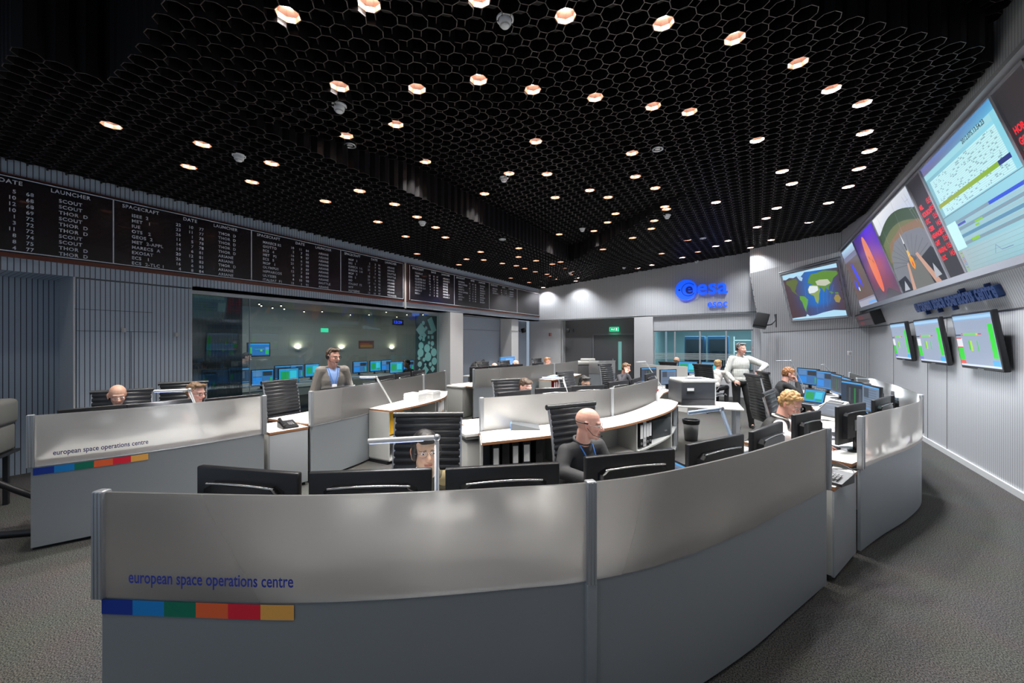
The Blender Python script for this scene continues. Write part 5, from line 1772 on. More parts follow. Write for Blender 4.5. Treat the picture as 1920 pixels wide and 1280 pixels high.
t = thing('paper_sheets', 'open white notes before the writing person in waistcoat', 'paper', (.72, 6.1, .746), R(-35))
MB().box((0, 0, .003), (.21, .3, .005)).build('sheet', MAT['paper_white'], t)
MB().box((.24, .02, .002), (.21, .3, .004)).build('sheet', MAT['paper_white'], t)
MB().box((.0, .05, .0065), (.15, .1, .001)).build('print', mat('print_lilac', (.45, .42, .7, 1), .6), t)
t = thing('keyboard', 'dark curved keyboard on the second console near the large monitor', 'keyboard', (.50, 5.05, .746), R(-60))
MB().rbox((0, 0, .012), (.45, .17, .022), .008).build('case', blackpl, t)
kb = MB()
for i in range(13):
    for j in range(5): kb.box((-.19 + i * .032, -.06 + j * .03, .025), (.026, .024, .006))
kb.build('keys', mat('key_dark', (.03, .03, .035, 1), .5), t)
# desk loudspeaker
t = thing('desk_speaker', 'small round faced desk speaker between the angled monitors', 'speaker', (-.12, 3.55, .746), R(150))
MB().rbox((0, 0, .11), (.16, .16, .22), .015).build('cabinet', mat('speaker_beige', (.42, .40, .36, 1), .5), t)
MB().lathe([(.0001, .004), (.03, .012), (.055, .0), (.062, .006), (.066, 0)], 24, M=Matrix.Translation((0, -.082, .12)) @ Matrix.Rotation(PI / 2, 4, 'X')).build('cone', blackpl, t)

# ---------------------------------------------------------------- printer table, printers, bins
t = thing('side_table', 'white side table under the big dark printer', 'table', (-.74, 7.35, 0), R(8))
tp = MB().rbox((.0, 0, .735), (1.05, .75, .028), .006); tp.build('table_top', top_m, t)
for sx in (-1, 1):
    for sy in (-1, 1):
        MB().rbox((sx * .45, sy * .30, .362), (.06, .05, .718), .006).build('leg', alu_s, t)
prd = mat('printer_dark', (.035, .038, .045, 1), .45); prl = mat('printer_light', (.66, .66, .64, 1), .4)
t = thing('printer', 'big dark fronted laser printer with white lid on the side table', 'printer', (-.95, 7.3, .75), R(34))
MB().rbox((0, 0, .19), (.56, .5, .37), .012).build('body', prd, t)
MB().rbox((.03, .0, .395), (.58, .52, .05), .015).build('lid', prl, t)
MB().rbox((.285, .0, .2), (.02, .5, .40), .006).build('side_cover', prl, t)
MB().box((0, -.252, .10), (.54, .004, .006)).build('tray_joint', blackpl, t)
MB().box((-.13, -.253, .26), (.11, .006, .045)).build('label_plate', MAT['paper_white'], t)
MB().box((-.13, -.256, .215), (.12, .012, .025)).build('tray_handle', blackpl, kids_of(t)[0])
MB().box((.05, -.02, .422), (.3, .16, .006)).build('paper_slot', prd, t)
t = thing('spray_bottle', 'small white bottle with red cap beside the dark printer', 'bottle', (-1.42, 6.98, .79), 0)
MB().lathe([(.0001, 0), (.03, 0), (.03, .12), (.012, .15), (.012, .17), (.0001, .17)], 14).build('flask', white_pl, t)
MB().lathe([(.014, .165), (.016, .2), (.0001, .205)], 12).build('cap', mat('cap_red', (.5, .03, .03, 1), .4), t)
def bin_(x, y, label):
    t = thing('waste_bin', label, 'bin', (x, y, 0))
    MB().lathe([(.0001, .01), (.11, .01), (.135, .36), (.13, .36), (.105, .02), (.0001, .02)], 24).build('bucket', mat('bin_grey', (.18, .18, .18, 1), .35), t)
    MB().lathe([(.137, .30), (.15, .36), (.146, .385), (.12, .38), (.128, .34)], 24).build('liner', blackpl, t)
bin_(-1.02, 7.85, 'round grey waste bin with black liner below the side table')
# far copier near the grey corner column
t = thing('printer', 'pale grey copier behind the farthest console screen end', 'printer', (-5.0, 13.15, 0), R(20))
MB().rbox((0, 0, .5), (.7, .6, .98), .02).build('body', mat('copier_dark', (.08, .08, .085, 1), .5), t)
MB().rbox((0, 0, 1.06), (.76, .62, .12), .03).build('lid', mat('copier_grey', (.42, .42, .40, 1), .45), t)
MB().rbox((0, .05, 1.16), (.5, .4, .09), .02).build('feeder', MAT['copier_grey'], t)
# curved end screen beyond it
scrE, ptsE = console_screen('short curved grey screen beside the far copier', [(-4.85, 12.85), (-4.45, 12.95), (-4.1, 13.35)], (), lower=(.05, PJ), step=.06)
# mobile cooler at the far left
t = thing('portable_cooler', 'grey portable air cooler with louvres at the left edge', 'cooler', (-6.75, .45, 0), R(-28))
cg = mat('cooler_grey', (.20, .20, .185, 1), .5)
MB().rbox((0, 0, 1.02), (.95, .55, .28), .05, seg=3).build('head', cg, t)
MB().rbox((0, 0, .745), (.88, .52, .30), .03).build('body', cg, t)
lv = MB()
for k in range(3): lv.rbox((.0, -.265, .66 + k * .075), (.8, .03, .03), .008)
lv.build('louvre', mat('louvre_dark', (.1, .1, .095, 1), .5), t)
MB().lathe([(.0001, 0), (.26, 0), (.30, .006), (.3, -.01)], 28, M=Matrix.Translation((0, 0, 1.165)) @ Matrix.Scale(1.25, 4, (1, 0, 0)) @ Matrix.Scale(.8, 4, (0, 1, 0))).build('air_outlet', mat('outlet_dark', (.03, .03, .03, 1), .5), t)
MB().box((0, 0, .58), (.95, .55, .03)).box((-.4, .2, .29), (.04, .04, .58)).box((.4, .2, .29), (.04, .04, .58)).box((-.4, -.2, .29), (.04, .04, .58)).box((.4, -.2, .29), (.04, .04, .58)).build('stand', blackpl, t)
x0_, x1_, y0_, y1_ = tw_('WKP 163', .13, 0)
mb = MB(); vs, fs = text_mesh('WKP 163', .12, -.001)
mb.add(vs, fs, 0, False, frame3((-.02, -.2765, 1.0), (1, 0, 0), (0, 0, 1)))
mb.build('lettering', mat('ink_grey', (.16, .18, .22, 1), .6), t)
t = tag(MB().tube(spline3([(-6.1, .6, .5), (-6.0, .9, .25), (-5.8, 1.2, .06), (-5.6, .95, .03), (-5.9, .6, .03)]), .03, 8).build('hose', blackpl), 'black hose coiled on the floor under the grey cooler', 'hose')

# window desk at the back
def simple_desk(label, x, y, rz, w=1.6, d=.8):
    t = thing('desk', label, 'desk', (x, y, 0), rz)
    MB().rbox((0, 0, .732), (w, d, .028), .006).build('worktop', top_m, t)
    for sx in (-1, 1): MB().rbox((sx * (w / 2 - .06), 0, .36), (.05, d * .8, .715), .006).build('leg', alu_s, t)
    return t
simple_desk('pale desk under the back windows with two bright monitors', -1.75, 13.2, R(2), 2.6, .8)
monitor('cyan', -1.55, 13.35, -2.1, 13.35, 'bright monitor with green and cyan blocks under the back windows', 'bright monitors at the back windows')
monitor('cyan', -.9, 13.3, -1.45, 13.35, 'second bright monitor under the back windows, right of the green one', 'bright monitors at the back windows')
# low grey screen behind the big printer
t = tag(MB().band([Vector((-2.75, 11.4)), Vector((-2.0, 11.1)), Vector((-1.5, 10.9))], .0, 1.16, .03).build('desk_screen', mat('desk_screen_white', (.62, .62, .61, 1), .5)), 'plain white desk screen behind the big dark printer', 'partition')
# monitors at the end of the middle console
monitor('dark', -1.95, 9.65, -2.3, 9.2, 'small lit monitor with green plot at the end of the middle console', 'lit monitors at the end of the middle console', dz=.02, w=.44, h=.34)
monitor('grey', -1.5, 9.5, -1.85, 9.1, 'grey lit monitor right of the green plot in mid room', 'lit monitors at the end of the middle console', dz=.0, w=.44, h=.34)
monitor('blue', -1.78, 7.65, -1.74, 8.2, 'edge on black monitor at the near end of the white desk screen', 'lit monitors at the end of the middle console')
worktop('round ended desk at the far end of the middle console', [Vector((-1.5, 7.5)), Vector((-1.6, 8.5)), Vector((-1.55, 9.7))], .02, .9)
# far left service counter in the niche
t = thing('cabinet', 'pale cabinet with white top left of the farthest console screen', 'cabinet', (-6.35, 7.75, 0), 0)
MB().rbox((.25, 0, .36), (.5, .9, .70), .01).build('body', side_m, t)
MB().box((.25, 0, .725), (.54, .94, .028)).build('worktop', top_m, t)
t = thing('backpack', 'black bag slumped on the counter left of the farthest console', 'bag', (-7.3, 9.9, .75), 0)
MB().ell((0, 0, .2), (.25, .3, .26)).build('sack', mat('bag_black', (.02, .02, .022, 1), .7), t)
MB().tube(spline3([(.15, -.1, .38), (.2, -.02, .5), (.15, .1, .40)]), .015, 6).build('strap', blackpl, t)
simple_desk('grey service counter against the blue grey niche wall', -7.3, 10.95, 0, .9, 2.6)
t = thing('display_board', 'small blue leaflet stand against the blue grey wall', 'stand', (-7.2, 11.4, .75), 0)
MB().box((0, 0, .28), (.05, .9, .5)).build('board', mat('leaflet_blue', (.08, .3, .7, 1), .5), t)
MB().box((.03, .1, .32), (.02, .5, .3)).build('leaflet', mat('leaflet_light', (.25, .5, .9, 1), .5), t)
# table with cables left of the middle screen
t = thing('cabinet', 'white topped cabinet at the near end of the middle console', 'cabinet', (-2.85, 3.9, 0), R(58))
MB().rbox((0, 0, .33), (.5, .42, .60), .008).build('body', side_m, t)
MB().box((0, 0, .725), (.56, .5, .028)).build('worktop', top_m, t)
MB().box((.0, 0, .68), (.5, .42, .02)).build('shelf', side_m, t)
# ---------------------------------------------------------------- people
def skin_mat():
    m = bpy.data.materials.new('skin'); m.use_nodes = True
    nt = m.node_tree; b = nt.nodes['Principled BSDF']
    a = nt.nodes.new('ShaderNodeVertexColor'); a.layer_name = 'Col'
    nt.links.new(a.outputs['Color'], b.inputs['Base Color'])
    b.inputs['Roughness'].default_value = .48
    b.inputs['Subsurface Weight'].default_value = .12
    b.inputs['Subsurface Radius'].default_value = (.012, .005, .003)
    return m
skin_m = skin_mat()
eye_w = mat('eye_white', (.75, .73, .70, 1), .2)
eye_d = mat('eye_dark', (.03, .02, .015, 1), .15)
def blob(parts, voxel, smooth=2):
    """one continuous surface grown over overlapping shapes"""
    mb = MB()
    for p in parts:
        if p[0] == 'c':
            _, a, b_, r0, r1 = p
            a, b_ = Vector(a), Vector(b_)
            mb.cyl(a, b_, r0, r1, 12)
            mb.ell(a, (r0, r0, r0), 12, 8); mb.ell(b_, (r1, r1, r1), 12, 8)
        else:
            mb.ell(p[1], p[2], 16, 10, rot=p[3] if len(p) > 3 else None)
    me = bpy.data.meshes.new('tmp'); me.from_pydata(mb.v, [], mb.f)
    o = bpy.data.objects.new('tmp', me); COL.objects.link(o)
    r = o.modifiers.new('r', 'REMESH'); r.mode = 'VOXEL'; r.voxel_size = voxel
    s = o.modifiers.new('s', 'SMOOTH'); s.factor = .5; s.iterations = smooth
    dg = bpy.context.evaluated_depsgraph_get()
    res = bpy.data.meshes.new_from_object(o.evaluated_get(dg))
    vs = [v.co.copy() for v in res.vertices]
    fs = [tuple(p.vertices) for p in res.polygons]
    bpy.data.objects.remove(o); bpy.data.meshes.remove(me); bpy.data.meshes.remove(res)
    return vs, fs
def hand(parts, wrist, fwd, palm_n, side, curl=.5, s=1.):
    """palm and five fingers; fwd = direction of the hand, palm_n = direction the palm faces, side = +1/-1 for the thumb"""
    fwd = Vector(fwd).normalized(); pn = Vector(palm_n); pn = (pn - fwd * pn.dot(fwd)).normalized()
    lat = fwd.cross(pn) * side
    w = Vector(wrist)
    q = Matrix((lat, fwd, pn)).transposed()
    parts.append(('e', w + fwd * .045 * s, (.040 * s, .050 * s, .015 * s), q))
    parts.append(('e', w + fwd * .075 * s, (.038 * s, .02 * s, .012 * s), q))
    for k, (off, L) in enumerate(((.030, .068), (.010, .078), (-.011, .072), (-.031, .056))):
        p = w + (fwd * .085 + lat * off) * s
        d = fwd.copy(); seg = L * s / 3 * 1.1
        r = (.0085 - .0005 * k) * s
        c = curl * (1 + .12 * k)
        for j in range(3):
            d = (d * math.cos(c * .75) + pn * math.sin(c * .75)).normalized()
            n = p + d * seg
            parts.append(('c', p, n, r, r * .9)); p = n; r *= .92
            pn2 = pn
    p = w + (fwd * .03 + lat * .034) * s
    d = (fwd * .55 + lat * .75 + pn * .35).normalized()
    n = p + d * .036 * s; parts.append(('c', p, n, .011 * s, .0095 * s))
    d = (fwd * .85 + lat * .25 + pn * .45).normalized()
    parts.append(('c', n, n + d * .03 * s, .0095 * s, .008 * s))
def head_parts(HC, q):
    T = lambda p: HC + q @ Vector(p)
    P = [('e', T((0, -.014, .028)), (.076, .096, .090), q), ('e', T((0, .028, -.022)), (.060, .064, .082), q), ('e', T((0, .034, -.072)), (.046, .048, .040), q),
         ('e', T((0, .072, -.098)), (.022, .018, .016), q), ('e', T((0, .072, .022)), (.054, .018, .014), q),
         ('c', T((0, .086, .006)), T((0, .110, -.030)), .008, .0135), ('e', T((.012, .098, -.034)), (.009, .010, .008), q), ('e', T((-.012, .098, -.034)), (.009, .010, .008), q),
         ('e', T((.034, .066, -.026)), (.022, .020, .022), q), ('e', T((-.034, .066, -.026)), (.022, .020, .022), q),
         ('e', T((0, .084, -.060)), (.025, .013, .006), q), ('e', T((0, .083, -.070)), (.022, .012, .007), q)]
    for s in (-1, 1):
        P += [('e', T((s * .079, -.006, -.008)), (.009, .020, .032), q), ('e', T((s * .083, -.016, .004)), (.009, .010, .022), q), ('e', T((s * .078, .002, -.034)), (.008, .011, .011), q)]
    return P
def shade_head(p, tone, brow, beard=0):
    """colour of the skin at a head-local point"""
    x, y, z = p
    c = list(tone)
    def mixc(d, k):
        for i in range(3): c[i] = c[i] * (1 - k) + d[i] * k
    red = (tone[0] * .95, tone[1] * .62, tone[2] * .62)
    for s in (-1, 1):
        mixc(red, .35 * math.exp(-((x - s * .04) ** 2 + (z + .03) ** 2) / .0005) * (y > .04))
        if y > .055 and abs(x - s * .031) < .020 and .012 < z < .021: mixc(brow, .75)
    if y > .078 and abs(x) < .024 and -.074 < z < -.055: mixc((tone[0] * .72, tone[1] * .38, tone[2] * .38), .8)
    if y > .08 and abs(x) < .023 and abs(z + .0645) < .0025: mixc((.12, .03, .03), .7)
    if y > .09 and -.045 < z < -.02 and abs(x) < .02: mixc(red, .3)
    if abs(x) > .077 and -.05 < z < .03: mixc(red, .4)
    if beard and z < -.045 and y > -.01 and not (abs(x) < .022 and z > -.075): mixc((.12, .10, .09), beard)
    return (c[0], c[1], c[2], 1)
def hair_mesh(style, HC, q, t, col, voxel=.009, seed=1):
    T = lambda p: HC + q @ Vector(p)
    P = [('e', T((0, -.030, .042)), (.086, .096, .088), q), ('e', T((0, -.052, -.005)), (.078, .070, .062), q)]
    if style == 'short': P += [('e', T((.02, .045, .10)), (.05, .04, .025), q), ('e', T((-.03, .04, .098)), (.045, .04, .025), q)]
    if style == 'wavy': P = [('e', T((0, -.030, .048)), (.094, .100, .090), q), ('e', T((0, -.056, .0)), (.086, .070, .07), q), ('e', T((.02, .038, .100)), (.05, .032, .022), q), ('e', T((-.03, .040, .090)), (.04, .034, .026), q), ('e', T((.07, -.01, .02)), (.02, .035, .04), q), ('e', T((-.07, -.01, .02)), (.02, .035, .04), q)]
    if style == 'long': P += [('e', T((0, -.055, -.05)), (.085, .055, .10), q), ('e', T((.07, -.02, -.03)), (.022, .045, .09), q), ('e', T((-.07, -.02, -.03)), (.022, .045, .09), q), ('e', T((0, .05, .095)), (.07, .035, .03), q)]
    if style == 'fringe': P += [('e', T((.0, .066, .080)), (.064, .024, .030), q), ('e', T((.07, .01, .0)), (.02, .04, .05), q), ('e', T((-.07, .01, .0)), (.02, .04, .05), q)]
    if style == 'ring': P = [('e', T((0, -.052, -.005)), (.079, .064, .045), q)]
    vs, fs = blob(P, voxel, 1)
    out = []
    amp = {'wavy': .019, 'short': .009, 'long': .004, 'fringe': .004, 'ring': .002}[style]
    for v in vs:
        n = noise.noise(v * 42 + Vector((seed, 0, 0))) + .45 * noise.noise(v * 110) - .25
        d = (v - HC).normalized()
        out.append(v + d * n * amp)
    mb = MB(); mb.add(out, fs, 0, True)
    return mb.build('hair', mat('hair_' + str(col), {'brown': (.06, .035, .02, 1), 'dark': (.012, .010, .010, 1), 'blond': (.42, .25, .10, 1), 'grey': (.12, .11, .10, 1), 'ginger': (.30, .13, .05, 1), 'lightbrown': (.14, .08, .04, 1)}[col], .55), t, fix=False)
SKIN = {'fair': (.62, .36, .26), 'pink': (.66, .36, .28), 'asian': (.56, .36, .24), 'tan': (.42, .24, .16)}
def tube_cloth(parts, v):
    return blob(parts, v, 3)
def person(label, top, face, head=(0, 0), pose='sit', skin='fair', hair=None, haircol='brown', shirt=('top_grey', (.1, .1, .1, 1)), trousers=('trousers_dark', (.015, .015, .018, 1)), lean=.10,
           wristL=None, wristR=None, elbowL=None, elbowR=None, handL=None, handR=None, glasses=False, headset=False, lanyard=None, vest=None, jacket=None, voxel=.009, brow=(.08, .05, .03), group=None, collar=None, legs=True, beard=0, stance=None, bulk=1.):
    """top = where the crown of the head is; face = direction the body faces; head = (turn, nod) in degrees"""
    top = Vector(top)
    f = Vector((face[0], face[1])).normalized()
    rz = math.atan2(f.y, f.x) - PI / 2
    hy, hp_ = head
    q = (Matrix.Rotation(R(hy), 3, 'Z') @ Matrix.Rotation(R(-hp_), 3, 'X'))
    # crown height fixes the head centre
    crown = q @ Vector((0, -.014, .118))
    if pose == 'sit':
        HCl = Vector((0, lean + .06, 0))
    else:
        HCl = Vector((0, .02 + lean, 0))
    HCl.z = top.z - crown.z
    Rz = Matrix.Rotation(rz, 3, 'Z')
    crown_l = HCl + crown
    loc = Vector((top.x, top.y, 0)) - Rz @ Vector((crown_l.x, crown_l.y, 0))
    t = thing('person', label, 'person', loc, rz, group)
    T = lambda p: HCl + q @ Vector(p)
    nk = HCl + Vector((0, -.055 - lean * .15, -.155))
    hb = T((0, -.03, -.07))
    if pose == 'sit':
        hip = Vector((0, -.12, .56)); ch = Vector((0, nk.y - .01 - lean * .25, nk.z - .17)); hipz = .54
        hips = [Vector((s * .095, -.08, .54)) for s in (-1, 1)]
        knees = [Vector((s * .13, .36, .53)) for s in (-1, 1)]
        ank = [Vector((s * .13, .34, .10)) for s in (-1, 1)]
    else:
        hip = Vector((0, -.01, .96)); ch = Vector((0, nk.y * .6, nk.z - .18)); hipz = .93
        hips = [Vector((s * .09, 0, .92)) for s in (-1, 1)]
        if stance: knees, ank = stance
        else:
            knees = [Vector((s * .10, .03, .50)) for s in (-1, 1)]
            ank = [Vector((s * .11, -.01, .09)) for s in (-1, 1)]
    sw = .172 if pose == 'sit' else .158
    sh = [Vector((s * sw, nk.y - .005, nk.z - .055)) for s in (-1, 1)]
    if pose == 'sit':
        el = [elbowL or Vector((-.235, sh[0].y + .12, sh[0].z - .25)), elbowR or Vector((.235, sh[0].y + .12, sh[0].z - .25))]
        wr = [wristL or Vector((-.15, el[0].y + .23, .785)), wristR or Vector((.15, el[1].y + .23, .785))]
    else:
        el = [elbowL or Vector((-.235, -.03, sh[0].z - .29)), elbowR or Vector((.235, -.03, sh[0].z - .29))]
        wr = [wristL or Vector((-.24, .06, sh[0].z - .54)), wristR or Vector((.24, .06, sh[0].z - .54))]
    el = [Vector(e) for e in el]; wr = [Vector(w) for w in wr]
    # ---- body: one continuous skin
    P = head_parts(HCl, q)
    P += [('c', hb, nk + Vector((0, 0, -.03)), .054, .060), ('e', ch, (.15, .10, .17)), ('e', (hip + ch) / 2, (.135, .095, .17)), ('e', hip, (.145, .11, .11)), ('c', sh[0], sh[1], .05, .05)]
    for k, s in enumerate((-1, 1)):
        P += [('c', sh[k], el[k], .046, .036), ('c', el[k], wr[k], .036, .025)]
        hd = (handL, handR)[k] or {}
        fw = hd.get('fwd', (wr[k] - el[k]).normalized() if pose == 'sit' else (0, .1, -1))
        hand(P, wr[k], fw, hd.get('palm', (0, 0, -1) if pose == 'sit' else (-s, 0, 0)), hd.get('thumb', 1 if k == 0 else -1), hd.get('curl', .35))
        if legs:
            P += [('c', hips[k], knees[k], .075, .052), ('c', knees[k], ank[k], .050, .036), ('c', ank[k], ank[k] + Vector((0, .07, -.05)), .034, .022)]
    vs, fs = blob(P, voxel, 2)
    tone = SKIN[skin]
    qi = q.inverted()
    cols = []
    for v in vs:
        lp = qi @ (v - HCl)
        cols.append(shade_head(lp, tone, brow, beard) if (lp.length < .16) else (tone[0], tone[1], tone[2], 1))
    mb = MB()
    mb.v = [tuple(v) for v in vs]; mb.f = fs; mb.mi = [0] * len(fs); mb.sm = [True] * len(fs)
    mb.col = [[cols[i] for i in fc] for fc in fs]
    for s in (-1, 1):
        n0 = len(mb.f)
        mb.ell(T((s * .031, .0775, .002)), (.0125, .010, .0058), 10, 6, 1, rot=q)
        mb.ell(T((s * .031, .0845, .001)), (.0052, .004, .0054), 8, 6, 2, rot=q)
    body = mb.build('body', [skin_m, eye_w, eye_d], t, fix=False)
    # ---- clothes
    cv = max(voxel, .010)
    def torso(g, arms=True, low=True):
        C = [('e', ch, ((.155 + g) * bulk, (.112 + g) * bulk, .18)), ('e', (hip + ch) / 2, ((.145 + g) * bulk, (.11 + g) * bulk, .19)), ('c', sh[0].lerp(sh[1], 0 if arms else .2), sh[1].lerp(sh[0], 0 if arms else .2), .058 + g, .058 + g), ('c', nk + Vector((0, -.012, -.06)), nk + Vector((0, -.008, -.022)), .082 + g, .066 + g)]
        if low: C.append(('e', hip + Vector((0, 0, .05)), (.155 + g, .125 + g, .12)))
        if arms:
            for k in (0, 1):
                wv = el[k].lerp(wr[k], .93)
                m1 = el[k].lerp(wr[k], .5)
                C += [('c', sh[k], el[k], (.060 + g) * bulk, (.050 + g) * bulk), ('c', el[k], m1, .050 + g, .043 + g), ('c', m1, wv, .043 + g, .036 + g)]
        return C
    def cloth(name, parts, m, sd=1, wr_=.004, cut=None):
        v2, f2 = tube_cloth(parts, cv)
        o2 = []
        for v in v2:
            n = noise.noise(Vector((v.x * 9, v.y * 9, v.z * 16)) + Vector((sd * 3.1, 0, 0)))
            c0 = ch if v.z > .6 else hip
            d = Vector((v.x - c0.x, v.y - c0.y, 0))
            o2.append(v + (d.normalized() if d.length > 1e-5 else d) * n * wr_)
        if cut:
            keep = [not cut(v) for v in o2]
            f2 = [f_ for f_ in f2 if all(keep[i] for i in f_)]
        mm = MB(); mm.add(o2, f2, 0, True)
        return mm.build(name, m, t, fix=False)
    sd = len(label)
    sm = shirt_mats(shirt)
    cloth('shirt', torso(.004), sm, sd)
    if vest:
        cloth('waistcoat', torso(.012, arms=False), mat(vest[0], vest[1], .7), sd + 1, .003)
    if jacket:
        def cutf(v):
            # open front: a V down from the neck
            return v.y > ch.y + .04 and abs(v.x) < .012 + .075 * clamp((v.z - (hip.z + .12)) / max(.1, nk.z - hip.z - .12))
        cloth('jacket', torso(.018), mat(jacket[0], jacket[1], .8, bump=(60, .3)), sd + 2, .005, cutf)
    if collar:
        MB().tube([nk + Vector((math.cos(a) * .064, math.sin(a) * .066 - .006, .012 - .020 * math.sin(a))) for a in [2 * PI * k / 18 for k in range(18)]], .012, 6, closed=True).build('collar', mat(collar[0], collar[1], .7), t)
    if legs:
        C = [('e', hip + Vector((0, 0, .0)), (.158, .128, .11))]
        for k in (0, 1):
            C += [('c', hips[k], knees[k], .090, .066), ('c', knees[k], ank[k], .064, .055), ('c', ank[k], ank[k] + Vector((0, 0, -.03)), .055, .057)]
        cloth('trousers', C, mat(trousers[0], trousers[1], .8), sd + 3, .003)
        for k in (0, 1):
            A = ank[k]
            zf = max(.035, A.z - .06)
            C = [('c', A + Vector((0, -.045, 0)) * 1 + Vector((0, 0, zf - A.z)), A + Vector((0, .12, zf - A.z)), .038, .036), ('e', A + Vector((0, .15, zf - A.z - .005)), (.042, .05, .027))]
            v2, f2 = blob(C, .012, 2)
            v2 = [Vector((v.x, v.y, max(v.z, A.z - .088))) for v in v2]
            mm = MB(); mm.add(v2, f2, 0, True); mm.build('shoe', mat('shoe_black', (.012, .011, .011, 1), .35), t, fix=False)
    if hair: hair_mesh(hair, HCl, q, t, haircol, .009 if voxel < .01 else .012, sd)
    Tq = Matrix.Translation(HCl) @ q.to_4x4()
    if glasses:
        g = MB()
        for s in (-1, 1):
            g.tube([(s * .033 + .024 * math.cos(a), .098, .0 + .016 * math.sin(a)) for a in [2 * PI * k / 14 for k in range(14)]], .0014 if glasses == 'wire' else .0028, 5, 0, Tq, True)
            g.tube([(s * .057, .096, .004), (s * .076, .06, .004), (s * .083, .0, .004), (s * .082, -.02, -.006)], .0016 if glasses == 'wire' else .0026, 5, 0, Tq)
        g.tube([(-.010, .099, .003), (0, .102, .006), (.010, .099, .003)], .0016, 5, 0, Tq)
        g.build('glasses', chrome if glasses == 'wire' else blackpl, t)
    if headset:
        g = MB()
        if abs(headset) == 2:
            g.tube([(.088 * math.cos(a), -.012 - .106 * math.sin(a), .012) for a in [PI * k / 12 for k in range(13)]], .004, 6, 0, Tq)
            for s in (-1, 1): g.rbox((s * .088, -.012, .016), (.010, .035, .014), .004, 0, Tq)
        else:
            g.tube([(.088 * math.cos(a), -.012, .03 + .098 * math.sin(a)) for a in [PI * k / 12 for k in range(13)]], .005, 6, 0, Tq)
            for s in (-1, 1): g.cyl((s * .083, -.008, -.005), (s * .100, -.008, -.005), .026, n=14, M=Tq)
        headset = 1 if headset > 0 else -1
        hs_ = g.build('headset', blackpl, t)
        MB().tube([(headset * .095, .0, -.015), (headset * .088, .05, -.06), (headset * .05, .095, -.075), (headset * .03, .108, -.072)], .0025, 5, 0, Tq).ell((headset * .024, .108, -.070), (.009, .008, .008), 8, 6, 0, Tq).build('microphone_boom', blackpl, hs_)
    if lanyard:
        g = MB()
        fz = ch.z - .04
        fy = ch.y + .112 + .03
        for s in (-1, 1):
            g.tube([nk + Vector((s * .055, -.02, .015)), nk + Vector((s * .062, .045, -.02)), Vector((s * .045, (nk.y + fy) / 2 + .05, (nk.z + fz) / 2)), Vector((s * .01, fy, fz))], .005, 6)
        g.build('lanyard', mat('lanyard_blue', lanyard, .6), t)
        MB().rbox((0, fy + .008, fz - .06), (.065, .006, .09), .002).build('badge', MAT['paper_white'], t)
    return t
def shirt_mats(s):
    name, c = s[0], s[1]
    if name in MAT: return MAT[name]
    if len(s) > 2:
        m = bpy.data.materials.new(name); m.use_nodes = True
        nt = m.node_tree; b = nt.nodes['Principled BSDF']
        tc = nt.nodes.new('ShaderNodeTexCoord'); mx = nt.nodes.new('ShaderNodeMix'); mx.data_type = 'RGBA'
        if s[2] == 'stripe':
            sp = nt.nodes.new('ShaderNodeSeparateXYZ'); nt.links.new(tc.outputs['Object'], sp.inputs[0])
            ml = nt.nodes.new('ShaderNodeMath'); ml.operation = 'MULTIPLY'; ml.inputs[1].default_value = 45
            fr_ = nt.nodes.new('ShaderNodeMath'); fr_.operation = 'FRACT'
            gt = nt.nodes.new('ShaderNodeMath'); gt.operation = 'GREATER_THAN'; gt.inputs[1].default_value = .72
            nt.links.new(sp.outputs[0], ml.inputs[0]); nt.links.new(ml.outputs[0], fr_.inputs[0]); nt.links.new(fr_.outputs[0], gt.inputs[0])
            nt.links.new(gt.outputs[0], mx.inputs[0])
        else:
            n = nt.nodes.new('ShaderNodeTexNoise'); n.inputs['Scale'].default_value = 14; nt.links.new(tc.outputs['Object'], n.inputs['Vector'])
            cr = nt.nodes.new('ShaderNodeValToRGB'); cr.color_ramp.interpolation = 'CONSTANT'
            cr.color_ramp.elements[0].color = (0, 0, 0, 1); cr.color_ramp.elements[1].position = .5; cr.color_ramp.elements[1].color = (1, 1, 1, 1)
            nt.links.new(n.outputs['Fac'], cr.inputs[0]); nt.links.new(cr.outputs[0], mx.inputs[0])
        mx.inputs[6].default_value = c; mx.inputs[7].default_value = s[3]
        nt.links.new(mx.outputs[2], b.inputs['Base Color']); b.inputs['Roughness'].default_value = .8
        MAT[name] = m
        return m
    return mat(name, c, .8)
def crown_at(px, py, h):
    return at(px, py, h)
V3 = Vector
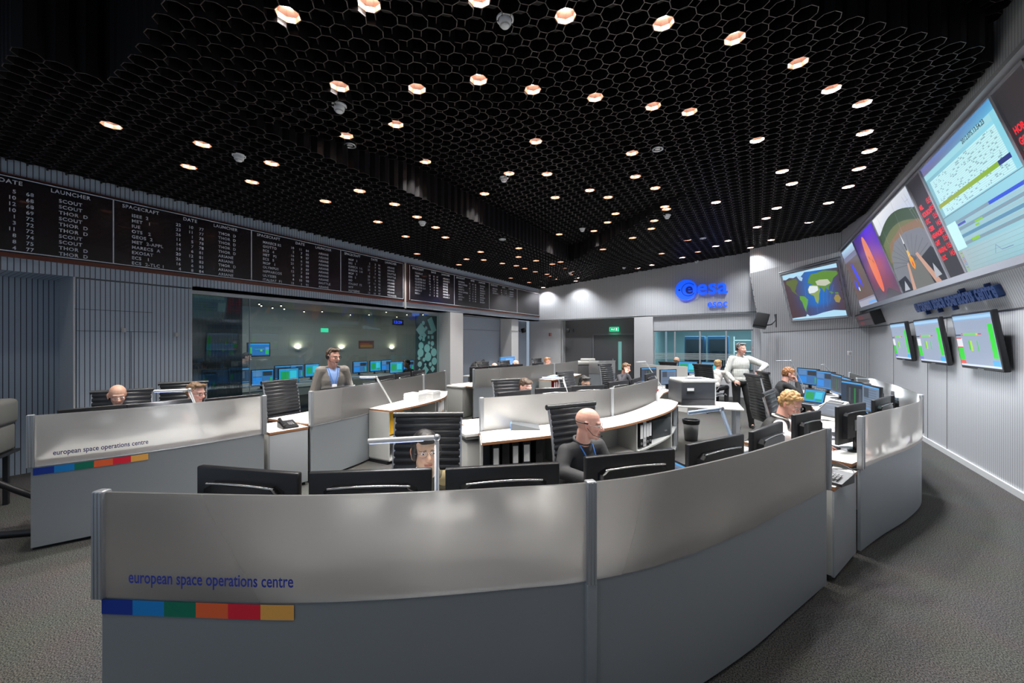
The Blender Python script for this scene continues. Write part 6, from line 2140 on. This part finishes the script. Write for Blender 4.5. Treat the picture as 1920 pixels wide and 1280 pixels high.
# front console
person('seated person with dark hair and glasses in camouflage jacket behind the white lamp', crown_at(797, 808, 1.24), (.62, -.78), (16, -4), skin='asian', hair='fringe', haircol='dark', shirt=('camouflage', (.06, .05, .025, 1), 'camo', (.22, .17, .08, 1)),
       lean=.26, glasses='wire', voxel=.0062, collar=('collar_white', (.6, .58, .52, 1)))
person('bald seated person with wire glasses and blue lanyard in dark grey sweater', crown_at(1105, 765, 1.27), (.9, -.42), (38, 8), skin='pink', shirt=('sweater_charcoal', (.030, .030, .032, 1)), lean=.10, glasses='wire', headset=2, lanyard=(.02, .15, .5, 1), voxel=.0062,
       collar=('collar_grey', (.035, .035, .037, 1)), wristL=V3((-.02, .42, .80)), wristR=V3((.16, .44, .80)), elbowR=V3((.26, .14, .82)))
person('writing person with curly blond hair in white shirt and dark waistcoat', crown_at(1492, 738, 1.255), (.88, -.05), (-28, 30), skin='pink', hair='wavy', haircol='blond', shirt=('shirt_white_pink', (.72, .62, .60, 1)), lean=.20, glasses='wire', vest=('waistcoat_dark', (.025, .025, .024, 1)),
       voxel=.0062, brow=(.3, .18, .1), wristL=V3((-.06, .46, .97)), elbowL=V3((-.28, .40, .80)), handL={'fwd': (.5, .0, .85), 'palm': (0, -1, 0), 'curl': .7}, wristR=V3((.12, .50, .79)), elbowR=V3((.30, .20, .86)), collar=('collar_white', (.6, .58, .52, 1)))
person('seated person with ginger hair in black jacket, hand at mouth, right console', crown_at(1482, 690, 1.28), (.92, .25), (-10, 18), skin='pink', hair='wavy', haircol='ginger', shirt=('jacket_black', (.012, .012, .013, 1)), lean=.14, voxel=.008,
       wristR=V3((.10, .30, 1.02)), elbowR=V3((.26, .30, .80)), handR={'fwd': (-.5, -.2, .8), 'palm': (0, -1, .2), 'curl': .8})
# standing person with the striped shirt
st = ([V3((-.13, .05, .50)), V3((.09, .02, .50))], [V3((-.20, .02, .09)), V3((.10, .0, .09))])
person('standing person in striped light shirt and black trousers leaning on a chair', at_depth(1389, 643, 8.3), (.40, -.92), (26, 2), pose='stand', skin='pink', hair='short', haircol='grey', shirt=('shirt_striped', (.58, .58, .54, 1), 'stripe', (.26, .27, .26, 1)), trousers=('trousers_black', (.008, .008, .009, 1)),
       lean=.0, voxel=.007, brow=(.05, .04, .03), headset=-1, collar=('collar_pale', (.5, .5, .47, 1)), stance=st, bulk=1.14,
       elbowL=V3((-.43, .10, 1.30)), wristL=V3((-.26, .28, 1.22)), handL={'fwd': (.8, .25, -.2), 'palm': (0, 0, -1), 'curl': .7},
       elbowR=V3((.27, -.03, 1.14)), wristR=V3((.19, .15, .98)), handR={'fwd': (-.7, .4, -.3), 'palm': (0, -1, -.2), 'curl': .9})
person('seated person with blond hair in white shirt seen from behind at the window desk', crown_at(1347, 675, 1.28), (.35, .94), (-15, 5), skin='pink', hair='wavy', haircol='blond', shirt=('shirt_offwhite', (.62, .58, .55, 1)), voxel=.010)
person('seated person in dark suit seen from behind at the window desk', crown_at(1269, 669, 1.29), (.28, .96), (-20, 6), skin='fair', hair='ring', haircol='lightbrown', shirt=('suit_black', (.012, .012, .014, 1)), voxel=.010)
person('seated person in dark jumper holding a phone to the ear in mid room', crown_at(1176, 681, 1.26), (.93, -.3), (12, 18), skin='pink', hair='short', haircol='lightbrown', shirt=('jumper_slate', (.05, .05, .06, 1)), lean=.16, voxel=.009,
       wristR=V3((.12, .30, 1.03)), elbowR=V3((.27, .26, .80)), handR={'fwd': (-.3, -.2, .9), 'palm': (-.6, -.6, .2), 'curl': .8})
person('seated brown haired person looking down at the middle console', crown_at(988, 711, 1.245), (.85, -.5), (10, 22), skin='pink', hair='short', haircol='brown', shirt=('shirt_blue_grey', (.12, .14, .18, 1)), lean=.14, voxel=.009)
person('seated dark haired person wearing a headset at the middle console', crown_at(1097, 705, 1.26), (.75, -.65), (0, 10), skin='tan', hair='long', haircol='dark', shirt=('blouse_dark', (.03, .03, .035, 1)), lean=.06, voxel=.009, headset=1)
# far console
person('far seated bald person, leftmost of the three at the farthest console', crown_at(929, 681, 1.19), (.95, -.3), (5, 24), skin='pink', shirt=('shirt_navy', (.04, .05, .09, 1)), lean=.14, voxel=.012)
person('far seated balding person, middle of the three at the farthest console', crown_at(968, 675, 1.25), (.9, -.4), (20, 10), skin='pink', hair='ring', haircol='brown', shirt=('shirt_navy', (.04, .05, .09, 1)), lean=.10, voxel=.012)
person('far seated person with reddish hair and pale collar, rightmost at the farthest console', crown_at(1027, 670, 1.27), (.9, -.4), (25, 8), skin='pink', hair='short', haircol='ginger', shirt=('shirt_pale_blue', (.4, .48, .58, 1)), lean=.10, voxel=.012)
# left console
person('bald seated person with glasses in pale shirt at the far left', crown_at(221, 722, 1.285), (.93, -.35), (12, 16), skin='fair', shirt=('shirt_cream', (.5, .5, .45, 1)), lean=.12, glasses='wire', voxel=.007)
person('seated person with brown hair and dark glasses at the left console', crown_at(369, 718, 1.275), (.96, .1), (18, 10), skin='pink', hair='short', haircol='lightbrown', shirt=('shirt_dark_blue', (.04, .05, .08, 1)), lean=.10, glasses='dark', voxel=.0075)
person('standing person in grey jacket and blue shirt with lanyard before the glass wall', at_depth(625, 653, 5.75), (.90, -.42), (30, 6), pose='stand', skin='pink', hair='short', haircol='brown', shirt=('shirt_sky', (.28, .42, .75, 1)), jacket=('jacket_tweed_grey', (.16, .145, .13, 1)),
       lean=.04, glasses='dark', headset=1, lanyard=(.02, .08, .4, 1), voxel=.0075, trousers=('trousers_dark', (.015, .015, .018, 1)))
# ---------------------------------------------------------------- room behind the glass wall
X0, X1 = WL - .36, -13.2
rw_m = mat('side_room_wall', (.34, .34, .31, 1), .6)
rc_m = mat('side_room_ceiling', (.12, .12, .11, 1), .7)
rf_m = mat('side_room_carpet', (.04, .045, .05, 1), .9)
quadwall('wall_side_room', [(X1, -.2, 0), (X1, 13.2, 0), (X1, 13.2, 3.2), (X1, -.2, 3.2)], rw_m, .1)
quadwall('wall_side_room.001', [(X0 - .1, 13.2, 0), (X1, 13.2, 0), (X1, 13.2, 3.2), (X0 - .1, 13.2, 3.2)], rw_m, -.1)
quadwall('wall_side_room.002', [(X0 - .5, 1.1, 0), (X1, 1.1, 0), (X1, 1.1, 3.2), (X0 - .5, 1.1, 3.2)], rw_m, .1)
struct(MB().box(((X0 + X1) / 2 - .05, 6.6, 2.88), (X0 - X1 - .1, 13.2, .04)).build('ceiling.002', rc_m))
# small ceiling spots
star = mat('spot_bulb', (1, 1, 1, 1), .3, 0, (1, .82, .55, 1), 12.)
p0 = None
random.seed(3)
for px, py in ((457, 577), (486, 570), (527, 573), (511, 577), (527, 583), (490, 573), (504, 599), (533, 579), (488, 587), (527, 587), (530, 582), (551, 606), (496, 606), (536, 609), (570, 584), (576, 591), (604, 584), (612, 588), (606, 594), (611, 597), (657, 590), (549, 598), (580, 606), (629, 602), (692, 590), (724, 585), (763, 590), (715, 602), (683, 598), (793, 590), (744, 594)):
    p = at(px, py, 2.80)
    if p.x < X1 + .2: 
        continue
    if p0 is None:
        t = thing('spot_light', 'tiny warm ceiling spot glowing in the room behind the glass', 'ceiling light', p, 0, 'warm spots in the room behind the glass')
        MB().cyl((0, 0, 0), (0, 0, .04), .03, n=10).build('housing', blackpl, t)
        MB().ell((0, 0, -.004), (.018, .018, .012), 8, 6).build('bulb', star, t)
        p0 = t; pk = kid_tree(t)
    else:
        t = copy_tree(p0, pk); t.location = p
area_lamp('side_room_glow', (-10.5, 7, 2.78), (0, 0, 0), 3.5, 120, (1, .95, .9), 11)
area_lamp('side_room_screens', (-10, 5.5, 1.5), (0, PI / 2, 0), 2.5, 20, (.35, .6, 1), 5)
# wall washers
p0 = None
for px, lb in ((559, 'first wall lamp from the left on the back wall behind the glass'), (641, 'wall lamp just above the person in grey jacket, behind the glass'), (735, 'rightmost wall lamp on the back wall behind the glass')):
    q = at_wall(px, 655, X1 + .12)
    t = thing('wall_lamp', lb, 'lamp', q)
    MB().lathe([(.0001, -.05), (.09, -.02), (.1, .02), (.085, .02), (.0001, -.03)], 16).build('bowl', white_pl, t)
    MB().ell((0, 0, .0), (.05, .05, .02)).build('bulb', mat('washer_bulb', (1, 1, 1, 1), .3, 0, (1, .9, .65, 1), 12.), t)
    l = area_lamp('wall_lamp_light', (q.x - .02, q.y, q.z + .05), (PI, 0, 0), .12, 9, (1, .88, .62))
# wall screens seen through the glass
def flat_screen(label, y0, y1, z0, z1, pic, x=X1 + .15, name='wall_screen', cat='screen'):
    t = thing(name, label, cat, (x, (y0 + y1) / 2, (z0 + z1) / 2))
    MB().rbox((-.03, 0, 0), (.06, y1 - y0, z1 - z0), .01).build('housing', blackpl, t)
    pic(y1 - y0 - .06, z1 - z0 - .06).placed(frame3((.003, -(y1 - y0) / 2 + .03, -(z1 - z0) / 2 + .03), (0, 1, 0), (0, 0, 1))).build('display', scr, t)
    return t
def pic_blue(w, h):
    p = Picture(w, h, C3(0x1268b0))
    p.rect(0, .9, 1, 1, C3(0x2a90e0)).rect(0, 0, 1, .08, C3(0x1a58a0)).rect(.03, .1, .15, .7, C3(0x18b840)).rect(.8, .1, .97, .45, C3(0x20b848)).rect(.8, .45, .97, .7, C3(0x5a90d8)).rect(.3, .5, .75, .56, C3(0x28a060)).rect(.55, .35, .65, .5, C3(0x70c83c))
    return p
def pic_map(w, h):
    p = Picture(w, h, C3(0x0a70b8)); p.rect(0, 0, 1, .12, C3(0x1080d0)); return p
a, b_ = at_wall(384, 660, -12.4), at_wall(442, 660, -12.4)
flat_screen('blue status screen seen through the curtain behind the glass', a.y, b_.y, at_wall(384, 671, -12.4).z, at_wall(384, 642, -12.4).z, pic_blue, -12.4)
a, b_ = at_wall(464, 660, -12.4), at_wall(507, 660, -12.4)
flat_screen('second blue status screen behind the glass, right of the curtain', a.y, b_.y, at_wall(464, 669, -12.4).z, at_wall(464, 642, -12.4).z, pic_blue, -12.4)
a, b_ = at_wall(671, 640, X1 + .1), at_wall(702, 640, X1 + .1)
def pic_warm(w, h):
    p = Picture(w, h, C3(0x3a1c18)); p.rect(.1, .15, .9, .5, C3(0x6a4a18)).rect(.1, .55, .7, .7, C3(0x7a2a1c)); return p
flat_screen('small dark red picture screen on the back wall behind the glass', a.y, b_.y, at_wall(671, 655, X1 + .1).z, at_wall(671, 637, X1 + .1).z, pic_warm, X1 + .1)
pc = Picture(.36, .16, C3(0x0a0a12)); pc.text(.05, .2, '13:29', .13, C3(0x2848ff, 1.6), .003)
q = at_wall(747, 604, X1 + .13)
t = thing('digital_clock', 'blue digit clock glowing at upper right behind the glass', 'clock', q)
MB().rbox((-.03, 0, 0), (.05, .62, .24), .01).build('case', blackpl, t)
pc.mb.v = [(v[0] * 1.6, v[1] * 1.3, v[2]) for v in pc.mb.v]
pc.placed(frame3((.0, -.29, -.1), (0, 1, 0), (0, 0, 1))).build('digits', scr, t)
# door with a green sign in the side room
q = at_wall(597, 665, X1 + .03)
dd = struct(MB().box((X1 + .03, q.y, 1.02), (.05, 1.1, 2.04)).build('door_2', mat('door_dark_blue', (.03, .05, .06, 1), .5)))
q2 = at_wall(609, 642, X1 + .12)
t = thing('exit_sign', 'tiny green exit sign above the dark door behind the glass', 'sign', (X1 + .1, q2.y, 2.2))
MB().rbox((0, 0, 0), (.05, .28, .14), .01).build('housing', green, t)
# curtain
cm = bpy.data.materials.new('curtain_sheer'); cm.use_nodes = True
nt = cm.node_tree; nt.nodes.clear()
out = nt.nodes.new('ShaderNodeOutputMaterial'); tr = nt.nodes.new('ShaderNodeBsdfTransparent'); df = nt.nodes.new('ShaderNodeBsdfDiffuse'); df.inputs[0].default_value = (.10, .13, .17, 1)
ms = nt.nodes.new('ShaderNodeMixShader'); ms.inputs[0].default_value = .72
nt.links.new(tr.outputs[0], ms.inputs[1]); nt.links.new(df.outputs[0], ms.inputs[2]); nt.links.new(ms.outputs[0], out.inputs[0])
pts = [Vector((X0 - .18 + .035 * math.sin(k * 1.35), 2.72 + k * .0105)) for k in range(95)]
t = tag(MB().band(pts, .0, 2.86, .002).build('curtain', cm), 'sheer grey curtain hanging in folds behind the left end of the glass', 'curtain')
# desks, monitors and people in the side room
def room_desk(x, y, l, lb):
    t = thing('desk', lb, 'desk', (x, y, 0), 0)
    MB().rbox((0, 0, .73), (.8, l, .03), .006).build('worktop', mat('worktop_dim', (.3, .3, .3, 1), .5), t)
    for s in (-1, 1): MB().box((0, s * (l / 2 - .05), .357), (.7, .04, .714)).build('leg', side_m, t)
room_desk(-9.4, 4.6, 3.2, 'near long desk of monitors behind the glass wall')
room_desk(-10.6, 6.3, 5.4, 'far long desk of monitors behind the glass wall')
room_desk(-9.6, 9.0, 2.6, 'desk of monitors at the right end behind the glass wall')
gS = 'lit monitors in the room behind the glass'
mk = [(470, 513, 690, -9.3, 'blue', 'blue monitor with bright shape behind the glass, near left'), (521, 560, 692, -9.3, 'cyan', 'blue green monitor behind the glass beside the chair top'), (514, 545, 682, -10.4, 'dark', 'dark monitor behind the glass in the far row, first'),
      (541, 568, 680, -10.5, 'blue', 'blue monitor behind the glass in the far row, second'), (571, 598, 683, -10.5, 'cyan', 'blue green monitor behind the glass in the far row, third'), (361, 404, 698, -9.0, 'blue', 'monitor glowing behind the curtain at the left end of the glass'),
      (661, 688, 682, -10.6, 'blue', 'blue framed monitor behind the glass right of the person in grey'), (693, 714, 680, -10.6, 'cyan', 'greenish monitor behind the glass, middle right'), (714, 733, 679, -10.6, 'blue', 'small blue monitor behind the glass, middle right'),
      (730, 755, 689, -9.5, 'cyan', 'teal monitor behind the glass near its right end'), (755, 776, 680, -9.8, 'blue', 'blue edged monitor behind the glass beside the poster'), (425, 468, 686, -10.2, 'dark', 'dim monitor behind the glass beside the curtain edge')]
for l, r, py, x, kind, lb in mk:
    a, b_ = at_wall(l, py, x), at_wall(r, py, x)
    w = max(.4, abs(b_.y - a.y))
    t = monitor(kind, x, (a.y + b_.y) / 2 + .28, x, (a.y + b_.y) / 2 - .28, lb, gS, dz=.0)
    t.scale = (w / .56, 1, 1)
def pic_fn(w, h): return pic_blue(w, h)
person('person in grey shirt leaning over desks far behind the glass', (-11.2, 5.2, 1.5), (.7, .7), (10, 20), pose='stand', skin='fair', hair='short', haircol='dark', shirt=('shirt_side_grey', (.14, .14, .14, 1)), lean=.25, voxel=.013)
person('dark silhouette of a person standing behind the sheer curtain', (-9.6, 3.45, 1.66), (-.9, .3), (0, 0), pose='stand', skin='tan', hair='short', haircol='dark', shirt=('shirt_side_dark', (.02, .02, .022, 1)), voxel=.013)
person('seated person in dark top behind the right end of the glass', (-9.0, 8.55, 1.24), (-.2, -.95), (0, 15), skin='tan', hair='short', haircol='dark', shirt=('shirt_side_dark', (.02, .02, .022, 1)), voxel=.013)
# poster of discs and squares on the glass end
ps = mat('poster_teal', (.34, .56, .56, 1), .5)
t = thing('poster', 'tall dark decal panel of pale discs and tilted squares at the glass end', 'poster', (GX - .06, 8.42, 0))
bk = MB(); bk.box((-.01, 0, 1.36), (.008, .86, 2.36)); bk.build('backing', mat('poster_dark', (.03, .045, .05, 1), .5), t)
sh_ = MB()
def disc_(y, z, r, n=20):
    sh_.add([(.0, y + r * math.cos(2 * PI * k / n), z + r * math.sin(2 * PI * k / n)) for k in range(n)], [tuple(range(n))])
def sq_(y, z, w, h, a):
    c, s = math.cos(R(a)), math.sin(R(a))
    sh_.add([(0, y + c * u * w - s * v * h, z + s * u * w + c * v * h) for u, v in ((-1, -1), (1, -1), (1, 1), (-1, 1))], [(0, 1, 2, 3)])
sq_(.22, 2.27, .10, .22, 28); sq_(-.22, 2.12, .14, .14, 45); disc_(-.13, 2.32, .06); disc_(-.02, 2.18, .05)
for y, z, w in ((.10, 2.06, .05), (.20, 2.06, .05), (-.10, 1.97, .07), (-.25, 1.90, .06), (.08, 1.92, .04), (.24, 1.92, .05), (-.12, 1.86, .05)): sq_(y, z, w, w, 45 if w > .05 else 0)
for y, z, r in ((-.22, 1.68, .10), (.02, 1.60, .12), (-.24, 1.48, .12), (.24, 1.74, .07), (.30, 1.48, .12), (.06, 1.36, .13), (.32, 1.22, .11), (.20, 1.62, .04), (.10, 1.76, .05), (-.10, 1.28, .06), (-.27, 1.16, .08), (.15, 1.14, .06), (-.05, 1.14, .04), (-.30, 1.33, .05)): disc_(y, z, r)
for y, z, w in ((-.05, .98, .10), (.25, 1.0, .07), (-.28, .98, .05)): sq_(y, z, w, w, 45)
for v in range(0): pass
sh_.v = [(v[0] + .0, v[1], v[2]) for v in sh_.v]
o = sh_.build('shapes', ps, t)
o.location = (-.004, 0, 0)

# ---------------------------------------------------------------- bright office behind the back windows
bo = mat('office_wall_teal', (.25, .38, .40, 1), .6)
y0, y1 = BK + .4, BK + 5.2
quadwall('wall_office', [(-3.6, y1, 0), (2.4, y1, 0), (2.4, y1, 3), (-3.6, y1, 3)], bo, .1)
quadwall('wall_office.001', [(-3.75, y0, 0), (-3.75, y1, 0), (-3.75, y1, 3), (-3.75, y0, 3)], bo, .05)
quadwall('wall_office.002', [(2.4, y0, 0), (2.4, y1, 0), (2.4, y1, 3), (2.4, y0, 3)], bo, -.05)
struct(MB().box((-.65, (y0 + y1) / 2, 2.72), (6, y1 - y0, .04)).build('ceiling.003', mat('office_ceiling', (.3, .34, .36, 1), .7)))
area_lamp('office_strip', (-1.2, BK + 2.4, 2.68), (0, 0, 0), 3.5, 170, (.75, .92, 1), 1.2)
t = thing('ceiling_lamp', 'bright ceiling panel lamps in the office behind the back windows', 'ceiling light', (-1.4, BK + 3.2, 2.66))
for k in range(2): MB().box((k * 1.6, 0, 0), (.9, .35, .03)).build('panel', mat('lit_panel', (1, 1, 1, 1), .4, 0, (.85, .97, 1, 1), 3.), t)
for k, (x, c, lb) in enumerate(((-2.05, (.02, .10, .22, 1), 'dark blue server cabinet behind the second back window'), (-1.25, (.02, .12, .26, 1), 'blue server cabinet behind the second back window, nearer its right bar'))):
    t = thing('server_cabinet', lb, 'cabinet', (x, BK + 2.4, 0))
    MB().rbox((0, 0, 1), (.7, .7, 2.0), .02).build('body', mat('rack_blue_%d' % k, c, .4), t)
    MB().rbox((0, -.355, 1), (.6, .02, 1.8), .01).build('door', mat('rack_door', (.03, .05, .07, 1), .3), t)
    MB().box((.2, -.37, 1.0), (.03, .02, .2)).build('handle', alu, t)
for k, (x, lb) in enumerate(((-.35, 'white shelf rack behind the third back window'), (.85, 'white shelf rack behind the fourth back window'))):
    t = thing('shelf_rack', lb, 'shelf', (x, BK + 4.0, 0))
    for z in (.5, .95, 1.4, 1.85): MB().rbox((0, 0, z), (.9, .4, .03), .004).build('board', mat('rack_white', (.65, .75, .78, 1), .5), t)
    for s in (-1, 1): MB().box((s * .44, 0, 1), (.03, .4, 2)).build('upright', MAT['rack_white'], t)
    bb_ = MB()
t = thing('storage_box', 'red box on the shelf behind the third back window', 'box', (-.1, BK + 3.95, 1.415))
MB().rbox((0, 0, .12), (.22, .2, .24), .01).build('body', mat('box_red', (.45, .05, .05, 1), .5), t)
MB().box((0, -.102, .14), (.1, .004, .06)).build('label_plate', MAT['paper_white'], t)
